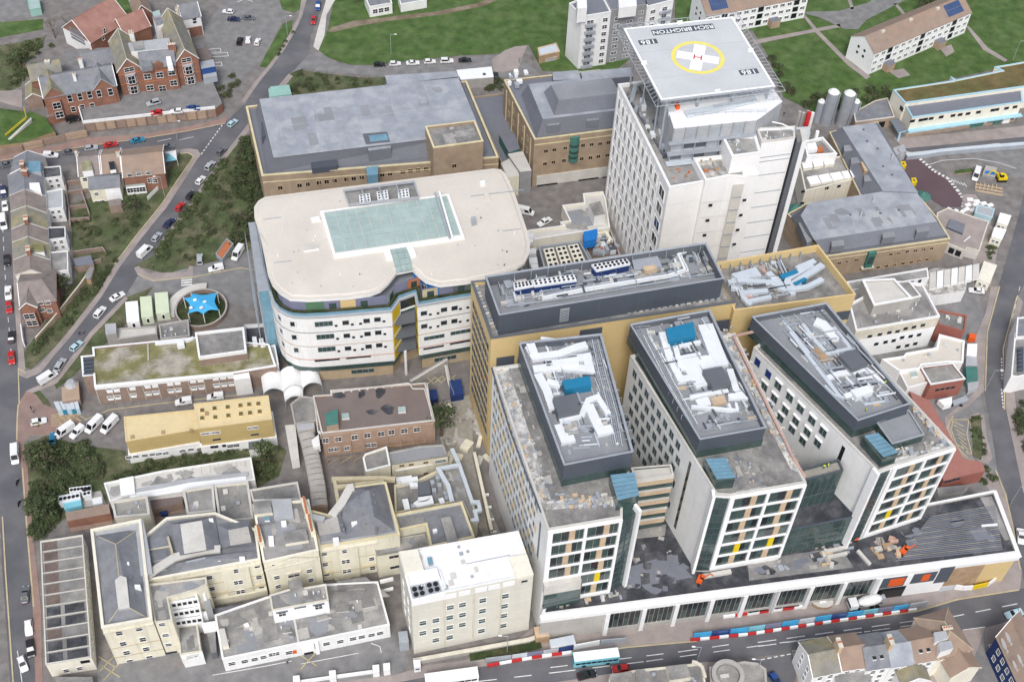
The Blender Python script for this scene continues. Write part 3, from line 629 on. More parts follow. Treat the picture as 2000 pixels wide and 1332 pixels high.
# ---- the wings
def wing(ps, z, plant, zp, deck, frame, zb=9.0, seed=0):
    B = block(NB,ps, z, -ZO, wall='white', roof='rooftile_paver', par=.7, pw=.5, cop='concrete_pale')
    enclosure(NB,plant, zp, zp-1.7, z-.75, low=2.6)
    return B
fr('o')
WG1 = wing([(962,717),(1069.7,1034.6),(1215.6,1010),(1216,985),(1240,980),(1236,890,46.5),(1172,655,46.5)],40.0,[(1014,670),(1102,908),(1236,882),(1174,653)],47.0, None, None)
WG2 = wing([(1231,694),(1398.5,965),(1426,967),(1575,942),(1436,650)],40.0,[(1231,634),(1367,858),(1496,835),(1386,606)],46.0, None, None)
WG3 = wing([(1472,678),(1715,921),(1744,910),(1866,872),(1612,597)],38.5,[(1469,619),(1676,821),(1778,788),(1614,592)],44.0, None, None)
# white gridded fronts: frame, floors, glazing panes and amber panels
def front(B, i, j, z, rows, zb, yel=(), fr_w=1.1, mid=.5, cut=None):
    F = Fac(NB,B.p[i],B.p[j]); L = F.L; u0, u1 = fr_w, L-fr_w*.6; h = (z-.9-zb)/rows
    F.panel(0, u0, zb-.6, z-.3,'white_clean', .55, .0,'frame_post'); F.panel(u1, L, zb-.6, z-.3,'white_clean', .55,0,'frame_post')
    um = u0+(u1-u0)*mid
    for r in range(rows+1): F.panel(u0, u1, zb+h*r-.22, zb+h*r+.22,'white_clean', .5,0,'floor_band')
    F.panel(um-.35, um+.35, zb, z-.9,'white_clean', .45,0,'mullion')
    for r in range(rows):
        for k, (a, c) in enumerate(((u0, um-.35),(um+.35, u1))):
            z0, z1 = zb+h*r+.22, zb+h*(r+1)-.22; w_ = c-a
            if (r, k) == cut: continue
            s = .42+.12*((r*7+k*3) % 3)/2 - .1*k*0
            for e, (x0, x1) in enumerate(((a, a+w_*s*.55),(a+w_*s*.55, a+w_*s),(a+w_*(s+.19), a+w_*(s+.19)+w_*(.81-s)*.5),(a+w_*(s+.19)+w_*(.81-s)*.5, c))):
                F.panel(x0+.04, x1-.04, z0, z1,'glass_green' if (r+e) % 3 else 'glass', .12,0,'pane')
            F.panel(a+w_*s+.04, a+w_*(s+.19)-.04, z0+.15, z1-.15,'yellow' if (r, k) in yel else 'wood_pale', .25,0,'coloured_panel')
    return F
F1 = front(WG1,1, 2,40.0,6, 10.2, {(1,1)}, cut=(1,0)); F2 = front(WG2,2, 3,40.0,6, 10.6, {(1,0),(1,1)}); F3 = front(WG3,2, 3,38.5,6, 10.4, {(1,0)}, mid=.52)
fr('d3'); F1.ppanel((190,730),(395,815), 'glass_green',1.6,'bay_window'); F1.ppanel((185,715),(400,728), 'concrete_pale',1.8,'bay_roof')
# glazed stair towers beside each front, with white fins and blue glass roofs
def stair(fin, inner, zt, roofps, zr, zb=9.0):
    f, i = W2(*fin), W2(*inner); rev = f.x > i.x; d = (i-f).normalized(); bk = Vector((-d.y, d.x)); bk = bk if bk.y > 0 else -bk
    b = MB(); q = [f, i, i+bk*5.0, f+bk*5.0]; b.side(ccw(q), zb, zt-1.2,'glass_green'); b.ngon(q, zt-1.2,'glass_green'); s = b.build('glass_stair', NB)
    F = Fac(s, i, f) if rev else Fac(s, f, i)
    for k in range(1,12): F.panel(.1, F.L-.05, zb+(zt-zb)*k/12-.08, zb+(zt-zb)*k/12+.08,'charcoal', .08,0,'transom')
    F.panel(F.L*.5-.06, F.L*.5+.06, zb, zt-1.3,'charcoal', .1,0,'mullion')
    b = MB(); b.prism([f-d*.7, f-d*.05, f-d*.05+bk*1.0, f-d*.7+bk*1.0] if False else [f-d*.75-bk*.9, f-d*.1-bk*.9, f-d*.1+bk*1.2, f-d*.75+bk*1.2],zb, zt+.5,'white_clean'); b.build('fin', NB)
    fr('c3' if roofps[0] == 'c3' else 'c4'); p = WL(roofps[1:],zr); a, bb, c, dd = p
    b = MB(); b.side(ccw([q_ for q_ in p]), zt-1.2, zr, 'glass_green'); b.build('lantern', s)
    for k in range(6):
        t0, t1 = k/6+.008,(k+1)/6-.008; e = [a+(bb-a)*t0, a+(bb-a)*t1, dd+(c-dd)*t1, dd+(c-dd)*t0]; m_ = MB(); m_.prism(e, zr, zr+.12,'glass_blue'); m_.build('roof_pane', s)
    fr('o')
fr('o')
stair(((1243,996),40),((1218,1009),40),40.0,['c3',(972,1090),(1020,1258),(1160,1225),(1128,1072)],43.0)
stair(((1397,967),40),((1428,967),40),40.0,['c3',(1590,985),(1665,1120),(1785,1110),(1722,978)],43.0)
stair(((1714,922),38.5),((1742,911),38.5),38.5,['c4',(958,968),(1085,1110),(1180,1080),(1048,950)],41.5)
# link blocks between the wings
fr('d3')
LK = block(NB,[(718,40),(742,118),(975,85),(958,20)],30.0,9.0, wall='glass_green', roof='concrete_pale', par=.5, pw=.4, cop='concrete_pale', name='link_wall')
F = Fac(NB,LK.p[1],LK.p[2])
for k in range(5): F.panel(0, F.L, 11.2+k*4.1,12.9+k*4.1,'wood_pale', .3,0,'spandrel'); F.panel(0, F.L, 12.9+k*4.1,13.2+k*4.1,'concrete_pale', .4,0,'sill_band')
fr('d4')
L2 = block(NB,[(318,50),(345,115),(578,55),(550,-10)],32.0,9, wall='glass_green', roof='gravel', par=.6, pw=.3, cop='charcoal', name='link_wall')
L3 = block(NB,[(315,235),(255,413),(648,335),(525,190)],20.0,9, wall='glass_green', roof='felt_black', par=.25, pw=.3, cop='charcoal', name='link_wall')
for Bq, zz in ((L2,32),(L3,20)):
    F = Fac(NB,Bq.p[1],Bq.p[2])
    for k in range(1,6): F.panel(F.L*k/6-.06, F.L*k/6+.06,9, zz-.3,'charcoal_lt', .05,0,'mullion')
    for k in range(1,3): F.panel(0, F.L, 9+(zz-9)*k/3-.06,9+(zz-9)*k/3+.06,'charcoal_lt', .06,0,'transom')
# courtyard floors behind the links
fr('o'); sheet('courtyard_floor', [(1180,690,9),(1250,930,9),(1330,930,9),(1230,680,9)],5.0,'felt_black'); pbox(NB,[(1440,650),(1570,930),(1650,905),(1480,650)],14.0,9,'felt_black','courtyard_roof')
# side walls: windows
FW1 = fac(WG1,0, 1); FW2 = fac(WG2,0, 1); FW3 = fac(WG3,0, 1)
R_ = random.Random(9)
for r in range(8):
    for c in range(17):
        u = FW1.L*(.03+.8*(c+.5)/17); zz = 37.3-r*4.1
        FW1.at(u, zz, 1.05,2.2,'plain')
        if (c+r) % 2 == 0 or R_.random() < .25: FW1.panel(u+.72, u+1.75, zz-1.4, zz+1.4, R_.choice(('yellow_clad','yellow_clad','steel')),.06,0,'coloured_panel')
u, z = FW1.uz((1040,1010)); FW1.panel(FW1.L*.9-.5, FW1.L*.9+.5,22,36,'charcoal_lt', .05,0,'slot_window')
for r in range(6):
    for c in range(8): FW2.at(FW2.L*(.04+.6*(c+.5)/8)+(r % 2)*1.2,36.6-r*4.3,1.9,2.7,'pent')
FW2.panel(FW2.L*.74-.45, FW2.L*.74+.45,11,37.5,'glass_dark', .06,0,'slot_window')
fr('c4')
for k, p_ in enumerate([(265,492),(335,570),(400,640),(475,716),(545,790),(620,865),(692,940)]):
    u, z = FW3.uz(p_)
    if k < 2: FW3.at(u, z, 1.9,2.6,'blue')
    else: FW3.at(u, z, 2.2,3.0,'pent', out=.0); FW3.panel(u-1.25, u+1.25, z+1.5, z+1.75,'white', .5,0,'window_hood')
for row in ([(310,645),(375,722),(447,800),(515,870),(590,942),(657,1015)],[(345,770),(415,850),(490,925),(560,1000)]):
    for p_ in row: u, z = FW3.uz(p_); FW3.at(u, z, 2.1,2.9,'pent'); FW3.panel(u-1.2, u+1.2, z+1.45, z+1.7,'white', .5,0,'window_hood')
u, z = FW3.uz((810,1085)); FW3.panel(u-.5, u+.5, z-2.6, z+2.6,'glass_dark', .06,0,'slot_window')
# --- rooftop plant: ducts, air handlers, pipe racks
fr('c3'); z = 45.0
for ps, wd in (([(440,250),(480,320),(640,300),(760,255),(820,240)],1.9),([(470,400),(640,380),(840,400),(820,320),(760,330)],2.0),([(500,430),(560,540),(600,660)],1.9),([(640,730),(790,690),(830,600),(890,580),(960,690)],1.3),([(830,630),(880,740),(910,800),(985,785)],2.1),([(630,760),(670,860),(740,845)],1.6),([(520,200),(640,215)],.9),([(560,480),(650,500)],1.6)): duct(NB,ps, z, wd, 1.3)
pbox(NB,[(660,475),(680,535),(850,505),(840,445)],47.6,44.8,'teal','air_handler'); pbox(NB,[(598,590),(635,700),(775,670),(745,560)],47.8,44.8,'charcoal_lt','plant_room'); pbox(NB,[(590,345),(600,390),(770,370),(765,320)],46.8,44.8,'duct_white','air_handler'); pbox(NB,[(650,775),(665,835),(770,815),(750,745)],45.4,44.8,'debris','pallet_stack'); pbox(NB,[(425,235),(450,300),(500,285),(475,220)],47,44.8,'duct_white','fan_housing')
for k in range(7): pipe(NB,[(830+12*k, 210),(870+14*k, 420),(945+14*k, 700),(985+13*k, 900)],45.6+.12*(k % 3), .14,('galv','steel','duct_blue')[k % 3])
b = MB()
for t in range(14):
    x, y = 800+17*t, 190+52*t; a, c = W((x, y),46.4), W((x+110, y-18),46.4); b.tube(a, c, .09,'galv',4); b.tube(a, (a.x, a.y, 44.8), .08,'galv',4); b.tube(c, (c.x, c.y, 44.8), .08,'galv',4)
b.build('pipe_rack', NB); 
for k in range(10): duct(NB,[(690,880+11*k),(1010,830+11*k)],44.85, .35, .25+.04*(k % 3),('galv','concrete_pale','steel')[k % 3],'cable_tray')
z = 43.9
for ps, wd in (([(1310,160),(1360,330),(1430,465),(1500,455)],1.7),([(1395,250),(1430,380),(1480,410)],1.2),([(1590,110),(1680,340),(1490,375),(1580,510)],3.6),([(1750,400),(1790,530),(1830,575),(1740,575)],1.5),([(1490,580),(1740,540)],1.0),([(1400,330),(1560,300)],.9),([(1440,345),(1600,320)],.8),([(1430,400),(1620,370)],.9),([(1500,640),(1800,665),(1790,620)],.6),([(1420,250),(1560,220)],.8)): duct(NB,ps, z, wd, 1.3)
pbox(NB,[(1335,140),(1355,215),(1530,180),(1510,95)],46.6,43.8,'teal','air_handler'); pbox(NB,[(1575,410),(1640,520),(1760,490),(1700,385)],46.8,43.8,'charcoal_lt','plant_room'); pbox(NB,[(1615,590),(1640,635),(1730,615),(1710,570)],45.2,43.8,'wood_pale','crate'); pbox(NB,[(1525,600),(1550,650),(1630,630),(1610,580)],45.1,43.8,'duct_white','air_handler')
for k in range(6): pipe(NB,[(1140+14*k, 140),(1290+14*k, 440),(1480+12*k, 760)],44.4+.12*(k % 3), .13,('galv','steel','duct_white')[k % 3])
b = MB()
for t in range(12):
    x, y = 1130+28*t, 130+52*t; a, c = W((x, y),45.2), W((x+100, y-10),45.2); b.tube(a, c, .09,'galv',4); b.tube(a, (a.x, a.y, 43.8), .08,'galv',4); b.tube(c, (c.x, c.y, 43.8), .08,'galv',4)
b.build('pipe_rack', NB)
fr('c4'); z = 41.9
for ps, wd in (([(560,240),(640,350),(720,430),(870,400),(850,370),(760,260)],.9),([(480,290),(560,400),(680,560),(800,710)],.9),([(640,220),(690,240),(780,340)],2.4),([(720,590),(800,560),(880,550),(960,530),(1010,560),(1080,630)],1.3),([(820,500),(860,540),(900,570)],1.0),([(830,710),(1010,650)],1.2),([(430,220),(500,300),(600,430)],.6),([(700,640),(760,700),(830,720)],.7)): duct(NB,ps, z, wd, 1.1,'duct_blue' if wd < 1 else 'duct_white')
pbox(NB,[(795,445),(880,535),(985,495),(900,405)],44.6,41.8,'charcoal_lt','plant_room'); pbox(NB,[(870,670),(910,720),(1020,680),(980,640)],44.0,41.8,'duct_white','air_handler'); pbox(NB,[(830,610),(870,670),(970,620),(930,570)],42.6,41.8,'steel','skid_frame'); pbox(NB,[(620,400),(690,490),(740,470),(670,390)],42.8,41.8,'wood','crate'); pbox(NB,[(900,740),(940,800),(1030,770),(990,720)],42.2,41.8,'charcoal','generator')
for k in range(7): pipe(NB,[(390+14*k, 200),(560+14*k, 400),(730+14*k, 640)],42.2+.1*(k % 3), .11,('galv','steel','duct_blue')[k % 3])
for k in range(5): duct(NB,[(860+12*k, 300+60*k),(950+22*k, 400+60*k)],41.85, .4, .5,'galv','cable_tray')
# lower front plant roof on wing three, roof clutter in front of the enclosures
W3L = block(NB,[(1040,880,40.5),(1140,1020,40.5),(1350,960,40.5),(1250,800,40.5)],40.5,37.8, wall='glass_green', roof='membrane_mid', par=.3, pw=.3, cop='galv', name='plant_wall')
def scatter(root, quad, z, n, seed, mts, sz=(.5,1.6), hh=(.15, .6), nm=('timber_stack','insulation_pack','slab_stack','tool_crate')):
    R = random.Random(seed); a, bb, c, d = WL(quad, z)
    for k in range(n):
        s, t = R.random(), R.random(); q = (a*(1-s)+d*s)*(1-t)+(bb*(1-s)+c*s)*t; m_ = MB(); mt = R.choice(mts)
        m_.box((q.x, q.y, z-.02),(R.uniform(*sz), R.uniform(*sz)*.6, R.uniform(*hh)),mt, R.choice((.24, .24+1.57, R.uniform(0,3)))); m_.build(R.choice(nm), root)
fr('b3'); scatter(NB,[(30,700),(70,880),(1480,650),(1380,480)],46.05,110,19,('galv','steel','debris','concrete_pale','charcoal','felt_pale'),(.5,3.0),(.1, .7),('roof_plant','pipe_section')); scatter(NB,[(1520,600),(1620,840),(1980,780),(1900,560)],39.9,40,20,('galv','steel','debris','duct_blue','pink_wrap'),(.5,2.4),(.1, .7),('roof_plant','pipe_section'))
def runs(quad, z, n, seed, mts=('galv','steel','duct_white','duct_blue','charcoal')):
    # straight runs of thin pipe and tray, laid along and across the deck
    R = random.Random(seed); a, bb, c, d = WL(quad, z); ax = (bb-a).normalized(); ay = (d-a).normalized()
    for k in range(n):
        s, t = R.random(), R.random(); q = (a*(1-s)+d*s)*(1-t)+(bb*(1-s)+c*s)*t; e = ax if R.random() < .55 else ay; L_ = R.uniform(1.5,6); z1 = z+R.uniform(.2,1.5); p0, p1 = q-e*L_/2, q+e*L_/2
        pol = ccw([a, bb, c, d])
        if not (inpoly(p0, pol) and inpoly(p1, pol)): continue
        m_ = MB(); m_.strip([p0, p1],R.choice((.12, .18, .3, .5)),z1, z1+R.choice((.1, .15, .3)),R.choice(mts)); m_.build(R.choice(('pipe','cable_tray')),NB)
fr('c3'); runs([(440,240),(690,980),(1090,920),(890,210)],44.85,120,31); runs([(1140,130),(1560,840),(1950,760),(1590,50)],43.85,130,32)
fr('c4'); runs([(300,200),(900,840),(1220,740),(690,140)],41.85,150,33); fr('b3'); runs([(20,690),(70,890),(1490,660),(1380,480)],46.05,130,34); runs([(1500,600),(1610,850),(1990,790),(1900,540)],39.85,60,35)
DB = ('debris','concrete_pale','galv','wood_pale','debris','steel')
fr('c3'); z = 39.4
scatter(NB,[(220,400),(520,1310),(600,1290),(330,400)],z, 95,1, DB, (.35,1.2),(.1, .35)); scatter(NB,[(560,1250),(560,1320),(1000,1290),(960,1240)],z, 30,2, DB); scatter(NB,[(1660,1000),(1800,1190),(1950,1150),(1850,950)],z, 20,3, DB, (.3, .9),(.1, .35)); scatter(NB,[(1680,150),(1960,700),(1990,690),(1760,130)],z, 30,4, DB, (.4,1.4))
fr('c4'); scatter(NB,[(30,280),(450,1150),(560,1190),(140,300)],z, 85,5, DB, (.35,1.2),(.1, .35)); scatter(NB,[(1270,800),(1480,1050),(1530,1030),(1290,780)],37.9,35,6, DB, (.4,1.3)); scatter(NB,[(1150,1060),(1180,1130),(1540,1030),(1480,990)],37.9,30,7, DB); scatter(NB,[(420,250),(900,820),(1200,720),(700,160)],41.9,95,8, DB+('galv','steel','duct_blue','charcoal'),(.4,2.2),(.1, .8))
fr('c3'); scatter(NB,[(470,260),(690,960),(1060,900),(880,200)],44.9,90,11, DB+('galv','steel','charcoal','duct_white'),(.4,2.2),(.1, .9)); scatter(NB,[(1170,110),(1560,820),(1950,740),(1580,50)],43.9,110,12, DB+('galv','steel','charcoal','duct_white'),(.4,2.2),(.1, .9))
fr('c4'); duct(NB,[(110,320),(330,770),(500,1110),(575,1235)],39.9, .5, .35,'pink_wrap','edge_wrap'); duct(NB,[(110,320),(255,285)],39.9, .6, .35,'pink_wrap','edge_wrap')
fr('c3'); duct(NB,[(200,390),(320,800),(520,1330)],39.9, .3, .25,'charcoal','edge_trim'); rail(NB,[(740,50),(1180,40)],40,1.1)
fr('d3'); scatter(NB,[(250,200),(270,270),(640,290),(560,200)],39.4,26,13, DB)
# strips of litter and loose gravel round the roof edges
def strew(ps, z, mt_='litter'): b = MB(); b.ngon(ccw(WL(ps, z)),z, mt_); b.build('roof_finish', NB)
fr('c3'); strew([(225,410),(520,1300),(600,1290),(310,400)],39.33); strew([(545,1265),(560,1318),(1010,1278),(985,1230)],39.335); strew([(1790,1195),(1800,1225),(1990,1190),(1985,1160)],39.33)
fr('c4'); strew([(20,290),(480,1185),(560,1215),(115,320)],39.335); strew([(1150,1120),(1160,1155),(1530,1040),(1500,1010)],37.83); strew([(1265,790),(1480,1030),(1530,1030),(1290,775)],37.835)
fr('d3'); strew([(700,640),(690,770),(1090,700),(960,560)],8.312,'membrane_dk'); strew([(930,380),(740,420),(730,470),(920,450)],8.312,'felt'); fr('d4'); strew([(0,600),(10,720),(640,640),(560,520)],8.312,'felt'); strew([(1400,220),(1550,480),(1580,470),(1470,210)],8.312,'felt_pale')
# --- podium
fr('o')
PD = block(NB,[(1075,1150),(1057,1201),(1989,1079),(1943,957),(1800,985),(1500,930),(1260,960)],9.0, .1-ZO, wall='concrete', roof='felt_black', par=.7, pw=.6, cop='white', name='podium_wall')
FP = Fac(NB,PD.p[1],PD.p[2]); FP.panel(-.3, FP.L+.3,7.0,8.7,'white', .9,0,'fascia'); FP.panel(-.3, FP.L+.3,8.7,9.15,'white_clean',1.2,0,'fascia')
FPR = Fac(NB,PD.p[2],PD.p[3]); FPR.panel(-.3, FPR.L, 6.4,8.9,'white', .5,0,'fascia')
fr('d3'); us = [FP.uz(p_)[0] for p_ in [(570,930),(790,900),(988,868),(1200,838),(1400,810),(1592,785)]]; fr('d4'); us += [FP.uz(p_)[0] for p_ in [(175,785),(378,760),(578,735),(775,705)]]
for u in us: FP.panel(u-.5, u+.5, .1-ZO, 7.0,'white',1.0,0,'column')
for a, c in zip(us[:-1],us[1:]):
    n = 6
    for k in range(n):
        FP.panel(a+.55+(c-a-1.1)*k/n+.05, a+.55+(c-a-1.1)*(k+1)/n-.05, -1.2,2.4,'glass_green' if k % 2 else 'glass', .05,0,'pane'); FP.panel(a+.55+(c-a-1.1)*k/n+.05, a+.55+(c-a-1.1)*(k+1)/n-.05,2.5,6.9,'glass', .05,0,'pane')
    FP.panel(a+.55, c-.55, .1-ZO, -1.3,'concrete', .3,0,'plinth')
fr('d4'); FP.ppanel((775,690),(1150,800), 'white_clean',1.0,'white_bay'); FP.ppanel((1110,650),(1490,760), 'yellow_clad', .6,'yellow_bay')
FX = Fac(NB,PD.p[1]+FP.n*1.0, PD.p[2]+FP.n*1.0)
FX.ppanel((820,708),(935,750), 'charcoal', .05,'window_band'); FX.ppanel((862,712),(930,744), 'orange', .1,'coloured_panel'); FX.ppanel((1005,682),(1118,720), 'charcoal', .05,'window_band'); FX.ppanel((1060,684),(1085,716), 'orange', .1,'coloured_panel'); FX.ppanel((790,772),(925,812), 'glass_dark', .04,'doorway'); FX.ppanel((1170,640),(1200,725), 'charcoal', .04,'slot_window'); FX.ppanel((1230,650),(1350,760), 'wood', .02,'doorway')
# strips of roofing felt and loose material on the podium roof
R_ = random.Random(21); fr('d4')
for k in range(24):
    y = 290+11.5*k; duct(NB,[(1100-9*k, y+45),(1490+2*k, y-22)],8.31, .28, .03,'membrane_dk' if k % 3 else 'felt','roofing_strip')
scatter(NB,[(400,500),(420,640),(620,620),(640,520)],8.3,18,14, DB+('wood',),(.6,2.5),(.2, .8)); scatter(NB,[(690,500),(720,610),(930,560),(880,470)],8.3,18,15,('wood','wood_pale','pink_wrap','debris','charcoal'),(.8,2.4),(.3, .9)); scatter(NB,[(10,600),(20,700),(420,660),(420,560)],8.3,14,16,('felt','concrete','felt_pale','steel'),(.5,2),(.05, .3))
fr('d3'); scatter(NB,[(720,420),(680,760),(1100,720),(920,380)],8.3,26,17,('felt','concrete','membrane_mid'),(.4,1.6),(.03, .06)); scatter(NB,[(200,830),(190,890),(850,830),(600,790)],8.3,20,18, DB); duct(NB,[(1150,690),(1320,660)],8.3,1.0, .8,'concrete_pale','beam')
fr('d4'); duct(NB,[(665,535),(740,620)],8.3, .8, .6,'concrete_pale','beam'); duct(NB,[(470,540),(600,515)],8.3, .8, .7,'concrete_pale','beam'); duct(NB,[(480,575),(600,552)],8.3, .7, .6,'concrete_pale','beam'); duct(NB,[(1410,388),(1505,380)],8.3, .5, .4,'white','beam')
def machine(label, p, z, name='site_machine', rz=0.4):
    q = W(p, z); t = thing(name, label, 'machine',(q.x, q.y, z))
    b = MB(); b.box((q.x, q.y, z+.05),(2.2, .5, .5), 'rubber', rz); b.box((q.x-.6*math.sin(rz)*-1, q.y+1.1, z+.05),(2.2, .5, .5), 'rubber', rz); b.build('track', t)
    b = MB(); b.box((q.x, q.y+.5, z+.5),(2.0,1.3, .8), 'orange', rz); b.build('body', t); b = MB(); b.box((q.x+.5, q.y+.6, z+1.3),(.8, .8, .9), 'glass_dark', rz, 'orange'); b.build('cab', t)
    b = MB(); b.tube((q.x+.8, q.y+.6, z+1.2),(q.x+2.2, q.y+1.2, z+2.4), .14,'orange',5); b.tube((q.x+2.2, q.y+1.2, z+2.4),(q.x+3.2, q.y+1.6, z+.8), .12,'orange',5); b.build('arm', t)
fr('d4'); machine('small orange site machine below the third wing on the podium roof',(635,485),8.35, rz=.2); machine('orange machine with long arm among timber on the podium roof',(940,560),8.35, rz=.9)
fr('d3'); machine('orange machine at the foot of the second wing fin',(1130,735),8.35, rz=1.2)
fr('d3'); patches(NB,[(200,840),(200,895),(1000,790),(1140,720),(960,480),(760,440),(690,760)],8.31,22,51,('membrane_dk','felt_black','felt_black'),(.6,2.2)); fr('d4'); patches(NB,[(420,520),(20,620),(20,710),(1540,510),(1440,220),(1060,330)],8.315,24,52,('membrane_dk','felt_black'),(.6,2.4)); fr('c3'); patches(NB,[(330,450),(540,1190),(620,1180),(420,500)],39.32,16,53,('membrane_dk','felt','concrete'),(.5,1.4)); patches(NB,[(1600,970),(1680,1180),(1990,1150),(1960,960)],39.32,14,54,('membrane_dk','felt','concrete'),(.5,1.4))
ZO = 0.0
# ------------------------------------------------------------------ helipad tower
fr('e1'); ZT = 46.0
fr('o'); T = root_at('tower_block','tall white tower block with window grid, carrying a steel frame on its roof',(1330,300),46)
fr('e1')
TB = block(T,[(165,85),(515,795),(708,762),(1130,700),(900,-10)],ZT, 0, wall='white_tile', roof='felt_pale', par=1.0, pw=.7, cop='white')
FT = fac(TB, 0,1); (u0, z0),(u1, _),(_, z1) = FT.uz((175,225)),FT.uz((425,710)),FT.uz((95,830))
du, dz = (u1-u0)/9,(z0-z1)/6
for r in range(11):
    for c in range(10):
        if z0-r*dz > 2: FT.at(u0+du*c, z0-r*dz, du*.56, dz*.66,'tower')
    if z0-r*dz > 2: FT.at(u0+du*10.5, z0-r*dz-.3, du*1.1, dz*.66,'tower')
for k in range(11): FT.panel(u0+du*(k-.5)-.12, u0+du*(k-.5)+.12,1, ZT-1.5,'white_tile', .16,0,'pilaster')
# stubs and lift shafts at the front
S2 = block(T,[(680,590),(765,745),(918,715),(1045,720),(1000,560)],47.5,0, wall='white_tile', roof='debris', par=.9, pw=.6, cop='white')
S3 = block(T,[(872,432),(945,582),(1146,556),(1108,430)],52.5,30, wall='white_tile', roof='felt_pale', par=.9, pw=.7, cop='white')
S4 = block(T,[(1112,385),(1150,482),(1378,452),(1376,372)],53.0,0, wall='white_clean', roof='felt_pale', par=.8, pw=.5, cop='concrete_pale')
S5 = block(T,[(1378,400),(1392,480),(1428,474),(1418,395)],52.6,0, wall='charcoal_lt', roof='felt', par=0)
S6 = block(T,[(1410,395),(1428,474),(1462,462),(1455,385)],53.0,0, wall='white_clean', roof='concrete_pale', par=0)
FS4 = fac(S4,1, 2)
for p_ in [(1250,575),(1240,605),(1210,700),(1185,820),(1160,920),(1130,1025),(1110,1125),(1085,1225)]: u, z = FS4.uz(p_); FS4.panel(.2, FS4.L-.3, z-.12, z+.12,'steel', .1,0,'cladding_joint')
for k in range(1,9): FS4.panel(FS4.L*k/9-.02, FS4.L*k/9+.02,2, 52,'white', .03,0,'cladding_seam')
FS2 = fac(S2,1, 3); FS2.wins([(798,915),(778,1019),(757,1120),(738,1215)],1.0, .9,'dark'); FS2.wins([(1030,880),(1005,983),(983,1084),(960,1182)],1.0, .9,'dark')
(u, _),(u2, _) = FS2.uz((1060,800)),FS2.uz((1030,800)); FS2.panel(FS2.L-3.0, FS2.L-.2,5, 45,'concrete_pale', .06,0,'service_strip')
for k in range(8): FS2.panel(FS2.L-2.9, FS2.L-.3,8+k*4.6,8.5+k*4.6,'steel', .12,0,'pipe_bracket')
for k in range(7): FS2.panel(.3, FS2.L-3.2,6+k*5.6,6.08+k*5.6,'concrete_pale', .02,0,'panel_joint')
F = fac(TB, 1,2)
for k in range(7): F.panel(.2, F.L-.2,6+k*5.6,6.08+k*5.6,'concrete_pale', .02,0,'panel_joint')
clutter(S3,8, 41); clutter(S4,6, 42); scatter(T,[(720,600),(780,720),(900,700),(850,580)],46.7,10,43,('wood','terracotta','steel','debris'),(.5,1.4),(.2, .7)); scatter(T,[(510,630),(540,750),(690,730),(650,620)],45.1,8, 44,('terracotta','orange','debris','wood'),(.4,1.2),(.1, .5))
scatter(T,[(200,120),(480,600),(560,560),(330,100)],45.2,26,45,('galv','steel','felt','duct_white','charcoal'),(.6,2.2),(.4,1.6),('roof_plant',))
duct(T,[(285,90),(260,190)],45.1,1.2,1.6,'galv'); duct(T,[(330,180),(345,240)],45.1,1.3,1.6,'duct_white'); duct(T,[(240,180),(420,470),(470,560)],45.1, .5, .5,'charcoal_lt','cable_tray')
# machinery storey and steelwork carrying the deck
ML = block(T,[(470,140),(548,390),(1120,330),(1290,205),(1200,80)],57.0,44.9, wall='lead', roof='membrane_white', par=0, name='machinery_wall'); FM = fac(ML, 1,2)
for k in range(7): FM.panel(FM.L*k/7+.15, FM.L*(k+1)/7-.15,53.0,56.2,'galv' if k % 2 else 'lead', .12,0,'panel'); FM.panel(FM.L*k/7+.2, FM.L*(k+1)/7-.2,49.8,52.0,'charcoal' if k % 3 else 'steel', .1,0,'louvre'); FM.panel(FM.L*k/7+.2, FM.L*(k+1)/7-.2,46.4,48.6,'steel' if k % 2 else 'charcoal_lt', .1,0,'louvre')
for k in range(8): FM.panel(FM.L*k/7-.12, FM.L*k/7+.12,45,57,'galv', .4,0,'steel_column')
FM.panel(-1, FM.L, 52.3,52.6,'galv',1.2,0,'walkway'); FM.panel(-1, FM.L, 48.9,49.2,'galv',1.6,0,'walkway'); FM.panel(-1, FM.L, 45.6,45.9,'duct_blue',1.8,0,'walkway')
duct(T,[(630,285),(820,250),(1110,180)],57.2,2.2, .6,'duct_blue','ramp'); rail(T,[(640,315),(900,290),(1180,285)],57.0,1.3,'galv'); rail(T,[(820,255),(1080,215),(1280,195)],57.6,1.3,'galv'); rail(T,[(600,225),(820,185),(1120,130)],57,1.2,'galv'); rail(T,[(500,600),(690,570)],47,1.3,'galv'); rail(T,[(545,505),(780,470),(860,480)],48,1.3,'galv')
duct(T,[(525,215),(535,285)],56,1.8,1.2,'duct_white','stair_flight')
for k in range(7): pipe(T,[(508,206+11*k),(552,203+11*k)],57.3, .1,'steel','stair_tread')
b = MB()
for (x, y) in ((500,215),(720,165),(960,150),(1200,110)): 
    q = W((x, y),61); b.tube((q.x, q.y, 45),(q.x, q.y+.6,61.2), .35,'steel',6)
o = b.build('steel_column', T); o['kind'] = 'stuff'
pbox(T,[(555,215),(565,245),(590,240),(580,210)],58,55,'orange','fire_monitor'); pipe(T,[(1220,345),(1290,360),(1370,400)],55.5, .2,'white','vent_arm')
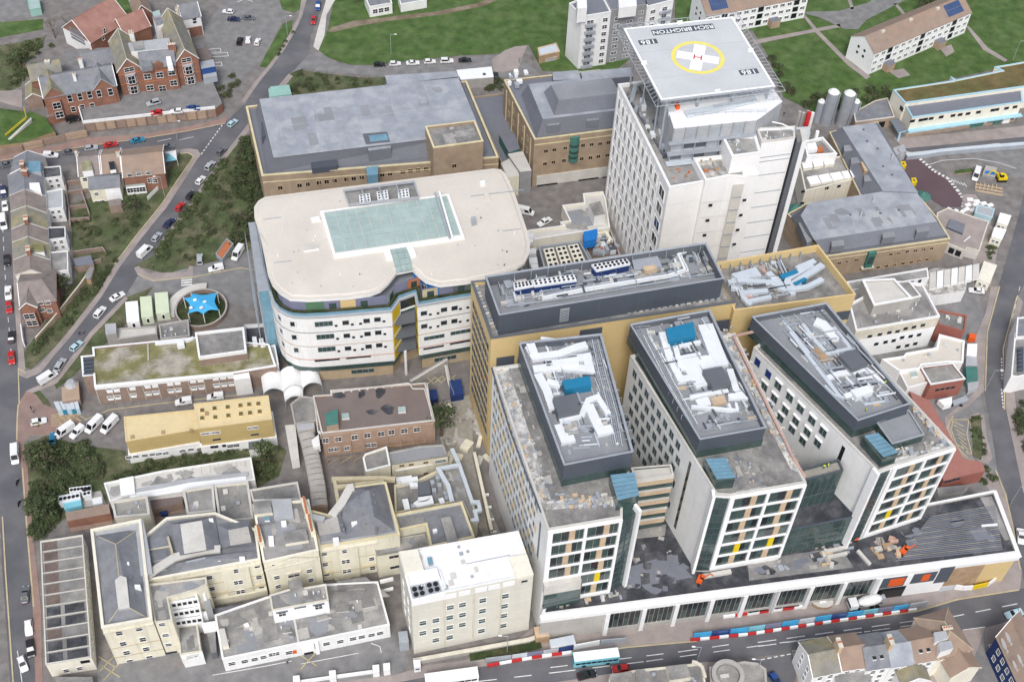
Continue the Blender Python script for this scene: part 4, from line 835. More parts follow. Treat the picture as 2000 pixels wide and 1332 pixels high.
# helipad
fr('e2'); ZH = 62.0
HP = root_at('helipad','pale grey square helipad with white cross in a yellow ring',(900,480), ZH, 'helipad',45.0)
hp = WL([(95,200),(505,980),(1750,830),(1285,72)],ZH); b = MB(); b.prism(hp, ZH-.7, ZH, 'galv','helideck'); b.build('deck', HP)
def deckpt(s, t): return (hp[0]*(1-s)+hp[3]*s)*(1-t)+(hp[1]*(1-s)+hp[2]*s)*t      # s across, t towards the camera
b = MB(); b.strip(inset(hp, .35), .55, ZH, ZH+.03,'white_clean', closed=True); b.build('edge_line', HP)
for t in (.36, .72): b = MB(); b.strip([deckpt(.02, t), deckpt(.98, t)],.07, ZH, ZH+.012,'steel'); b.build('deck_seam', HP)
c0 = W2((905,515), ZH); ex = (hp[3]-hp[0]).normalized(); ey = (hp[0]-hp[1]).normalized(); r0 = (W2((1195,520), ZH)-W2((615,500), ZH)).length/2
ring = [c0+Vector((math.cos(2*math.pi*k/56), math.sin(2*math.pi*k/56)))*(r0*.925) for k in range(56)]
b = MB(); b.strip(ring, r0*.15, ZH, ZH+.02,'yellow_pale', closed=True); b.build('yellow_ring', HP)
cx = (W2((1130,540), ZH)-W2((695,470), ZH)); cx.normalize(); cy = Vector((-cx.y, cx.x)); R1 = r0*.79
for d, e in ((cx, cy),(cy, cx)):
    b = MB(); b.strip([c0-d*R1, c0+d*R1],R1*.56, ZH+(.0 if d is cx else .004), ZH+(.026 if d is cx else .03), 'white_clean'); b.build('cross_arm', HP)
mh = MB(); hs_ = R1*.17
for s in (-1,1): mh.strip([c0+cx*hs_*s-cy*hs_*1.05, c0+cx*hs_*s+cy*hs_*1.05],hs_*.36, ZH+.03, ZH+.045,'red')
mh.strip([c0-cx*hs_*.8, c0+cx*hs_*.8],hs_*.36, ZH+.03, ZH+.046,'red'); mh.build('letter_h', HP)
def deck_text(txt, cpx, size, rot, board, spacing=1.0):
    cu = bpy.data.curves.new('text','FONT'); cu.body = txt; cu.size = size; cu.align_x = 'CENTER'; cu.align_y = 'CENTER'; cu.extrude = .01; cu.space_character = spacing; cu.offset = size*.012
    o_ = bpy.data.objects.new('tmp', cu); COL.objects.link(o_); dg = bpy.context.evaluated_depsgraph_get(); me = bpy.data.meshes.new_from_object(o_.evaluated_get(dg)); bpy.data.objects.remove(o_)
    me.materials.clear(); me.materials.append(MAT['white_clean']); q = W2(cpx, ZH); o2 = bpy.data.objects.new('lettering', me); COL.objects.link(o2); o2.parent = HP
    o2.location = Vector((q.x, q.y, ZH+.045))-HP.location; o2.rotation_euler = (0,0, rot)
    d = Vector((math.cos(rot), math.sin(rot))); m_ = MB(); m_.strip([q-d*board[0]/2, q+d*board[0]/2],board[1],ZH, ZH+.025,'charcoal'); m_.build('sign_board', HP)
ra = math.atan2(ex.y, ex.x)+math.pi
Ld = (W2((1080,180), ZH)-W2((405,245), ZH)).length
deck_text('RSCH BRIGHTON',(745,213), Ld*.125, ra, (Ld, Ld*.14),1.0); deck_text('186',(365,348), Ld*.14, ra, (Ld*.29, Ld*.12),1.15); deck_text('186',(1458,672), Ld*.14, ra, (Ld*.29, Ld*.12),1.15)
# safety netting frame round the deck, bar by bar
ho = inset(hp, -2.0)
hpc = ccw(hp)
for i in range(4):
    a, c, ao, co = hpc[i-1],hpc[i],ho[i-1],ho[i]; b = MB(); b.tube((ao.x, ao.y, ZH-.2),(co.x, co.y, ZH-.2), .1,'galv',5); b.build('net_rail', HP)
    for k in range(23):
        t = k/22; p0, p1 = a+(c-a)*t, ao+(co-ao)*t; b = MB(); b.tube((p0.x, p0.y, ZH-.6),(p1.x, p1.y, ZH-.2), .09,'galv',4); b.build('net_bar', HP)
b = MB()
for s in (.08, .36, .64, .92):
    for t in (.12, .45, .78): q = deckpt(s, t); b.tube((q.x, q.y, 45),(q.x, q.y, ZH-.7), .3,'steel',6)
o = b.build('support_leg', HP); o['kind'] = 'stuff'
for (x, y) in ((320,575),(1480,440),(1120,885),(710,140)):
    q = W2((x, y), ZH); b = MB()
    for k in (-.5, .5): b.box((q.x, q.y+k, ZH),(1.5, .35, .25), 'white_clean', ra); 
    b.build('fire_hatch', HP)
# ------------------------------------------------------------------ low blocks between the children's wing and the tower
fr('e3')
LB = bld('service_block','low pale service block with flat mossy roof beside the tower', [(585,1040),(640,1150),(570,1160),(595,1185),(330,1220),(350,1290),(930,1200),(900,1000),(880,940),(735,955),(745,1020)],5.0, wall='cream_pale', roof='concrete_pale', par=.8, pw=.4, cop='white', z0=0)
pbox(LB.root, [(778,1030),(818,1118),(898,1105),(860,1010)],8.0,4.2,'white','lift_motor_room','felt_pale'); pbox(LB.root, [(790,1035),(825,1108),(888,1096),(852,1020)],8.02,7.9,'felt_pale','roof_patch')
fr('b3'); fanb = fanbank
CH = root_at('chiller_compound','chiller compound of white fan units in a dark frame',(470,540),4,'machine')
block(CH, [(305,470),(350,640),(660,590),(575,435)],5.5,0, wall='steel', roof='felt', par=1.6, pw=.4, cop='galv')
for k in range(3): fanbank(CH, [(340+80*k, 490-12*k),(375+85*k, 610-14*k),(440+85*k, 598-14*k),(400+80*k, 480-12*k)],6.3,4.0,2, 4,'cream_pale','cream_pale',1.0)
for (x, y, s) in ((265,500,1.2),(270,560,1.4),(280,600,1.2),(250,430,1.0),(255,400,.9)): pbox(CH, [(x-20*s,y-10*s),(x-15*s,y+18*s),(x+22*s,y+12*s),(x+18*s,y-14*s)],6.0,4.5,'duct_white','air_unit')
fr('b3'); BP = root_at('blue_tank','bright blue rooftop tank beside the tower',(640,410),6,'tank',4.2); pbox(BP, [(600,375),(605,440),(680,425),(690,355)],8.0,5.0,'bright_blue','tank_body')
q = WL([(600,375),(605,440),(680,425),(690,355)],8.0); b = MB(); b.prism(inset(q, -.15),6.4,6.6,'bright_blue'); b.build('band', BP); b = MB()
for e in q: b.tube((e.x, e.y, 4.2),(e.x, e.y, 5.0), .15,'steel',5)
o = b.build('leg', BP); o['kind'] = 'stuff'
YD = root_at('boiler_yard','sunken plant yard of pipes and tanks at the foot of the tower',(720,480),2,'building'); block(YD, [(580,430),(650,560),(840,530),(770,345)],2.5,0, wall='brown_brick', roof='felt_rust', par=1.2, pw=.4, cop='concrete')
scatter(YD, [(620,450),(660,540),(830,510),(770,400)],1.4,34,51,('steel','charcoal','terracotta','duct_white','galv'),(.8,2.6),(.4,1.8),('tank','pump','pipework')); duct(YD, [(690,385),(740,370),(775,420),(760,440)],2.6, .9, .9,'cream_pale')
# ------------------------------------------------------------------ brick building with big grey membrane roof
fr('a2')
CB = bld('brick_hall','long buff brick hospital building under a wide grey mansard roof', [(0,815),(122,1345),(1935,1205),(1690,620)],17.0, wall='buff_brick', roof='membrane_dk', par=.8, pw=.6, cop='coping_yellow')
C = CB.root
loft(C, [(75,850),(160,1330),(1850,1165),(1640,600)],16.3,[(105,760),(215,1205),(1800,1015),(1625,590)],22.0,'membrane_dk','membrane')
pbox(C, [(1065,580),(1082,648),(1640,595),(1605,545)],22.0,15,'membrane_dk','rear_roof','membrane')
for a, c in (((210,765),(310,1190)),((495,722),(622,1155)),((790,685),(885,1020)),((1075,645),(1165,930)),((1345,600),(1460,900))): duct(C, [a, c],22.0, .16, .06,'lead','roof_seam')
duct(C, [(185,975),(640,925),(1690,795)],22.0, .12, .05,'lead','roof_seam'); duct(C, [(108,762),(216,1205)],22.0, .25, .12,'lead','roof_seam'); duct(C, [(216,1205),(1390,1065)],22.0, .25, .1,'lead','roof_seam')
CS = block(C, [(1372,968),(1435,1132),(1818,1080),(1752,922)],26.0,0, wall='buff_brick', roof='felt', par=.9, pw=.5, cop='coping_yellow')
F = Fac(C, CS.p[1],CS.p[2]); F.wins([(1595,1270)],1.3,1.4,'tan'); pbox(C, [(1600,1010),(1610,1055),(1760,1030),(1745,985)],25.3,25.05,'felt_pale','roof_patch')
# well in the roof and dormer shafts on the front slope
pbox(C, [(893,1025),(920,1105),(1105,1085),(1080,1010)],22.12,21.5,'charcoal','roof_well','charcoal_lt'); pbox(C, [(940,1040),(955,1085),(1095,1070),(1075,1025)],22.2,22.0,'steel','rooflight','glass_blue'); pbox(C, [(1325,752),(1332,795),(1390,785),(1382,745)],23.2,21.9,'membrane','roof_vent')
pbox(C, [(930,1112),(940,1155),(1112,1132),(1100,1095)],21.2,17.0,'membrane_dk','dormer','membrane'); pbox(C, [(490,1190),(505,1290),(700,1270),(690,1160)],18.5,16.4,'charcoal','louvre_recess'); pbox(C, [(115,940),(120,1050),(155,1040),(150,935)],20.0,16.5,'charcoal','louvre_recess')
pbox(C, [(920,1280),(930,1345),(1010,1335),(1015,1270)],18.0,12,'glass_blue','link_roof')
F = fac(CB, 1,2); fr('b2')
F.wins([(340,150),(460,135),(510,127),(580,118),(628,112),(678,106),(750,97),(795,92),(845,86),(972,69),(1020,62),(1100,52),(1147,45),(1193,40),(1243,34)],1.3,1.5,'tan')
F.panel(0, F.L, 14.2,14.5,'coping_yellow', .1,0,'string_course')
for k in range(1,9): F.panel(F.L*k/17-.1, F.L*k/17+.1,0, 14.2,'buff_brick', .12,0,'pilaster')
fr('a2'); WR = bld('loading_canopy','low building with a bright white roof behind the brick hall', [(1612,538),(1640,612),(1897,590),(1880,512)],4.0, wall='concrete', roof='membrane_white', par=0); pbox(WR.root, [(1812,562),(1816,575),(1838,572),(1834,559)],4.3,3.9,'charcoal','roof_vent')
GH = bld('mint_shelter','pale green flat-roofed shelter beside the diagonal road', [(188,665),(195,740),(350,720),(330,650)],3.4, cat='shelter', wall='mint', roof='mint', par=0); 
pbox(GH.root, [(172,685),(180,745),(200,742),(192,665)],3.0,0,'mint','side_wing')
# terrace strip right of brick hall
fr('o'); RS = bld('rear_range','narrow dark-roofed service range behind the brick hall', [(922,190),(985,330),(1010,325),(1000,180)],6.0, wall='buff_brick', roof='membrane_dk', par=.5)
fr('e3'); block(RS.root, [(130,530),(200,660),(280,630),(240,520)],9.0,0, wall='copper_green', roof='membrane_dk', par=0); pbox(RS.root, [(140,735),(190,840),(275,825),(230,690)],8.0,0,'cream','white_roof_block','concrete_pale'); pbox(RS.root, [(190,670),(280,800),(365,790),(300,650)],9.0,0,'grey_render','white_roof_block','concrete_pale')
# ------------------------------------------------------------------ brick building with slate-grey mansard
DBD = bld('mansard_building','tan brick building with dark grey mansard roof left of the tower', [(165,135),(385,565),(1000,487),(860,60)],19.0, wall='buff_brick', roof='membrane_dk', par=.5, pw=.5, cop='coping_yellow'); D = DBD.root
loft(D, [(290,240),(402,552),(1010,478),(900,140)],18.8,[(340,165),(445,420),(1010,352),(880,110)],24.5,'membrane_dk','membrane'); loft(D, [(450,225),(525,395),(1010,340),(900,170)],24.4,[(505,172),(560,282),(1000,232),(940,120)],28.5,'membrane_dk','membrane_mid')
pbox(D, [(515,80),(520,138),(720,130),(700,65)],24,17,'membrane_dk','rear_dormer','membrane'); pbox(D, [(720,75),(730,140),(1100,110),(1080,45)],23.5,17,'membrane_dk','rear_roof','membrane')
for p_ in [(515,445),(800,410)]: pbox(D, [(p_[0]-42,p_[1]-15),(p_[0]-38,p_[1]+22),(p_[0]+50,p_[1]+14),(p_[0]+46,p_[1]-18)],22.8,20.0,'membrane_dk','dormer','membrane_mid')
F = fac(DBD, 1,2); F.wins([(467,650),(527,640),(607,628),(735,608),(797,602),(858,596),(918,588),(460,740),(520,730),(597,718),(725,705),(788,697),(846,688),(910,680),(453,830),(513,822),(592,815),(653,803),(715,795),(777,787),(835,778),(895,770)],1.2,1.3,'tan')
F.panel(0, F.L, 16.6,16.9,'coping_yellow', .15,0,'string_course')
for p_ in [(575,700),(880,650)]: u, z = F.uz(p_); F.panel(u-.25, u+.25,4, 16.6,'buff_brick', .15,0,'pilaster')
u, z = F.uz((668,650)); b = MB()
pts = [F.pt(u+1.5*math.cos(a_),0,1.2*math.sin(a_)) for a_ in [math.pi*k/6 for k in range(7)]]; b.prism([Vector((v.x, v.y)) for v in pts],8.5,18.2,'copper_green'); b.build('oriel', D)
for zz in (10,12,14.5): b = MB(); b.prism([Vector((v.x, v.y)) for v in [F.pt(u+1.55*math.cos(a_),0,1.26*math.sin(a_)) for a_ in [math.pi*k/6 for k in range(7)]]],zz, zz+.9,'glass_green'); b.build('oriel_window', D)
u0, z = F.uz((395,900)); F.panel(u0, F.L, .2,4.2,'concrete_pale', .4,0,'arcade_band')
for a_, c_ in (((400,890),(540,975)),((580,880),(652,925)),((700,850),(835,915)),((872,830),(900,890))): F.ppanel(a_, c_, 'glass_dark', .5,'shopfront')
F2_ = fac(DBD, 0,1); F2_.auto(5,3, 17,3, 1.2,1.6,'tan')
for k in range(5): F2_.panel(F2_.L*(.1+.2*k)-.3, F2_.L*(.1+.2*k)+.3,0, 17,'coping_yellow', .2,0,'pilaster')
scatter(D, [(190,70),(200,190),(320,180),(330,80)],19.2,9, 61,('duct_white','galv','white_clean'),(.8,2.4),(.5,1.5),('air_unit',))
# ------------------------------------------------------------------ children's wing with rounded cream roof
fr('b2'); KZ = 31.5
K = root_at('childrens_wing','rounded white hospital wing with cream roof and glazed atrium',(1000,480), KZ)
rp = [(245,205),(205,228),(178,268),(180,330),(212,430),(240,560),(262,680),(290,745),(335,795),(400,836),(520,842),(760,828),(900,808),(960,785),(1010,740),(1062,675),(1160,655),(1195,690),(1240,728),(1330,752),(1500,733),(1680,690),(1800,650),(1855,610),(1885,550),(1888,490),(1865,400),(1800,205),(1760,110),(1735,60),(1705,35),(1660,30)]
kr = ccw(WL(rp, KZ)); b = MB(); b.side(kr, KZ-.9, KZ, 'white'); b.side(inset(kr, .9), KZ, KZ+.25,'cream_roof', inset(kr, 1.3)); b.ngon(kr, KZ, 'cream_roof'); b.ngon(kr, KZ-.9,'white', True); b.ngon(inset(kr, 1.3), KZ+.25,'cream_roof'); b.build('roof', K)
qp = [(190,330),(235,640),(272,790),(300,872),(335,915),(380,940),(420,953),(500,958),(620,952),(1030,918),(1080,845),(1175,812),(1190,886),(1515,830),(1760,770),(1840,690),(1800,420),(1680,120),(1600,110),(260,300)]
kq = WL(qp, 26.0); kc = ccw(kq); b = MB(); b.side(kc, 5.2,26,'white'); b.ngon(kc, 26,'steel'); b.ngon(kc, 5.2,'charcoal', True); b.build('wall', K)
ki = inset(kc, 1.6); b = MB(); b.side(ki, 26, KZ-.9,'purple'); b.build('top_storey', K); kb = inset(kc, .9); b = MB(); b.side(kb, 0,5.2,'stone_tan'); b.build('base_storey', K)
b = MB(); b.strip(inset(kc, .2), .9,26,26.5,'lead', closed=True); b.build('coping', K); b = MB(); b.strip(inset(kc, .35), .06,26.5,27.5,'glass_blue', closed=True); b.build('glass_balustrade', K); b = MB(); b.strip(inset(kc, .95), .5,26,27.7,'ivy', closed=True); b.build('planter', K)
# floor lines
for zz, mt_ in ((20.3,'charcoal'),(14.9,'wood'),(9.6,'terracotta')): b = MB(); b.strip(inset(kc, -.02), .1, zz, zz+.16, mt_, closed=True); b.build('floor_line', K)
b = MB(); b.strip(inset(kc, .05), .3,5.0,6.6,'glass_green', closed=True); b.build('glazed_band', K)
fr('f1')
nidx = len(qp); FL = Fac(K, kq[8],kq[9]); FLa = Fac(K, kq[6],kq[8]); FRt = Fac(K, kq[12],kq[13])
def kw(F, ps, w_, h_, kind='plain'): F.wins(ps, w_, h_, kind)
kw(FL, [(848,392),(1026,376),(1118,365),(858,502),(1034,487),(1125,476),(868,610),(1043,594),(1133,583)],1.7,1.7); kw(FL, [(905,407),(975,400),(1173,380),(767,418),(915,516),(983,509),(1181,488),(780,528),(925,623),(991,616),(1187,596),(790,634)],.75, .75,'dark')
kw(FL, [(662,402),(676,510),(688,617)],4.6,1.9,'ribbon'); kw(FLa, [(566,430),(580,540),(592,648)],.75, .75,'dark'); kw(FLa, [(404,404),(418,516),(436,624)],1.6,1.7); kw(FL, [(692,708),(958,684)],6.6, .7,'slot')
kw(FRt, [(1512,312),(1683,282),(1773,268),(1515,422),(1683,393),(1771,378)],1.7,1.7); kw(FRt, [(1567,322),(1632,312),(1822,275),(1885,263),(1568,432),(1632,422),(1820,384),(1884,373)],.75, .75,'dark'); kw(FRt, [(1600,515),(1825,470)],5.6,1.5,'ribbon'); kw(FRt, [(1595,602),(1820,558)],5.6, .7,'slot')
kw(Fac(K, kq[3],kq[4]), [(288,352),(303,462),(320,572)],1.3,1.7)
# coloured entrance slot
fr('b2'); A_ = kq[9]; B_ = kq[12]; bkv = Vector((-(B_-A_).normalized().y, (B_-A_).normalized().x))
for (s, e, mt_) in ((A_, kq[10],'yellow'),(kq[11],B_, 'yellow')):
    F = Fac(K, s, e); 
    for k in range(4): F.panel(.3, F.L*.95,6.8+k*4.9,10.6+k*4.9, mt_, .1,0,'coloured_panel')
F = Fac(K, kq[10],kq[11])
for k in range(5): F.panel(.1, F.L-.1,6+k*4.1,9.2+k*4.1,'glass_green' if k % 2 else 'glass', .08,0,'pane'); 
for k in range(3): b = MB(); a_, c_ = kq[9]*.9+kq[12]*.1, kq[12]*.9+kq[9]*.1; b.prism([a_, c_, kq[11]-bkv*0, kq[10]],9.6+k*5.3,10.1+k*5.3,'charcoal_lt'); b.build('balcony', K)
q = kq[9]*.55+kq[12]*.45; b = MB(); b.tube((q.x, q.y, 0),(q.x, q.y, 9.8), .4,'white',8); b.build('column', K)
# colours along the recessed top storey
FTs = [(Fac(K, ki[i-1],ki[i])) for i in range(len(ki))]
cols = ('purple','steel','purple','terracotta','purple','stone_yellow','purple','charcoal_lt','green','purple','yellow_clad','purple')
k = 0
for F in FTs:
    if F.n.y < .2 and F.L > 3:
        n = max(1, int(F.L/3.2))
        for j in range(n):
            F.panel(F.L*j/n+.05, F.L*(j+1)/n-.05,26.2,30.2, cols[k % len(cols)],.07,0,'coloured_panel'); 
            if k % 2: F.panel(F.L*(j+.3)/n, F.L*(j+.75)/n, 27.4,29.4,'glass_green', .14,0,'window')
            k += 1
fr('b2'); F = Fac(K, WL([(1162,662),(1330,752)],KZ)[0],WL([(1162,662),(1330,752)],KZ)[1]); F.panel(.2, F.L*.95,26.2,30.5,'bright_blue', .0, .5,'blue_wall'); F.wins([(1232,765),(1290,790)],1.6,1.6,'cross')
# base storey ribbon windows
Fb = [Fac(K, kb[i-1],kb[i]) for i in range(len(kb))]
for F in Fb:
    if F.n.y < -.3 and F.L > 8:
        n = int(F.L/8.5)
        for j in range(n): F.at(F.L*(j+.5)/n, 2.4,6.2,1.7,'ribbon')
# atrium roof: white kerb, individual glass panes
at = WL([(585,292),(672,575),(1482,455),(1385,185)],KZ+1.0); b = MB(); b.prism(at, KZ+.2, KZ+.9,'white_clean'); b.build('atrium_kerb', K); b = MB(); b.prism(WL([(608,300),(680,555),(1460,442),(1374,196)],KZ+.95), KZ+.8, KZ+.93,'concrete_pale'); b.build('glazing_bed', K); ai = WL([(612,305),(682,550),(1455,438),(1370,200)],KZ+1.0)
for r in range(7):
    for c in range(12):
        def bl(s, t): return (ai[0]*(1-s)+ai[3]*s)*(1-t)+(ai[1]*(1-s)+ai[2]*s)*t
        s0, s1, t0, t1 = c/12+.0025,(c+1)/12-.0025, r/7+.005,(r+1)/7-.005; m_ = MB(); m_.prism([bl(s0, t0), bl(s1, t0), bl(s1, t1), bl(s0, t1)],KZ+.85, KZ+1.02+.03*((r*5+c*3) % 3), 'glass_roof'); m_.build('roof_pane', K)
nk = WL([(1018,518),(1060,668),(1160,652),(1135,500)],KZ+.8)
for r in range(4):
    for c in range(3):
        def bl(s, t): return (nk[0]*(1-s)+nk[3]*s)*(1-t)+(nk[1]*(1-s)+nk[2]*s)*t
        m_ = MB(); m_.prism([bl(c/3+.01, r/4+.01), bl((c+1)/3-.01, r/4+.01), bl((c+1)/3-.01,(r+1)/4-.01), bl(c/3+.01,(r+1)/4-.01)],KZ+.2, KZ+.6,'glass_roof'); m_.build('roof_pane', K)
duct(K, [(995,520),(1018,588)],KZ+.25,1.6, .7,'white_clean','upstand'); duct(K, [(1140,508),(1165,570)],KZ+.25,1.6, .7,'white_clean','upstand')
duct(K, [(1300,175),(1390,455)],KZ+1.2, .5, .6,'galv','gantry_rail'); duct(K, [(1325,170),(1405,450)],KZ+1.2, .5, .6,'white_clean','gantry_rail')
pbox(K, [(730,170),(760,250),(1200,205),(1170,105)],KZ+.3, KZ+.24,'felt','plant_floor')
for (x0, y0) in ((940,175),(1070,165),(830,195)): fanbank(K, [(x0,y0),(x0+5,y0+48),(x0+70,y0+38),(x0+62,y0-10)],KZ+2.0, KZ+.3,3, 3,'duct_white','charcoal', .5)
for t in (0, .25, .5, .75,1): duct(K, [(735+430*t, 168-60*t),(765+430*t, 245-50*t)],KZ+2.3, .25, .25,'galv','frame_beam')
duct(K, [(730,160),(1170,105)],KZ+2.0, .4, .6,'lead','frame_beam'); duct(K, [(760,250),(1200,205)],KZ+1.6, .4, .6,'lead','frame_beam')
pbox(K, [(475,505),(485,540),(580,525),(572,495)],KZ+.7, KZ+.2,'white','rooflight','concrete_pale'); pbox(K, [(528,332),(535,355),(590,348),(580,325)],KZ+.8, KZ+.2,'white','roof_hatch'); pbox(K, [(1522,330),(1528,368),(1555,362),(1550,325)],KZ+1.4, KZ+.2,'steel','fan_unit'); pbox(K, [(1600,175),(1612,225),(1640,220),(1630,170)],KZ+.5, KZ+.2,'cream_roof','roof_hatch'); pbox(K, [(1575,108),(1580,130),(1612,125),(1606,100)],KZ+.9, KZ+.2,'white','fan_unit')
R_ = random.Random(8)
for k in range(60):
    p_ = (R_.uniform(230,1830), R_.uniform(230,780)); q = W2(p_, KZ+.25)
    if inpoly(q, inset(kr, 2)) and not inpoly(q, inset(ccw(at), -1)) and not inpoly(q, inset(ccw(nk), -2)): m_ = MB(); m_.tube((q.x, q.y, KZ+.2),(q.x, q.y, KZ+.2+R_.uniform(.2, .7)),R_.uniform(.08, .2), R_.choice(('steel','charcoal_lt','white')),6); m_.build('vent_pipe', K)
for (a, c) in (((235,345),(345,330)),((300,612),(410,600)),((1715,415),(1830,402)),((1520,200),(1850,160))): duct(K, [a, c],KZ+.25, .12, .2,'steel','anchor_rail')
duct(K, [(265,505),(215,430)],KZ+.25, .08, .04,'concrete','roof_seam')
# scaffold and blue-glazed escape stair on its left flank
ST = root_at('escape_stair','blue glazed escape stair with scaffolding on the left of the children wing',(200,600),15,'staircase')
SB = block(ST, [(148,365),(205,790),(275,780),(235,640),(185,360)],27.0,0, wall='glass_blue', roof='galv', par=0); F = fac(SB, 0,1)
for k in range(9): F.panel(0, F.L, 2.5+2.7*k, 2.8+2.7*k, 'galv', .2,0,'landing')
for k in range(7): F.panel(F.L*k/6-.08, F.L*k/6+.08,0, 27,'steel', .3,0,'standard')
b = MB()
for k in range(8):
    a = F.pt(F.L*k/7,0, 1.6); b.tube(a, a+Vector((0,0, 24)),.07,'galv',4)
for k in range(9): b.tube(F.pt(0,2.5+2.6*k, 1.6), F.pt(F.L, 2.5+2.6*k, 1.6), .06,'galv',4)
o = b.build('scaffold', ST); o['kind'] = 'stuff'
# ------------------------------------------------------------------ helpers for small houses
def plan(FL, FR, ze, depth):
    a, c = W2(FL, ze), W2(FR, ze); d = (c-a).normalized(); n = Vector((-d.y, d.x)); return [a, c, c+n*depth, a+n*depth]
def house(root, FL, FR, ze, depth, rise, axis=0, z0=0, wins=None, **k):
    p = plan(FL, FR, ze, depth); g = gable(root, p, ze, rise, z0, axis=axis, **k); F = Fac(root, p[0],p[1])
    if wins: F.wins(wins[0],wins[1],wins[2],wins[3] if len(wins) > 3 else 'sash')
    return p, g[1],F
def hroot(name, label, p, z, cat='house', group=None, zz=0): return root_at(name, label, p, z, cat, zz, group)
# ------------------------------------------------------------------ top left: brick villas on a walled terrace
ZP = 3.5; fr('a1')
sheet('raised_terrace', [(360,900,ZP),(600,822,ZP),(637,947,ZP),(1648,834,ZP),(1700,790,ZP),(1600,560,ZP),(1560,330,ZP),(520,380,ZP),(330,600,ZP)],ZP, 'tarmac', edge='red_brick')
sheet('lawn', [(-40,820,2.4),(80,860,2.4),(200,870,2.4),(230,850,2.4),(345,900,2.4),(420,1010,2.4),(170,1095,2.4),(-40,1120,2.4)],2.4,'grass', edge='wood')
sheet('garden_ground', [(-40,700,.1),(170,690,.1),(170,830,.1),(0,780,.1)],.13,'paving')
RW = root_at('retaining_wall','long buttressed brick retaining wall with white coping below the villas',(1100,920),2,'wall')
b = MB(); w0 = WL([(637,947),(1648,834)],ZP); F = Fac(RW, w0[0],w0[1])
for k in range(13): F.panel(F.L*k/13+.25, F.L*(k+1)/13-.12, .2, ZP-.1,'tan_brick' if k % 3 else 'brown_brick', .12,0,'panel'); F.panel(F.L*k/13-.1, F.L*k/13+.22, .1, ZP, 'brown_brick', .5,0,'buttress')
F.panel(0, F.L, ZP, ZP+1.0,'white', .1, .25,'coping'); F2 = Fac(RW, *WL([(600,822),(637,947)],ZP)); F2.panel(0, F2.L, ZP, ZP+1.0,'white', .1, .25,'coping')
RW2 = root_at('retaining_wall','low timber-brown retaining wall along the street below the lawn',(250,1060),1,'wall')
for k, (a, c) in enumerate((((-30,1155),(168,1115)),((170,1105),(322,1075)),((322,1068),(490,1035)),((490,1030),(660,1000)))):
    F = Fac(RW2, *WL([a, c],2.4)); F.panel(0, F.L, .1,2.6,'tan_brick' if k % 2 else 'brown_brick', .3, .1,'panel')
    F.panel(-.15, .15, .1,2.9,'brown_brick', .45, .1,'pier'); F.panel(0, F.L, 1.2,1.35,'brown_brick', .34,0,'rail')
fr('i2')
V = hroot('brick_villa','large red brick villa with twin gables and grey slate roofs',(950,900),6,'house', None, ZP)
zE = 13.0
pl, rl, FLg = house(V, (575,815),(840,765), zE, 17,4.2,1, ZP, wall='red_brick', roof='slate_moss', ridge='stone_yellow')
pr, rr, FRg = house(V, (1228,710),(1485,655), zE, 24,4.2,1, ZP, wall='red_brick', roof='slate_moss', ridge='stone_yellow')
pc, rc, FCg = house(V, (838,780),(1232,738), zE, 9,3.0,0, ZP, wall='red_brick', roof='slate', verge=None)
pbox(V, [(690,490),(730,590),(1180,545),(1160,430),(870,465)],zE+3.3, zE-1,'white','flat_roof','lead'); pbox(V, [(735,480),(770,570),(880,555),(860,460)],zE+3.6, zE+3.2,'copper_green','roof_hatch','felt_pale')
chimney(V, W2((1185,500), zE+5), zE, zE+5,2.4, .9, .2); chimney(V, W2((735,390), zE+3), ZP, zE+3.5,1.5,1.0, .2,'white',2)
pbox(V, [(970,190),(1020,300),(1165,250),(1060,130)],zE+1.5, ZP, 'white','stair_tower','slate'); pbox(V, [(965,140),(985,190),(1065,175),(1050,115)],zE+2.2, zE, 'lead','roof_lantern','glass_roof')
for F, c in ((FLg, (735,920)),(FRg, (1380,830))):
    u, z = F.uz(c); u = F.L*.5
    for zz, hh in ((5.6,2.6),(9.6,2.7)):
        b = MB(); pts = [F.pt(u+x, 0, y) for x, y in ((-1.7, -.1),(-1.1,1.0),(1.1,1.0),(1.7, -.1))]; b.prism([Vector((v.x, v.y)) for v in pts],zz-1.7, zz+1.6,'red_brick'); b.build('bay', V)
        F.at(u, zz, 1.9, hh, 'cross', out=1.02)
        for s in (-1,1):
            e0, e1 = (pts[0],pts[1]) if s < 0 else (pts[2],pts[3]); Fs = Fac(V, (e0.x, e0.y),(e1.x, e1.y)); Fs.at(Fs.L/2, zz, .8, hh, 'sash', out=.02)
    b = MB(); p4 = [F.pt(u+x, 0, y) for x, y in ((-1.9, -.1),(-1.2,1.2),(1.2,1.2),(1.9, -.1))]; b.prism([Vector((v.x, v.y)) for v in p4],11.3,11.55,'lead'); b.build('bay_roof', V)
    F.at(u, 13.0,2.8,1.5,'cross')
FCg.wins([(915,868),(1055,850),(1188,822),(945,995),(1085,1003),(1212,940)],2.0,1.9,'cross'); FCg.wins([(1240,1068)],2.2,1.2,'cross'); FLg.wins([(797,1190)],1.3,1.6,'sash'); FRg.wins([(1430,1078)],1.6,1.5,'sash')
u, z = FCg.uz((1040,760)); FCg.panel(u-1.5, u+1.5, zE-.6, zE+1.6,'red_brick', .3,0,'shaped_gable'); FCg.panel(u-.5, u+.5, zE+1.6, zE+2.4,'red_brick', .3,0,'shaped_gable'); pbox(V, [(1118,610),(1140,745),(1200,735),(1165,600)],zE+1.8, zE-.5,'white_clean','dormer'); u, z = FCg.uz((1165,690)); FCg.at(u, zE+.6,1.4,1.6,'cross', out=.9)
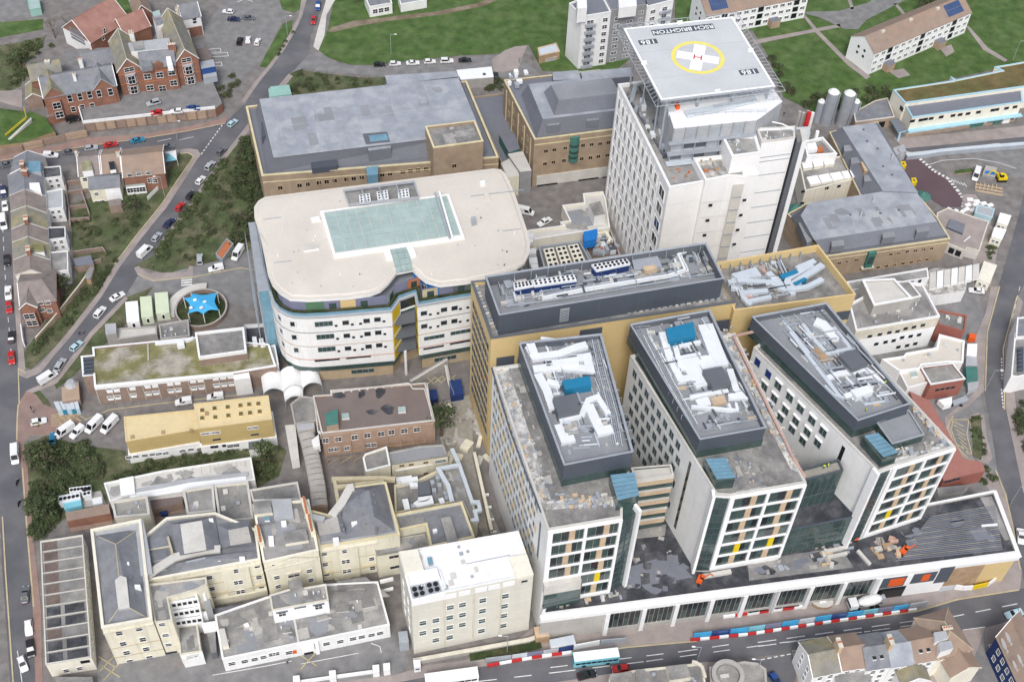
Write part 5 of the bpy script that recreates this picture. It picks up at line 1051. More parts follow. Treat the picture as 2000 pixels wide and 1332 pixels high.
pbox(V, [(830,650),(845,770),(965,750),(950,640)],zE+1.5, zE-.3,'slate','dormer'); u, z = FCg.uz((905,745)); FCg.at(u, zE+.4,3.2,1.1,'cross', out=.5)
for zz in (7.6,11.5): 
    for F in (FLg, FRg, FCg): F.panel(0, F.L, zz, zz+.2,'terracotta', .08,0,'string_course')
# smaller brick house to the left
fr('a1'); H3 = hroot('brick_house','two-storey red brick house with grey hipped gables beside the larger villa',(600,750),5,'house', None, 1)
p, r_, F = house(H3,(335,755),(890,655),10.0,12,3.6,0, 0, wall='red_brick', roof='slate')
pg, rg, Fg1 = house(H3,(333,757),(497,724),10.1,10,3.4,1, 0, wall='red_brick', roof='slate_moss', verge=None); pg2, rg2, Fg2 = house(H3,(713,690),(872,660),10.1,9, 3.6,1, 0, wall='red_brick', roof='slate', verge='lead')
F.wins([(535,755),(612,742),(685,727)],1.3,2.4,'sash'); Fg2.wins([(757,718),(845,705)],1.3,2.4,'sash'); F.wins([(562,838),(632,822),(706,810),(778,800),(862,785)],1.3,1.8,'sash')
for zz, p_ in ((7.2,(425,790)),(3.6,(450,872))):
    u, z = Fg1.uz(p_); b = MB(); pts = [Fg1.pt(Fg1.L*.5+x, 0, y) for x, y in ((-1.9, -.1),(-1.2,1.0),(1.2,1.0),(1.9, -.1))]; b.prism([Vector((v.x, v.y)) for v in pts],zz-1.8, zz+1.5,'red_brick'); b.build('bay', H3); Fg1.at(Fg1.L*.5, zz, 2.2,2.2,'cross', out=1.02)
chimney(H3, W2((568,580),14),11,14.5, .9, .9, .2,'white',1); chimney(H3, W2((615,465),13),10,13.5,1.2, .9, .2,'white',2); chimney(H3, W2((355,450),13),8,12,1.6,1.2, .2,'lead',1)
house(H3,(240,625),(480,580),8.5,9, 3.0,0, 0, wall='red_brick', roof='slate_moss', verge=None); house(H3,(640,520),(885,480),9.5,7, 3.0,0, 0, wall='red_brick', roof='slate', verge=None)
SH = hroot('garden_shed','narrow brick outbuilding with half-white curved roof by the steps',(230,750),3,'shed'); house(SH, (200,755),(315,740),4.5,7, 1.6,1, 0, wall='brown_brick', roof='slate_moss', verge='white_clean')
# hall with red tiles
HL = hroot('church_hall','white-ended hall with long red tiled roof behind the villas',(780,200),6,'hall'); p, r_, F = house(HL, (692,330),(990,150),6.5,14,6.0,0, 0, wall='red_brick', roof='tile_red'); F.wins([(790,290),(800,240)],.9,1.8,'sash')
F = Fac(HL, p[3],p[0]); F.panel(.1, F.L-.1,0, 6.4,'white', .06,0,'gable_wall')
for k in range(4): F.panel(F.L*.28, F.L*.78,4.0+k*1.3,5.0+k*1.3,'slate', .12,0,'gable_panel')
house(HL, (955,275),(1150,200),5.5,9, 4.2,0, 0, wall='red_brick', roof='tile_red'); chimney(HL, W2((1000,250),9),3,9.5,1.2, .8, .3,'white',1)
HX = hroot('tiled_cottage','small cottage with sandy tiled roof beside the hall',(1090,110),5,'house'); house(HX, (1030,120),(1160,95),5,9, 3.5,1, 0, wall='red_brick', roof='tile_brown')
WH = hroot('white_house','white house with grey slate roof above the car park',(1450,120),5,'house'); p, r_, F = house(WH, (1395,150),(1535,125),7.5,9, 2.8,0, 0, wall='white', roof='slate', wins=([(1488,150),(1490,172)],1.2, .8,'dark')); F.panel(.4, F.L*.95,0, 3.6,'red_brick', .2,0,'porch'); F.wins([(1485,240)],1.6,2.0,'sash')
chimney(WH, W2((1355,80),10),0,10.5, .8,2.2, .2,'cream',2); 
for k in range(6): pbox(WH, [(1385+12*k,195+30*k),(1392+12*k,218+30*k),(1440+8*k,212+28*k),(1430+8*k,190+28*k)],3+.1*k, 0,'white','step_roof')
pbox(WH, [(1500,380),(1540,470),(1620,455),(1590,360)],4.0, ZP-.5,'brown_brick','yard_wall','felt_brown'); CT = root_at('blue_container','stacked blue site cabins beside the brick villa',(1590,520),6,'container', ZP); pbox(CT, [(1530,475),(1540,530),(1648,510),(1632,455)],8.2,5.9,'car_blue','upper_cabin','steel'); pbox(CT, [(1548,540),(1556,600),(1660,580),(1648,520)],5.9, ZP, 'steel','lower_cabin','lead')
# yellow handrail steps on the lawn
SP = root_at('garden_steps','white garden steps with a yellow handrail on the lawn',(150,980),2.4,'steps',2.4)
for k in range(13): t = k/12; pbox(SP, [(60+165*t,1062-148*t),(66+165*t,1070-146*t),(92+150*t,1060-150*t),(84+150*t,1050-152*t)],2.6+.09*k, 2.4,'concrete_pale','step')
a, c = W((40,1030),3.5), W((200,895),4.4); b = MB(); b.tube(a, c, .1,'yellow',5); b.tube(a-Vector((0,0, .5)),c-Vector((0,0, .5)),.08,'yellow',5); b.tube(c, W((182,825),4.4), .1,'yellow',5); o = b.build('handrail', SP); o['kind'] = 'stuff'
# ------------------------------------------------------------------ terrace row along the left road
fr('i1'); TL_ = [(55,225),(65,360),(75,470),(80,590),(85,680),(95,800),(105,905)]; TR_ = [(295,205),(310,365),(320,480),(325,590),(332,690),(342,800),(350,915)]
mts = ['slate','slate_brown','slate_moss','slate_brown','slate_moss','slate_brown']
nm = ['northernmost house of the left terrace with blue-grey slates','terrace house with brown roof and a white rear rooflight','terrace house with blue-grey slates near the top of the left row','terrace house with brown roof between two brick chimneys','terrace house with mossy roof and a rear roof terrace','terrace house with brown tiles beside the south end house']
for k in range(6):
    t = hroot('terrace_house', nm[k],((TL_[k][0]+TR_[k][0])/2,(TL_[k][1]+TR_[k+1][1])/2),6,'house','left road terrace'); q = [W2(TL_[k],6.5), W2(TL_[k+1],6.5), W2(TR_[k+1],6.5), W2(TR_[k],6.5)]
    g = gable(t, q, 6.5,2.6,0,'cream_pale', mts[k],0, over=.05, verge='concrete_pale'); F = Fac(t, q[0],q[1]); F.auto(2, .6,6.2,2, 1.1,1.6,'sash'); F = Fac(t, q[2],q[3]); F.auto(2, .6,6.2,2, 1.0,1.4,'sash')
    m0, m1 = (q[0]+q[3])/2,(q[1]+q[2])/2
    if k % 2 == 0: chimney(t, m1 if k else m0,8, 11.2,1.1,1.9, math.atan2((m1-m0).y, (m1-m0).x)+1.57,'red_brick',4)
    if k == 1: pbox(t, [(188,272),(192,312),(282,335),(268,270)],8.6,6.6,'white','roof_extension','white_clean')
    if k == 4: pbox(t, [(205,690),(215,748),(302,745),(290,690)],8.8,6.8,'white','dormer','moss')
EX = [((290,165),(300,240),(420,225),(412,155), 'felt_black'),((312,330),(318,450),(430,440),(425,310), 'lead'),((328,575),(330,660),(448,645),(445,570), 'felt_black'),((342,745),(345,880),(466,868),(462,735), 'felt_pale')]
for k, (a, bq, c, d, mt_) in enumerate(EX):
    B = bld('rear_extension', ['dark flat-roofed rear extension at the north end of the left terrace','white rear extension with a pale glazed roof behind the left terrace','white rear extension with a black flat roof behind the left terrace','white rear extension with a tan flat roof behind the left terrace'][k],[a, bq, c, d],5.6,'house', wall='white', roof=mt_, par=.3, pw=.2, cop='white'); fac(B, 1,2).auto(2,1.0,5.2,2, .9,1.1,'sash'); fac(B, 2,3).auto(1, .8,5, 2, .9,1.1,'sash')
NS = hroot('terrace_house','grey flat-fronted house with pale glazed dormer closing the left terrace',(190,160),6); house(NS, (75,205),(285,195),6.5,7, 2.4,1, 0, wall='cream_pale', roof='slate'); pbox(NS, [(172,125),(185,200),(278,195),(276,122)],8.6,6,'lead','dormer','glass_blue'); chimney(NS, W2((165,185),11),7,11,1.8,1.0,0,'red_brick',4)
SE = hroot('terrace_house','south end house with brick front, white bay windows and gabled roof',(230,1080),5); p, r_, F = house(SE, (140,1110),(380,1075),7.0,12,2.8,0, 0, wall='red_brick', roof='slate_brown', hip=(0,3)); p2, r2, F2 = house(SE, (135,1130),(250,1120),7.0,6, 2.0,1, 0, wall='red_brick', roof='slate_brown', verge='white_clean')
F.wins([(278,1095),(328,1090),(290,1140),(340,1145)],1.3,1.3,'sash'); F2.panel(.5, F2.L-.6, .2,5.6,'red_brick',1.2,0,'bay'); 
for zz in (2.0,4.8): F2.at(F2.L*.48, zz, 2.6,1.8,'cross', out=1.22)
GW = root_at('garden_wall','tall brown garden wall beside the south end house',(340,1200),1,'wall'); b = MB(); b.strip(WL([(240,1330),(365,1190),(545,965),(590,900)],2.0), .4,0, 2.0,'tan_brick','coping'); b.build('masonry', GW); b = MB(); b.strip(WL([(140,1235),(152,1335),(158,1360)],2.2), .3,0, 2.2,'white'); b.build('white_panel', GW)
# gardens, sheds and yard walls behind the row
GA = root_at('yard_wall','patchwork of brick yard walls behind the left terrace',(480,420),1,'wall')
for ps in ([(455,260),(560,250)],[(455,330),(600,310)],[(465,430),(590,415)],[(480,515),(610,505)],[(500,740),(700,710),(720,740)],[(440,230),(470,440),(480,560)],[(510,850),(650,800),(690,790)],[(540,160),(560,330),(610,480)]): b = MB(); b.strip(WL(ps, 1.6), .3,0, 1.6,'brown_brick','paving'); b.build('masonry', GA)
SD = bld('garden_shed','grey-roofed garden outbuilding behind the left terrace', [(500,790),(520,840),(640,825),(620,765)],2.8,'shed', wall='brown_brick', roof='membrane_dk', par=0); SD2 = bld('garden_shed','tilted pale shed near the garden end', [(580,900),(590,930),(620,930),(645,850),(620,840)],2.2,'shed', wall='wood', roof='felt_pale', par=0)
# ------------------------------------------------------------------ houses above the gardens
fr('b1')
HA = hroot('cottage','cream cottage with dark roof and white dormer in the upper garden row',(690,340),5); p, r_, F = house(HA, (605,370),(775,352),6.6,11,2.6,0, 0, wall='cream', roof='slate_brown', wins=([(650,395),(657,472)],1.2,1.3)); pbox(HA, [(622,255),(630,335),(708,325),(695,245)],8.8,6.5,'white','dormer','moss'); u, z = F.uz((668,318)); F.at(u, 7.6,2.6,1.3,'cross', out=-.4)
HB = hroot('cottage','cottage with brown roof and big white skylight in the upper garden row',(840,290),5); p, r_, F = house(HB, (775,352),(925,335),6.6,11,2.6,0, 0, wall='white', roof='tile_brown', wins=([(803,362),(910,358)],1.2,1.3)); pbox(HB, [(830,262),(842,325),(885,318),(872,255)],8.9,7.6,'white_clean','skylight','glass')
chimney(HB, W2((902,195),10),7,10.5,1.0, .7, .2,'coping',3); chimney(HA, W2((583,190),10),6,10.5, .8, .8, .2,'coping',2)
HE = hroot('rear_wing','cream and white rear wing with grey slate roof below the cottages',(790,450),4,'house'); p, r_, F = house(HE, (682,470),(915,450),5.4,7, 1.4,0, 0, wall='cream', roof='slate', verge=None); F.wins([(738,505),(855,482)],1.1,1.1,'sash'); F.wins([(748,575),(782,570)],1.5,1.6,'cross'); F.panel(F.L*.5, F.L, 0,5.2,'white_clean', .05,0,'white_half'); pbox(HE, [(825,555),(835,600),(930,590),(925,540)],3.0,0,'brown_brick','lean_to','slate_brown')
HCx = hroot('brick_house','detached brick house with wide brown roof and conservatory by the junction',(1090,300),5); p, r_, F = house(HCx, (945,380),(1258,345),6.4,13,2.8,0, 0, wall='red_brick', roof='tile_brown'); F.wins([(993,362),(1063,352),(1137,345)],1.4,1.1,'sash'); F.wins([(1150,402),(1185,405)],1.5,1.6,'cross'); pbox(HCx, [(952,405),(962,455),(1112,440),(1102,390)],3.2,0,'white_clean','conservatory','glass_roof'); F2 = Fac(HCx, *WL([(962,455),(1112,440)],3.2)); F2.auto(6, .6,3, 1, .9,1.7,'sash', .03)
PS = root_at('garden_parasol','turquoise and white garden awning beside the brick house',(1310,210),3,'awning'); q = WL([(1255,185),(1265,260),(1355,245),(1345,170)],2.8); b = MB(); 
for e in q: b.tube((e.x, e.y, 0),(e.x, e.y, 2.8), .07,'white_clean',5)
o = b.build('post', PS); o['kind'] = 'stuff'; b = MB(); c_ = sum(q, Vector((0,0)))/4
for i in range(4): b.face([(q[i-1].x, q[i-1].y, 2.7),(q[i].x, q[i].y, 2.7),(c_.x, c_.y, 3.5)],'turquoise' if i in (1,2) else 'white_clean')
b.build('canopy', PS)
FN = root_at('garden_fence','white garden fence bending round the brick house lawn',(1170,480),1,'fence'); q = WL([(1125,525),(1215,435),(1200,395)],1.6)
for i in range(2):
    for k in range(8): a = q[i]+(q[i+1]-q[i])*(k/8); c = q[i]+(q[i+1]-q[i])*((k+.9)/8); b = MB(); b.strip([a, c],.1,0, 1.6,'white_clean'); b.build('fence_panel', FN)
# ------------------------------------------------------------------ playground, pods, sails
fr('c1')
PG = root_at('playground','circular playground walled by a pale ramp, under a blue shade sail',(1540,180),0,'playground')
cc = W2((1540,165),1.2); rr_ = (W2((1735,150),1.2)-W2((1345,175),1.2)).length/2
ring = [cc+Vector((math.cos(2*math.pi*k/40), math.sin(2*math.pi*k/40)))*rr_ for k in range(40)]; b = MB(); b.prism(ring, .03, .1,'ivy'); b.build('ground_disc', PG); b = MB(); b.strip(ring, .5,0, 1.6,'brown_brick','concrete', closed=True); b.build('ring_wall', PG); b = MB(); b.strip([cc+Vector((math.cos(a_), math.sin(a_)))*(rr_+1.6) for a_ in [1.6+1.9*k/14 for k in range(15)]],2.4,0, 1.2,'concrete_pale'); b.build('ramp', PG)
SA = root_at('shade_sail','bright blue star-shaped shade sail on white posts over the playground',(1540,150),4,'shade sail'); sp = [(1405,85),(1460,50),(1660,45),(1675,180),(1555,210),(1440,205)]; z5 = [4.4,4.9,4.6,4.2,3.8,4.0]
vt = [W(p_, z_) for p_, z_ in zip(sp, z5)]; c_ = W((1555,120),5.3); n = 6; b = MB(); G = []
for i in range(n):
    a, d = vt[i-1],vt[i]; edge = []
    for k in range(7): t = k/6; e = a.lerp(d, t); e = e.lerp(c_, .22*math.sin(math.pi*t)); edge.append(e)
    for k in range(6):
        m0, m1 = edge[k].lerp(c_, .5), edge[k+1].lerp(c_, .5); b.face([edge[k],edge[k+1],m1, m0],'sail_blue'); b.face([m0, m1, c_],'sail_blue')
b.build('sail', SA)
for v in vt: b = MB(); b.tube((v.x, v.y, 0), v, .12,'white_clean',6); b.build('post', SA)
for (x, y) in ((1565,115),(1490,100),(1540,160),(1460,160)): 
    q = W((x, y),5.2); b = MB(); b.box((q.x, q.y, 4.95),(.9, .6, .35), 'white_clean', .6); b.build('sail_motif', SA)
for k, (x0, x1, nmx, mt_) in enumerate(((958,1060,'white flat-topped portable cabin nearest the diagonal road','white_clean'),(1070,1165,'pale green portable cabin between two others','pod_green'),(1182,1290,'pale green portable cabin beside the playground','pod_green'))):
    y0 = 118-30*k; B = bld('portable_cabin', nmx, [(x0,y0 if k == 0 else y0-10),(x0+12,y0+155 if k == 0 else y0+150),(x1+5,y0+145 if k == 0 else y0+138),(x1-8,y0-10 if k == 0 else y0-18)],3.0,'cabin', group='row of portable cabins', wall=mt_, roof=mt_, par=0); fac(B, 1,2).auto(1, .4,2.6,1, .9,1.9,'door')
YW = bld('yard_block','low concrete yard block with a square stair hut near the cabins', [(805,290),(890,330),(895,405),(1200,360),(1195,300),(890,320)],3.2, wall='concrete', roof='concrete_pale', par=.4); pbox(YW.root, [(802,285),(808,365),(890,358),(885,278)],5.5,0,'concrete','stair_hut','lead')
DK = bld('plant_deck','grey plant deck behind the moss-roofed building', [(1215,290),(1230,400),(1450,375),(1440,250)],3.5, wall='concrete', roof='felt', par=.5); clutter(DK, 8,71)
# ------------------------------------------------------------------ moss-roofed building and neighbours
MS = bld('moss_roof_building','long brown brick ward block with moss on its flat roof and white fascia', [(705,462),(712,522),(618,530),(632,682),(714,672),(722,762),(1780,660),(2112,605),(2060,440),(1490,385)],7.4, wall='brown_brick', roof='moss', par=.6, pw=.5, cop='white'); F = Fac(MS.root, MS.p[5],MS.p[6]); M_ = MS.root
F.panel(0, F.L, 6.2,7.2,'white', .3,0,'fascia')
for k, x in enumerate((838,892,1012,1128,1185,1300,1357,1475,1532,1648,1705,1762)):
    y = 792-(x-838)*.118; u, z = F.uz((x, y)); F.panel(u-.75, u+.75, z-1.0, z+.2,'white_clean', .12,0,'window_panel'); F.at(u, z+.75,1.5,1.0,'sash'); u, z = F.uz((x+10, y+62)); F.panel(u-.75, u+.75, z-.7, z+.1,'white_clean', .12,0,'window_panel'); F.at(u, z+.5,1.5, .8,'sash')
for k in range(9): F.panel(F.L*k/9, F.L*k/9+.12,0, 6.2,'coping', .08,0,'downpipe')
duct(M_, [(1185,430),(1440,405),(1480,385)],6.9, .8, .7,'duct_white'); pbox(M_, [(1350,410),(1355,455),(1410,445),(1405,405)],8.2,6.8,'duct_white','air_unit'); duct(M_, [(1130,430),(1135,560)],6.8, .4, .25,'concrete','roof_kerb'); 
for k in range(5): pbox(M_, [(638,545+28*k),(640,562+28*k),(712,556+28*k),(710,539+28*k)],7.5,6.9,'charcoal','louvre')
MU = block(M_, [(1492,350),(1520,542),(1886,490),(1865,308)],10.5,6.8, wall='white', roof='felt', par=.7, pw=.5, cop='white'); F = fac(MU, 1,2); F.panel(0, F.L, 6.9,9.4,'brown_brick', .05,0,'brick_band')
b2 = FR; fr('b2'); MX = bld('plant_block','dark-floored plant block with four white air units beside the canopy', [(118,995),(130,1130),(265,1110),(240,985)],7.0, wall='white', roof='felt_black', par=1.4, pw=.3, cop='lead')
for (x, y) in ((180,1085),(222,1095),(185,1115),(232,1120)): pbox(MX.root, [(x-14,y-14),(x-12,y+14),(x+16,y+10),(x+12,y-16)],7.2,5.6,'duct_white','air_unit')
MY = bld('white_annex','low white annex with lean-to roof next to the canopy', [(130,1150),(145,1275),(330,1240),(308,1120)],6.0, wall='white', roof='lead', par=.4, cop='white'); pbox(MY.root, [(35,1255),(45,1325),(150,1310),(140,1250)],5.0,0,'white','porch','membrane_white')
fr('c1'); pbox(M_, [(1770,608),(1790,712),(1915,698),(1890,596)],6.6,0,'white','porch','membrane_white')
MD = root_at('entrance_kiosk','small entrance kiosk with dark doorway and pale dome at the site corner',(520,800),2,'kiosk'); pbox(MD, [(470,770),(475,880),(610,860),(600,720)],3.0,0,'brown_brick','wall','tan_brick'); q = W2((545,745),3); b = MB(); b.tube((q.x, q.y, 0),(q.x, q.y, 3.0),1.8,'felt_black',10); b.tube((q.x, q.y, 3.0),(q.x, q.y, 4.2),1.8,'lead',10, .9); b.build('dome', MD); F = Fac(MD, *WL([(475,880),(610,860)],3.0)); F.at(F.L*.3,1.2,1.1,2.0,'dark','door')
BC = root_at('blue_hoarding','sky-blue hoarding panels beside the entrance kiosk',(510,920),1,'hoarding')
for k in range(5): pbox(BC, [(410+38*k,880-2*k),(440+35*k,945-2*k),(480+32*k,940-2*k),(450+36*k,876-2*k)],2.2,0,'car_teal' if k % 2 else 'car_pale','panel','duct_blue')
# yellow building
YB = root_at('yellow_building','yellow clad two-part building over a white windowed ground floor',(1500,1050),8)
Y1 = block(YB, [(948,995),(962,1180),(1512,1085),(1485,940)],9.0,3.6, wall='yellow_wall', roof='yellow_roof', par=.15, pw=.3, cop='yellow_roof'); Y2 = block(YB, [(1483,895),(1512,1082),(2080,1010),(2052,830)],11.0,3.6, wall='yellow_wall', roof='yellow_roof', par=.15, pw=.3, cop='yellow_roof')
for Bq in (Y1, Y2): block(YB, [inset(ccw(Bq.p), -.4)[i] for i in range(4)],3.6,0, wall='white', roof='white', par=0, world=True, name='ground_floor_wall')
for (x, y) in ((1545,945),(1545,1005),(1640,930),(1645,998),(1740,920),(1745,985),(1838,908),(1842,972),(1905,900),(1912,965),(1975,895),(1985,955)): pbox(YB, [(x-14,y-14),(x-13,y+14),(x+16,y+11),(x+14,y-16)],11.25,10.8,'yellow_roof','rooflight','sedum')
for (x, y) in ((1580,965),(1460,1095),(1010,1145),(1245,1110)): pbox(YB, [(x-12,y-10),(x-12,y+12),(x+14,y+9),(x+12,y-12)],11.4 if x > 1500 else 9.4,8.8,'wood','roof_vent')
F = fac(Y2,1, 2); F.wins([(1578,1122),(1645,1115),(1935,1078)],2.4, .9,'cross'); F.wins([(1658,1168),(1950,1130)],2.0, .6,'slot'); Fg = Fac(YB, F.A+F.n*.4, F.B+F.n*.4); Fg.wins([(1625,1225),(1655,1222),(1715,1215),(1935,1238)],1.0,1.0,'dark'); Fg.wins([(1785,1215)],2.8,1.3,'cross'); F = fac(Y1,1, 2); Fg = Fac(YB, F.A+F.n*.4, F.B+F.n*.4); Fg.wins([(985,1305),(1040,1298),(1108,1290),(1165,1282),(1215,1278),(1268,1272),(1395,1255),(1460,1245),(1528,1240)],1.4,1.1,'sash'); pbox(YB, [(1900,1180),(1905,1250),(1985,1240),(1978,1170)],3.2,0,'white','porch','charcoal_lt')
# brown flat-roofed building
fr('c2'); BR_ = bld('brown_roof_building','pink brick building with brown flat roof and ponding stains', [(780,388),(785,420),(652,428),(716,708),(1558,612),(1487,332),(1365,342)],9.8, wall='pink_brick', roof='felt_brown', par=.4, pw=.35, cop='concrete_pale'); F = Fac(BR_.root, BR_.p[3],BR_.p[4])
F.wins([(745,762),(840,752),(962,738),(1055,724),(1158,712),(1235,700),(1330,690),(1425,680)],1.5,1.7,'cross'); F.wins([(785,830),(830,825),(905,818),(1060,798),(1105,793)],1.3,1.4,'cross'); F.panel(0, F.L, 8.4,8.7,'tan_brick', .2,0,'cornice')
for k in range(9): F.panel(F.L*k/8.2, F.L*k/8.2+.15,0, 8.5,'tan_brick', .15,0,'pilaster')
pbox(BR_.root, [(740,560),(752,655),(840,640),(835,525)],12.0,9,'tan_brick','stair_hut','copper_green')
for (x, y) in ((893,578),(1313,530)): pbox(BR_.root, [(x-30,y-18),(x-26,y+22),(x+30,y+18),(x+26,y-22)],10.0,9.3,'white','rooflight','glass_roof')
R_ = random.Random(4)
for k in range(9): pbox(BR_.root, [(870+60*k,392-7*k),(871+60*k,405-7*k),(885+60*k,403-7*k),(884+60*k,390-7*k)],9.7,9.3,'concrete_pale','roof_anchor')
for ps in ([(785,405),(1365,335),(1395,378),(1480,378),(1545,600)],[(1500,335),(1535,600)],[(660,435),(690,700)]): pipe(BR_.root, ps, 10.0, .18,'concrete_pale','handrail')
for k, (x, y, rx, ry) in enumerate(((850,425,45,28),(1012,410,25,40),(1150,400,38,45),(1090,550,45,18),(1210,530,50,35))):
    q = [W2((x+rx*math.cos(a_)*(1+.2*math.sin(3*a_+k)),y+ry*math.sin(a_)*(1+.2*math.cos(2*a_+k))),9.4) for a_ in [2*math.pi*j/14 for j in range(14)]]; b = MB(); b.ngon(q, 9.404,'felt_black'); b.build('puddle', BR_.root)
b = MB()
for k in range(9):
    a = F.pt(F.L*(.02+.11*k), .2,3.0); b.tube(a, a+Vector((0,0, 5.2)),.1,'wood',4)
    if k < 8: e = F.pt(F.L*(.02+.11*(k+1)),.2,3.0); b.tube(a+Vector((0,0, 2.4)),e+Vector((0,0, 2.4)),.08,'wood',4); b.tube(a+Vector((0,0, 4.9)),e+Vector((0,0, 4.9)),.08,'wood',4); b.tube(a, e+Vector((0,0, 2.4)),.07,'wood_pale',4)
    b.tube(a+Vector((0,0, 4.9)),F.pt(F.L*(.02+.11*k),5.1,0), .07,'wood',4)
o = b.build('timber_shoring', BR_.root); o['kind'] = 'stuff'
LK1 = bld('link_roof','grey-green flat link roof between canopy and brown roof building', [(485,490),(515,640),(700,610),(655,440),(560,430)],5.0, wall='concrete', roof='felt', par=.4, cop='concrete'); pbox(LK1.root, [(530,640),(535,690),(665,672),(660,625)],5.2,0,'concrete','parapet_block','lead')
CR = root_at('covered_walkway','long corridor with curved lead roof running down to the old hospital',(640,950),4,'walkway'); cl = [(600,690),(640,860),(660,960),(685,1090),(700,1240)]; q = WL(cl, 5.0)
for i in range(len(q)-1):
    for k in range(3):
        a, c = q[i].lerp(q[i+1],k/3), q[i].lerp(q[i+1],(k+1)/3-.03); d = (c-a).normalized(); n = Vector((-d.y, d.x)); b = MB(); R3 = 2.0
        for j in range(6):
            t0, t1 = math.pi*j/6, math.pi*(j+1)/6; e0 = n*R3*math.cos(t0); e1 = n*R3*math.cos(t1); z0_, z1_ = 4.0+.7*math.sin(t0),4.0+.7*math.sin(t1); b.face([(a.x+e0.x, a.y+e0.y, z0_),(c.x+e0.x, c.y+e0.y, z0_),(c.x+e1.x, c.y+e1.y, z1_),(a.x+e1.x, a.y+e1.y, z1_)],'concrete')
        b.build('roof_segment', CR)
b = MB(); b.strip(q, 3.8,0, 4.0,'pink_brick'); b.build('wall', CR)
HT = bld('narrow_hut','narrow white hut with long roof beside the curved corridor', [(443,650),(490,910),(548,900),(520,640)],3.6,'cabin', wall='white', roof='concrete_pale', par=0); pbox(CR, [(640,760),(655,815),(705,800),(690,690),(760,690),(765,705),(700,712)],5.4,3,'white','roof_rail'); 
# canopy of white sails
TN = root_at('tensile_canopy','white tensile canopy of four arched sails over the walkway junction',(500,340),4,'canopy')
def vault(bx, z0_, h):  # corner px: back-left, front-left, front-right, back-right ; arch across
    a, f, g, d = WL(bx, z0_); b = MB(); n = 8; m_ = 6
    P_ = [[None]*(m_+1) for _ in range(n+1)]
    for i in range(n+1):
        for j in range(m_+1):
            s, t = i/n, j/m_; e = (a*(1-s)+d*s)*(1-t)+(f*(1-s)+g*s)*t; P_[i][j] = Vector((e.x, e.y, z0_+h*math.sin(math.pi*s)**.8-.7*math.sin(math.pi*t)*math.sin(math.pi*s)))
    for i in range(n):
        for j in range(m_): b.face([P_[i][j+1],P_[i+1][j+1],P_[i+1][j],P_[i][j]],'tent')
    b.build('sail', TN, smooth=True)
    m2 = MB()
    for j in (0, m_):
        for i in range(n): m2.tube(P_[i][j],P_[i+1][j],.09,'galv',4)
    o_ = m2.build('arch_tube', TN); 
    for e in (a, f, g, d): m3 = MB(); m3.tube((e.x, e.y, 0),(e.x, e.y, z0_), .12,'galv',5); m3.build('post', TN)
vault([(262,272),(285,415),(432,400),(408,250)],3.8,1.8); vault([(410,250),(432,400),(578,370),(550,235)],3.8,1.8); vault([(552,235),(578,375),(720,355),(690,245)],3.8,1.8); vault([(430,395),(445,475),(580,450),(575,365)],3.6,1.6)
# annex with white fascia, lower ranges
AX = bld('fascia_annex','small flat-roofed annex with white fascia below the shored building', [(1040,860),(1022,890),(1045,990),(1228,945),(1200,805)],7.5, wall='cream', roof='felt', par=.5, pw=.4, cop='white'); AY = bld('grey_range','grey flat-roofed range running right from the fascia annex', [(1212,850),(1235,940),(1560,888),(1655,875),(1620,790),(1440,800)],6.5, wall='cream', roof='membrane_mid', par=.2, cop='felt'); F = Fac(AY.root, AY.p[1],AY.p[3]); F.wins([(1312,948),(1382,940),(1490,925)],1.1, .8,'tan'); F.wins([(1600,915)],2.6,1.2,'cyan'); F.wins([(1490,1005)],1.0, .9,'tan'); duct(AY.root, [(1265,985),(1540,935)],3.5, .3, .4,'white','sill_band')
for k, (x, y, lb) in enumerate(((1545,425,'small navy container by the yellow block'),(1715,375,'larger navy container beside the yellow block'))):
    s = 1 if k == 0 else 1.5; B = bld('storage_container', lb, [(x-35*s,y-38*s),(x-25*s,y+38*s),(x+38*s,y+26*s),(x+25*s,y-46*s)],2.6,'container', wall='navy', roof='navy', par=0); F = fac(B, 1,2)
    for j in range(5): F.panel(F.L*j/5+.1, F.L*j/5+.2, .1,2.5,'navy', .06,0,'rib')
for k, (ps, lb) in enumerate((([(1640,200),(1665,330),(1700,430)],'pale concrete dividing wall with pipes beside the containers'),([(1375,320),(1650,155)],'sloping grey ramp wall below the children wing'))):
    t = root_at('ramp_wall', lb, ps[1],2,'wall'); b = MB(); b.strip(WL(ps, 2.4), .9,0, 2.4,'concrete','concrete_pale'); b.build('masonry', t); rail(t, ps, 2.4,1.0)
BS = root_at('construction_bank','rubble bank with broken concrete slabs beside the yellow block',(1700,600),0,'rubble')
for k in range(22): R_ = random.Random(100+k); x, y = R_.uniform(1580,1880), R_.uniform(480,960); x = x+(y-480)*.22; q = W2((x, y), .4); b = MB(); b.box((q.x, q.y, 0),(R_.uniform(1.5,4.5), R_.uniform(1,3), R_.uniform(.2, .9)),R_.choice(('concrete_pale','cream','concrete','gravel','debris')),R_.uniform(0,3)); b.build('slab', BS)
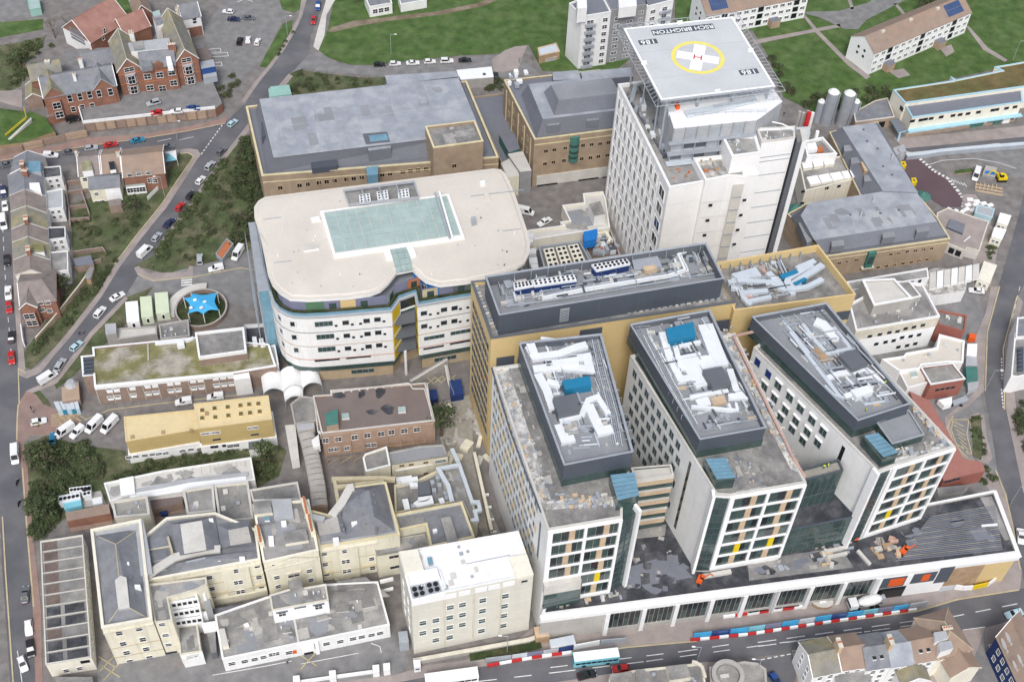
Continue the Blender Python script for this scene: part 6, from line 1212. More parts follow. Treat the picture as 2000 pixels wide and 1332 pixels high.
# ------------------------------------------------------------------ old hospital, bottom left
fr('d1'); T1 = bld('flat_roof_terrace','long cream terrace with flat roof divided by white party walls', [(232,520),(262,1228),(525,1185),(475,483)],6.0, wall='cream_pale', roof='felt', par=.35, pw=.25, cop='concrete_pale'); n = 11
TLp, TFp, TRp, TBp = T1.p
for k in range(n):
    t0, t1 = k/n, (k+1)/n; a, c = TLp.lerp(TFp, t0), TBp.lerp(TRp, t0); a1_, c1_ = TLp.lerp(TFp, t1), TBp.lerp(TRp, t1); b = MB()
    if k: b.strip([a.lerp(c, .01), a.lerp(c, .99)],.16,5.3,5.9,'concrete_pale'); b.build('party_wall', T1.root)
    dark = k in (6,7, 9,10); b = MB(); q = [a.lerp(c, .03), a1_.lerp(c1_, .03), a1_.lerp(c1_, .42), a.lerp(c, .42)]; b.ngon(inset(ccw(q), .35),5.66,'felt_black' if dark else 'felt_rust'); b.build('roof_patch', T1.root)
    if dark: b = MB(); q = [a.lerp(c, .44), a1_.lerp(c1_, .44), a1_.lerp(c1_, .96), a.lerp(c, .96)]; b.ngon(inset(ccw(q), .35),5.66,'felt_black'); b.build('roof_patch', T1.root)
F = fac(T1,2, 3); F.auto(11, .4,5.6,2, 1.0,1.4,'sash', .04); F = fac(T1,1, 2); F.wins([(490,1212)],2.0,1.2,'dark'); F.auto(2, .3,3, 1,1.1,1.5,'sash', .2)
pbox(T1.root, [(310,1300),(330,1345),(540,1340),(530,1300)],3.0,0,'charcoal_lt','porch','felt')
OB = root_at('old_hospital_wing','tall cream corner wing of the old hospital with hipped slate roof',(700,800),15); fr('o')
B1 = block(OB, [(176.6,1033),(198,1226),(297,1208),(275,1013)],17.0, wall='cream', roof='lead', par=.7, pw=.6, cop='cream_pale')
fr('h3'); loft(OB, [(150,-190),(245,768),(705,690),(600,-260)],16.4,[(365,-100),(400,590),(505,580),(380,-105)],19.4,'slate','slate'); pbox(OB, [(357,290),(395,608),(518,590),(482,262),(415,240)],19.46,18.5,'lead','lead_flat','concrete_pale')
b = MB()
for a, c in (((365,-100),(400,240)),((395,600),(290,750)),((515,590),(680,680)),((365,-100),(180,-180)),((380,-105),(590,-245))): b.tube(W(a, 19.5 if a[1] > -150 and a[1] < 620 else 16.6), W(c, 19.5 if c == (400,240) else 16.7), .12,'stone_yellow',5)
o = b.build('ridge', OB); o['kind'] = 'stuff'
R_ = random.Random(31)
for (x, y) in ((305,330),(318,415),(325,510),(335,590),(345,105),(358,205),(548,440),(565,525),(530,262),(462,180),(340,20),(450,20)): pbox(OB, [(x-13,y-10),(x-12,y+12),(x+14,y+9),(x+12,y-12)],18.3,16.5,'slate','roof_vent')
for (x, y) in ((600,355),(480,108)): pbox(OB, [(x-30,y-16),(x-28,y+18),(x+34,y+18),(x+30,y-16)],18.3,16.6,'white_clean','skylight')
F = fac(B1,1, 2); F.wins([(403,865),(618,818),(447,980),(660,933),(485,1077),(697,1037),(522,1172),(735,1130)],1.3,1.7,'sash'); F.panel(0, F.L, 14.8,15.2,'coping', .4,0,'cornice'); F.panel(0, F.L, 7.3,7.55,'stone_yellow', .1,0,'string_course'); F.panel(0, F.L, 3.1,3.4,'stone_yellow', .1,0,'string_course')
F = fac(B1,2, 3); F.auto(4,2, 14,3, 1.2,1.6,'sash')
OC = root_at('old_hospital_block','cream block with patchy felt roof tucked against the corner wing',(850,500),14); B1b = block(OC, [(722,335),(790,748),(978,725),(930,480),(1240,395),(1352,335),(1345,258)],15.0, wall='cream', roof='felt_pale', par=.3, pw=.3, cop='coping'); F = fac(B1b, 1,2); F.wins([(868,770),(907,887),(940,990)],1.3,1.3,'sash'); F.wins([(935,1080),(995,1070)],1.5, .8,'dark'); F.panel(0, F.L, 3.4,3.6,'coping', .1,0,'string_course')
SW = root_at('stepped_stair_block','white stepped block of louvred window bands in the old hospital courtyard',(1100,600),9)
for k, (z, q) in enumerate(((13.0,[(930,470),(950,540),(1258,488),(1228,425)]),(10.0,[(950,540),(975,640),(1278,588),(1258,488)]),(7.0,[(975,640),(1000,735),(1302,690),(1278,588)]))):
    B = block(SW, q, z, 0, wall='white_clean', roof='lead', par=.2, pw=.3, cop='white_clean'); F = fac(B, 1,2)
    for j in range(5): F.at(F.L*(.12+.19*j), z-1.2, F.L*.13,1.1,'dark')
for (x, y) in ((1345,655),(1375,775),(1260,440)): pbox(SW, [(x-75,y-20),(x-70,y+25),(x+75,y),(x+70,y-42)],6.0 if y > 600 else 12,3,'white_clean','balcony','white_clean')
GF = bld('low_link_block','low grey-roofed link with white end wall and small courtyard', [(1030,790),(1062,1100),(1292,1062),(1248,755)],4.2, wall='cream_pale', roof='felt_pale', par=.4, cop='coping'); B = block(GF.root, [(1058,1085),(1092,1150),(1318,1108),(1300,1050)],4.0,0, wall='white', roof='white', par=0); F = fac(B, 1,2); F.wins([(1160,1135),(1195,1128),(1228,1120)],1.0,1.0,'sash'); pbox(GF.root, [(1340,790),(1400,1080),(1460,1070),(1440,780)],3.0,0,'charcoal_lt','walkway_roof','felt'); pbox(GF.root, [(1290,380),(1340,610),(1410,600),(1350,370)],9,0,'grey_render','stair_core','membrane_mid'); pbox(GF.root, [(1430,600),(1440,690),(1960,600),(1950,520)],4.0,0,'grey_render','rear_range','membrane_dk')
# central ranges
fr('o'); OM = root_at('old_hospital_range','cream range with slate roofs and lead flat between wing and pediment',(390,1080),14); B2 = block(OM, [(283,1045),(288,1133),(508.5,1092),(500,1033),(420,1000),(325,1010)],15.0, wall='cream', roof='slate', par=.6, pw=.5, cop='cream_pale'); fr('h1')
loft(OM, [(960,790),(1030,1150),(1500,1060),(1440,700)],14.7,[(1065,795),(1110,1118),(1350,1075),(1300,755)],17.2,'slate','concrete_pale'); loft(OM, [(1470,800),(1510,1060),(1890,1020),(1830,740)],14.7,[(1585,860),(1610,1030),(1840,990),(1800,820)],16.6,'slate','concrete')
loft(OM, [(1010,1230),(1030,1345),(1930,1165),(1900,1080)],14.6,[(1120,1200),(1135,1212),(1340,1168),(1335,1150)],17.0,'slate','lead'); duct(OM, [(700,1345),(1000,1150),(1120,1120),(1340,1075),(1500,1060)],15.2,2.0, .5,'concrete_pale','gutter_walk'); duct(OM, [(590,760),(640,1010),(690,1345)],16.0,3.0, .6,'lead','lead_gutter'); duct(OM, [(930,930),(985,1130)],14.8, .5,1.0,'stone_yellow','parapet_wall')
for k, y in enumerate((1030,1170,1290)): pbox(OM, [(700,y-70),(705,y+40),(960-20*k,y-5),(940-30*k,y-110)],15.0-.2*k, 10,'cream','rear_roof','slate')
for (x, y) in ((1392,748),(1470,1180),(1735,1160)): pbox(OM, [(x-30,y-15),(x-28,y+18),(x+32,y+14),(x+28,y-16)],15.9,14.7,'white_clean','skylight')
fr('h3'); F = Fac(OM, B2.p[1],B2.p[2]); F.wins([(1383,262),(1410,383),(1437,487),(1670,190),(1898,138),(1920,260),(1945,360)],1.2,1.5,'sash'); F.wins([(1672,315),(1720,308),(1698,415),(1742,408)],1.0,1.6,'sash'); u0, _ = F.uz((1540,300)); u1, _ = F.uz((1840,300)); F.panel(u0, u1,1, 13.4,'cream', .5,0,'bay'); F.panel(0, F.L, 13.2,13.6,'coping', .45,0,'cornice'); F.panel(0, F.L, 8.4,8.65,'stone_yellow', .1,0,'string_course'); F.panel(0, F.L, 4.2,4.5,'stone_yellow', .55,0,'string_course'); F.panel(0, F.L, 0,2.4,'cream', .8,0,'plinth')
FF = Fac(OM, F.A+F.n*.5, F.B+F.n*.5); FF.wins([(1672,318),(1720,311),(1698,418),(1742,411),(1670,192)],1.0,1.6,'sash')
fr('o'); OPd = root_at('pediment_block','cream central block with shallow pediment and orange chimney pots',(560,1050),14); B3 = block(OPd, [(493,985),(514,1098),(622,1074),(603,975)],17.0, wall='cream', roof='felt_pale', par=.5, pw=.5, cop='cream_pale'); fr('h4'); F = fac(B3,1, 2)
F.wins([(313,137),(493,107),(673,72),(337,262),(690,192),(352,360),(707,290)],1.2,1.5,'sash'); u, z = F.uz((520,232)); F.at(u, z, 2.4,1.8,'cross'); F.panel(u-1.8, u+1.8, z+1.1, z+1.4,'coping', .5,0,'window_hood'); F.panel(0, F.L, 13.6,14.0,'coping', .5,0,'cornice'); b = MB()
P0, P1_, P2_ = F.pt(0,14.0, .35), F.pt(F.L, 14.0, .35), F.pt(F.L/2,16.6, .35); b.face([P0, P1_, P2_],'cream'); b.tube(P0, P2_, .28,'coping',5); b.tube(P2_, P1_, .28,'coping',5); b.build('pediment', OPd)
fr('h2')
for (x, y) in ((645,600),(700,790),(145,905)):
    q = W2((x, y),18.5); d = F.d; nn = Vector((-d.y, d.x)); b = MB(); b.box((q.x, q.y, 16),(1.1,5.0,2.6), 'cream', F.rz+.08); ch = b.build('chimney', OPd)
    for k in range(6): t = (k-2.5)*.8; e = q+nn*t; m_ = MB(); m_.tube((e.x, e.y, 18.6),(e.x, e.y, 19.5), .3,'terracotta',6, .24); m_.build('chimney_pot', ch)
pbox(OPd, [(75,555),(90,690),(290,670),(265,535)],18.2,16,'cream','roof_house','felt_pale'); pbox(OPd, [(275,530),(310,745),(520,725),(490,520)],17.6,16.2,'lead','lead_roof'); pbox(OPd, [(400,890),(430,1010),(680,970),(650,840)],17.6,16.2,'cream','roof_house','felt_pale'); pbox(OPd, [(130,710),(140,800),(320,770),(300,690)],17.0,16.2,'slate','slate_roof')
for (x, y) in ((230,735),(272,945),(275,990),(410,780)): pbox(OPd, [(x-28,y-22),(x-25,y+22),(x+30,y+18),(x+26,y-26)],17.6,16.5,'white_clean','skylight','glass_blue' if y < 750 else 'white_clean')
# right range
OR_ = root_at('old_hospital_range','cream right-hand range with broad hipped slate roof by the beige block',(1200,700),14); B4 = block(OR_, [(700,640),(792,1045),(1670,905),(1520,335),(1170,385),(935,700)],15.0, wall='cream', roof='lead', par=.6, pw=.5, cop='coping_yellow'); loft(OR_, [(980,650),(1050,960),(1620,872),(1500,355),(1170,400)],14.5,[(1310,430),(1372,715),(1392,712),(1335,425),(1322,427)],19.0,'slate','slate'); loft(OR_, [(725,760),(800,985),(1150,935),(1080,690)],14.5,[(770,780),(800,920),(1030,880),(990,700)],15.9,'slate','concrete')
for (x, y) in ((1220,497),(1245,585),(1270,678),(1295,770),(1385,470),(1400,560),(1425,648),(1445,725),(1410,840),(1015,675),(1045,800),(1060,845)): pbox(OR_, [(x-12,y-9),(x-11,y+11),(x+13,y+8),(x+11,y-11)],18.2 if 1200 < x < 1410 else 17,14.6,'slate','roof_vent')
for (x, y) in ((1175,785),(975,960)): pbox(OR_, [(x-32,y-16),(x-28,y+22),(x+34,y),(x+28,y-26)],17.0,14.6,'white_clean','skylight')
duct(OR_, [(930,700),(1040,560),(1130,400),(1170,390)],15.4,2.0, .7,'concrete_pale','gutter_walk'); duct(OR_, [(640,700),(700,705),(850,740)],15.8,1.4,1.0,'lead','roof_duct'); duct(OR_, [(930,300),(1490,290),(1620,300)],12.0,1.0,1.2,'stone_yellow','parapet_wall'); duct(OR_, [(960,310),(975,400),(1000,560)],12.0, .8,1.2,'stone_yellow','parapet_wall'); duct(OR_, [(960,390),(1500,330)],12.5,1.0, .9,'stone_yellow','parapet_wall')
F = Fac(OR_, B4.p[1],B4.p[2]); fr('h4'); F.wins([(862,122),(878,225),(888,322),(1365,60),(1375,160),(1382,262),(850,5),(1070,-22)],1.2,1.5,'sash'); u0, _ = F.uz((940,100)); u1, _ = F.uz((1225,60)); F.panel(u0, u1,0, 13.4,'cream', .5,0,'bay'); FF = Fac(OR_, F.A+F.n*.5, F.B+F.n*.5); FF.wins([(1065,92),(1103,86),(1075,195),(1118,188),(1108,290)],1.0,1.6,'sash'); FF.wins([(1070,-20)],1.1,1.4,'sash'); F.panel(0, F.L*.72,13.2,13.6,'coping', .6,0,'cornice'); F.panel(0, F.L*.72,8.0,8.25,'stone_yellow', .1,0,'string_course'); F.panel(0, F.L*.72,3.6,3.9,'stone_yellow', .55,0,'string_course')
# low white front building
fr('o'); LW = bld('white_front_building','low white street building with stained grey flat roof', [(419,1200),(434,1287),(761,1219.5),(738,1135),(640,1140),(520,1165)],5.8, wall='white', roof='felt_pale', par=.35, pw=.4, cop='white'); F = Fac(LW.root, LW.p[1],LW.p[2]); fr('h3'); F.wins([(1625,1195),(1765,1170),(1870,1148),(1970,1125)],1.4,1.5,'sash'); fr('h4'); F.wins([(97,1148),(190,1125),(285,1095),(328,1088),(468,1075),(875,980),(1025,955),(1163,925),(1257,905),(1363,885),(1455,865)],1.4,1.5,'sash'); F.ppanel((618,1020),(735,1085), 'glass_dark', .1,'entrance'); F.ppanel((600,985),(740,1005), 'white_clean',1.2,'entrance_canopy'); F.ppanel((505,1055),(555,1080), 'orange', .08,'notice_board'); F.ppanel((740,950),(805,1075), 'white_clean', .6,'pier')
clutter(LW, 14,91); 
for q, z in (([(385,800),(400,865),(500,850),(480,785)],6.0),([(760,690),(770,735),(930,690),(850,655)],6.1),([(1250,500),(1260,600),(1400,570),(1370,480)],5.9),([(970,545),(985,640),(1125,625),(1110,530)],5.8)): pbox(LW.root, q, z, 5.4,'concrete_pale','rooflight','felt'); 
duct(LW.root, [(525,710),(575,975)],5.45, .5, .3,'concrete_pale','roof_kerb'); duct(LW.root, [(990,350),(1280,310),(1440,430),(1000,470)],5.45,2.5, .3,'felt','roof_patch'); fr('h3')
for q in ([(1480,820),(1520,1010),(1590,1000),(1545,810)],): pbox(LW.root, q, 7.0,5.4,'cream_pale','roof_hut','concrete_pale')
pbox(LW.root, [(1750,765),(1765,790),(1815,780),(1800,750)],6.2,5.4,'white','air_unit'); fr('h4')
MW = bld('white_porch_block','two-storey white porch block in front of the pediment', [(258,450),(285,618),(895,505),(868,330),(640,370),(460,390)],11.4, wall='white_clean', roof='felt_pale', par=.25, pw=.3, cop='coping'); F = Fac(MW.root, MW.p[1],MW.p[2]); F.wins([(395,655),(790,580)],1.5,1.9,'cross'); F.wins([(595,625)],2.0,2.0,'blind'); 
for p_ in ((390,632),(590,582),(790,550)): u, z = F.uz(p_); F.panel(u-1.3, u+1.3, z-.1, z+.15,'charcoal_lt', .3,0,'window_hood')
pbox(MW.root, [(455,300),(480,385),(615,365),(600,270)],13.0,10,'felt_pale','roof_house','felt'); clutter(MW, 6,92)
# white long roof and felt roofs behind
fr('h1'); WLR = bld('white_roof_range','long low range with weathered white roof behind the old hospital', [(238,350),(300,548),(505,490),(1875,315),(1832,70),(870,215)],6.0, wall='white', roof='concrete_pale', par=.3, pw=.35, cop='white'); q = W2((490,380),6.3); duct(WLR.root, [(480,290),(500,480)],5.8,3.4, .9,'membrane_white','barrel_roof'); duct(WLR.root, [(520,440),(850,385),(1170,320),(1800,250)],5.75,1.2, .35,'lead','gutter'); duct(WLR.root, [(520,470),(1180,370),(1780,290)],5.75,3.2, .2,'membrane_white','lean_to_roof')
for k in range(8): duct(WLR.root, [(1100+95*k,190-12*k),(1110+95*k,280-14*k)],5.72, .12, .06,'concrete','roof_seam')
for k, (q, z, mt_, lb) in enumerate((([(320,545),(355,725),(735,690),(705,480)],9.5,'felt','square felt-roofed block beside the sunken courtyard'),([(1092,425),(1140,685),(1448,652),(1422,370)],8.5,'felt_pale','patchy felt-roofed block right of the sunken courtyard'),([(1430,370),(1490,775),(1860,735),(1800,330)],8.0,'felt','weathered felt-roofed block with leaf litter behind the range'))):
    B = bld('felt_roof_block', lb, q, z, wall='cream_pale', roof=mt_, par=.6, pw=.5, cop='concrete_pale'); clutter(B, 3,95+k)
fr('h2'); B = bld('felt_roof_block','low felt-roofed block with sloped left side near the curved corridor', [(45,420),(75,540),(600,525),(560,335)],9.0, wall='cream_pale', roof='felt', par=.4, cop='concrete_pale'); fr('h1')
CY = root_at('sunken_courtyard','brick-lined sunken courtyard with bins between felt roofs',(900,650),1,'courtyard'); pbox(CY, [(730,500),(790,900),(900,880),(890,700),(1100,660),(1085,430)],.12, .03,'brown_brick','paving'); pbox(CY, [(835,640),(850,690),(925,680),(915,625)],1.4, .1,'navy','skip'); pbox(CY, [(740,500),(760,640),(1090,560),(1085,440)],3.0, .1,'brown_brick','lean_to','felt_brown')
fr('d1'); CN = root_at('cooling_plant','compound of rooftop fans and a turquoise unit at the garden edge',(440,260),2,'machine'); pbox(CN, [(335,270),(375,345),(610,305),(580,230)],.4, .05,'concrete','slab'); fanbank(CN, [(400,215),(402,240),(522,225),(520,200)],2.6, .3,6, 1,'duct_white','duct_white', .8); fanbank(CN, [(335,262),(340,300),(460,275),(455,240)],2.6, .3,5, 1,'duct_white','duct_white', .9); fanbank(CN, [(475,225),(478,260),(522,252),(520,205)],2.6, .3,2, 2,'duct_white','duct_white', .8); pbox(CN, [(360,285),(372,335),(470,315),(462,265)],2.2, .3,'turquoise','unit'); pbox(CN, [(530,275),(535,310),(590,300),(585,262)],2.0, .3,'duct_white','tank')
YD2 = root_at('yard_outbuilding','brick yard outbuildings with lean-to roofs beside the corner wing',(500,380),1,'shed'); pbox(YD2,[(375,355),(385,405),(635,360),(625,305)],3.4,0,'red_brick','lean_to','tile_brown'); pbox(YD2,[(395,430),(410,470),(650,420),(640,380)],.3,0,'brown_brick','yard_floor')
# plant court and slate L beside the beige block
fr('h5'); PC = bld('plant_court','sunken plant court with white ducts and air units', [(290,500),(300,820),(960,690),(790,330),(560,440)],8.0, wall='cream', roof='felt', par=1.2, pw=.4, cop='coping_yellow')
for ps, wd in (([(310,440),(490,415)],1.2),([(370,460),(555,425)],1.2),([(480,470),(490,500),(555,495)],1.1),([(410,660),(440,780)],1.4),([(530,690),(560,720),(700,690),(690,650),(560,670)],1.4),([(815,650),(840,710)],1.2)): duct(PC.root, ps, 8.2, wd, 1.0)
pbox(PC.root, [(555,480),(570,620),(705,600),(680,460)],9.0,6.8,'charcoal_lt','plant_room'); 
for (x, y) in ((720,470),(780,415),(800,500),(870,590),(880,640),(500,740),(740,560)): pbox(PC.root, [(x-24,y-22),(x-20,y+24),(x+26,y+18),(x+22,y-26)],8.6,6.8,'galv','air_unit')
duct(PC.root, [(780,300),(830,390),(900,510),(945,690)],9.0,1.1, .9,'duct_blue'); RSt = bld('felt_strip_roof','narrow grey felt roof edged with blue ducts beside the white wing', [(795,325),(960,690),(1060,690),(1150,890),(1235,870),(1030,275)],8.0, wall='cream', roof='felt', par=.3, cop='concrete'); duct(RSt.root, [(800,310),(1025,270),(1080,430),(1170,690),(1240,690),(1260,780),(1200,795),(1225,890),(1150,900)],8.6, .9, .8,'duct_blue'); duct(RSt.root, [(940,90),(1025,270)],6.0,1.0, .8,'duct_blue')
SLr = bld('slate_courtyard_range','L-shaped range with slate roof and pale lead flat behind the beige block', [(285,835),(335,1015),(645,950),(700,1200),(1200,1090),(1055,690)],13.0, wall='cream', roof='slate', par=.6, pw=.5, cop='coping_yellow'); pbox(SLr.root, [(812,875),(895,1160),(1012,1130),(925,850)],13.6,12.2,'slate','lead_flat','felt_pale'); pbox(SLr.root, [(330,880),(370,985),(640,940),(620,840)],12.6,12.2,'felt','felt_flat','felt'); pbox(SLr.root, [(722,1005),(730,1038),(778,1022),(768,992)],13.2,12.2,'white_clean','skylight')
FLw = bld('low_felt_roof','stained low felt roof between cream range and beige block', [(55,1180),(95,1300),(560,1215),(690,1195),(645,1040),(360,1085)],10.0, wall='cream', roof='felt_pale', par=.3, cop='felt'); fr('h4'); F = Fac(FLw.root, FLw.p[1],FLw.p[2]); F.wins([(1580,42),(1632,32),(1590,155),(1638,145),(1605,265),(1650,255)],1.1, .9,'dark')
pbox(FLw.root, [(1450,290),(1460,310),(1600,275),(1595,255)],6.0,5.0,'white','balcony'); pbox(FLw.root, [(1465,395),(1470,412),(1600,385),(1598,362)],3.5,2.8,'white','balcony')
fr('h5'); LT = root_at('site_strip','narrow retaining strip with props along the white wing',(1330,850),1,'wall'); b = MB(); b.strip(WL([(1195,130),(1260,420),(1390,1010)],3.0), .8,0, 3.0,'concrete','cream'); b.build('masonry', LT)
for k in range(4): duct(LT, [(1280+32*k,610+140*k),(1360+30*k,605+140*k)],1.5, .5, .5,'white','prop')
# beige block
fr('d2'); BB = bld('beige_block','tall plain beige block with bright white roof facing the main road', [(822,582),(893,855),(1597,710),(1510,460)],25.0, wall='beige', roof='membrane_white', par=.4, pw=.4, cop='white'); F = fac(BB, 1,2); Bz = BB.root
F.wins([(960,990),(960,1048),(1035,975),(1035,1032),(1035,1088),(1118,900),(1115,958),(1115,1015),(1115,1072),(1188,885),(1188,943),(1187,1000),(1305,860),(1303,920),(1300,978),(1297,1035),(1435,835),(1430,893),(1427,948),(1423,1005)],1.5,1.9,'cyan'); F.wins([(1545,750)],1.4, .7,'dark')
for p_ in ((1085,1000),(1250,1000),(1405,950)): u, z = F.uz(p_); F.panel(u-.15, u+.15, .5,22,'coping', .25,0,'pilaster')
for k in range(4): F.panel(0, F.L, 5.0+4.6*k, 5.06+4.6*k, 'coping', .03,0,'panel_joint')
F.panel(0, F.L*.27,22.3,24.8,'white_clean', .2,0,'white_band')
for p_ in ((1120,835),(1200,818),(1295,798),(1370,783),(1455,765)): u, z = F.uz(p_); F.panel(u-1.3, u+1.3, z-.9, z+.9,'white_clean', .1,0,'vent_panel')
pbox(Bz, [(826,578),(856,705),(965,680),(930,565)],26.2,24.5,'cream_pale','stair_head','cream_pale'); pbox(Bz, [(1455,610),(1500,735),(1597,712),(1560,595)],25.4,24.5,'cream_pale','roof_upstand','cream_pale'); pbox(Bz, [(870,705),(895,770),(1062,735),(1040,670)],25.6,24.4,'white_clean','roof_house','membrane_white')
for (x0, y0) in ((890,785),(975,762)): fanbank(Bz, [(x0,y0),(x0+18,y0+62),(x0+90,y0+45),(x0+72,y0-14)],25.2,24.5,2, 2,'galv','charcoal',1.15)
duct(Bz, [(1055,685),(1090,790)],24.7, .4, .5,'white','roof_kerb'); duct(Bz, [(1210,650),(1460,600)],24.65, .15, .1,'steel','roof_joint'); pbox(Bz, [(985,615),(995,655),(1020,650),(1010,610)],25.4,24.5,'steel','roof_hatch','glass_blue'); clutter(BB, 16,96)
F = fac(BB, 0,1); F.auto(2,3, 20,4, 1.1,1.5,'sash'); pbox(Bz, [(818,1040),(825,1105),(880,1100),(870,1035)],4.0,0,'galv','cooling_unit')
# boundary wall with piers at the street
PW = root_at('gate_wall','low white boundary wall with square gate piers along the street',(450,1300),1,'wall')
for (x, y) in ((232,1320),(440,1290),(690,1258),(752,1248)): pbox(PW, [(x-20,y-25),(x-18,y+18),(x+20,y+12),(x+18,y-30)],2.4,0,'white','pier','white_clean')
b = MB(); b.strip(WL([(250,1325),(430,1298),(670,1265)],1.0), .5,0, 1.0,'white'); b.build('wall_run', PW); pb = root_at('gate_pier','white pier with notice beside the beige block',(928,1220),1,'pier'); pbox(pb, [(905,1205),(910,1245),(948,1240),(945,1200)],2.6,0,'white','pier_body','white_clean'); F = Fac(pb, *WL([(910,1245),(948,1240)],2.6)); F.panel(F.L*.2, F.L*.8,1.2,1.7,'navy', .05,0,'notice')
SWl = root_at('street_bank','planted street bank with concrete walls below the beige block',(1330,1130),1,'wall'); b = MB(); b.strip(WL([(905,1205),(1210,1150),(1570,1085),(1640,1060)],1.4),1.0,0, 1.4,'concrete','coping'); b.build('masonry', SWl); b = MB(); b.strip(WL([(1230,1185),(1460,1150),(1640,1110)],.8),2.2,0, .8,'concrete','ivy'); b.build('planter', SWl)
for B, n in ((LW, 34),(B1b, 16),(FLw, 10),(WLR, 16),(GF, 6),(MW, 8),(RSt, 8),(B3,12),(CS, 5),(LB, 14)): patches(B.root, None, B.top, n, n+7, world=B.rp)
fr('a2'); patches(C, [(120,770),(225,1195),(1370,1060),(1360,960),(1740,910),(1610,600)],22.0,40,61,('membrane','membrane','membrane_mid'),(.8,3.2)); fr('b2'); patches(K, [(300,300),(330,760),(900,780),(640,600),(570,290)],KZ+.25,10,62,('cream_roof',),(1,3))
# ------------------------------------------------------------------ right-hand side
fr('b4'); J = root_at('grey_roof_block','L-shaped buff brick block under a grey mansard roof behind the annex',(800,650),9)
J2 = block(J, [(150,735),(440,1062),(1395,925),(1300,770),(1150,590),(310,650)],9.0, wall='buff_brick', roof='membrane_dk', par=.6, pw=.4, cop='coping_yellow'); J1 = block(J, [(470,110),(710,600),(1160,620),(840,30)],9.0, wall='buff_brick', roof='membrane_dk', par=.3, pw=.3, cop='coping_yellow')
loft(J, [(480,130),(730,590),(1160,610),(850,45)],8.8,[(567,72),(882,568),(1150,578),(818,38)],13.0,'membrane_dk','membrane'); loft(J, [(170,765),(425,1035),(1372,900),(1290,785),(1160,600),(320,668)],8.8,[(250,748),(355,937),(1297,795),(1140,575),(880,565),(310,655)],13.0,'membrane_dk','membrane')
fr('b4'); patches(J, [(270,760),(370,925),(1270,790),(1120,600),(860,590)],13.0,26,63,('membrane','membrane_mid','lead'),(.7,2.6))
for (x, y) in ((625,235),(680,330),(780,465),(530,965),(920,898),(1180,855)): pbox(J, [(x-45,y-22),(x-42,y+25),(x+55,y+12),(x+50,y-32)],12.0,9.5,'membrane_dk','dormer','membrane_mid')
pbox(J, [(232,805),(300,960),(340,940),(265,800)],11.5,9,'membrane_dk','dormer','membrane_mid'); pbox(J, [(710,340),(740,410),(800,405),(760,335)],12.6,9,'wood','timber_hatch','wood_pale')
for (x, y) in ((800,650),(705,765),(945,320)): a, c = W((x, y),13), W((x+15, y-45),14.2); b = MB(); b.tube(a, c, .25,'lead',5); b.build('roof_pipe', J)
for (x, y) in ((730,95),(758,183),(838,240),(880,375),(950,440),(630,745),(1000,710),(860,735)): q = W2((x, y),13); b = MB(); b.box((q.x, q.y, 13),(.6, .5, .3), 'charcoal_lt', .3); b.build('roof_vent', J)
F = fac(J2,1, 2); F.wins([(545,1112),(608,1100),(675,1088),(940,1045),(1000,1037),(1065,1025),(1128,1018),(1190,1008),(1252,1000),(843,1145),(905,1135),(967,1127),(1033,1115),(1095,1105),(1155,1095),(1215,1085)],1.1,1.1,'tan'); u, z = F.uz((770,1090)); F.panel(u-1.2, u+1.2,2.4,8.6,'copper_green',1.0,0,'oriel'); F.panel(u-2.0, u+2.0,1.9,2.4,'coping',1.1,0,'oriel_base'); F.panel(u-.9, u+.9,4, 7,'glass_green',1.06,0,'oriel_window'); F.panel(0, F.L, 7.4,7.6,'coping_yellow', .12,0,'string_course')
for k in range(1,5): F.panel(F.L*k/5, F.L*k/5+.3,0, 7.4,'tan_brick', .12,0,'pilaster')
def pyramid(root, c, z0, z1, r, n, mt_, name='roof'):
    q = W2(c, z0); b = MB(); p_ = [(q.x+r*math.cos(2*math.pi*(k+.5)/n), q.y+r*math.sin(2*math.pi*(k+.5)/n), z0) for k in range(n)]
    for k in range(n): b.face([p_[k-1],p_[k],(q.x, q.y, z1)],mt_)
    b.build(name, root); b = MB(); b.prism([Vector(v[:2])*1+Vector((0,0)) for v in [(q.x+r*.85*math.cos(2*math.pi*(k+.5)/n), q.y+r*.85*math.sin(2*math.pi*(k+.5)/n)) for k in range(n)]],0, z0,'buff_brick'); b.build('base', root)
GP = root_at('copper_dome','round green copper canopy dome by the plum forecourt',(1185,600),5,'canopy'); pyramid(GP, (1185,600),5.0,6.6,2.6,10,'copper_green'); GQ = root_at('copper_pyramid','green copper pyramid roof between tower and grey-roof block',(205,700),7,'kiosk'); pyramid(GQ, (205,705),7.0,9.5,3.2,4,'copper_green')
KC = bld('cream_clinic','cream clinic block with sloping white rooflights beside the tower', [(240,345),(285,560),(700,462),(605,285)],8.5, wall='cream_pale', roof='felt_pale', par=.4, cop='cream_pale'); F = fac(KC, 1,2); F.wins([(268,565),(450,540),(542,525),(260,655)],1.3,1.0,'dark')
for k in range(1,5): F.panel(F.L*k/5, F.L*k/5+.1,0, 8,'coping', .08,0,'panel_joint')
for k in range(3): pbox(KC.root, [(260+82*k,350-12*k),(272+82*k,392-14*k),(345+82*k,378-14*k),(330+82*k,338-12*k)],9.2,8,'cream_pale','rooflight','white_clean')
for k in range(4): pbox(KC.root, [(295+88*k,455-14*k),(325+88*k,515-16*k),(410+88*k,500-16*k),(375+88*k,440-14*k)],9.0,8,'cream_pale','rooflight','white_clean')
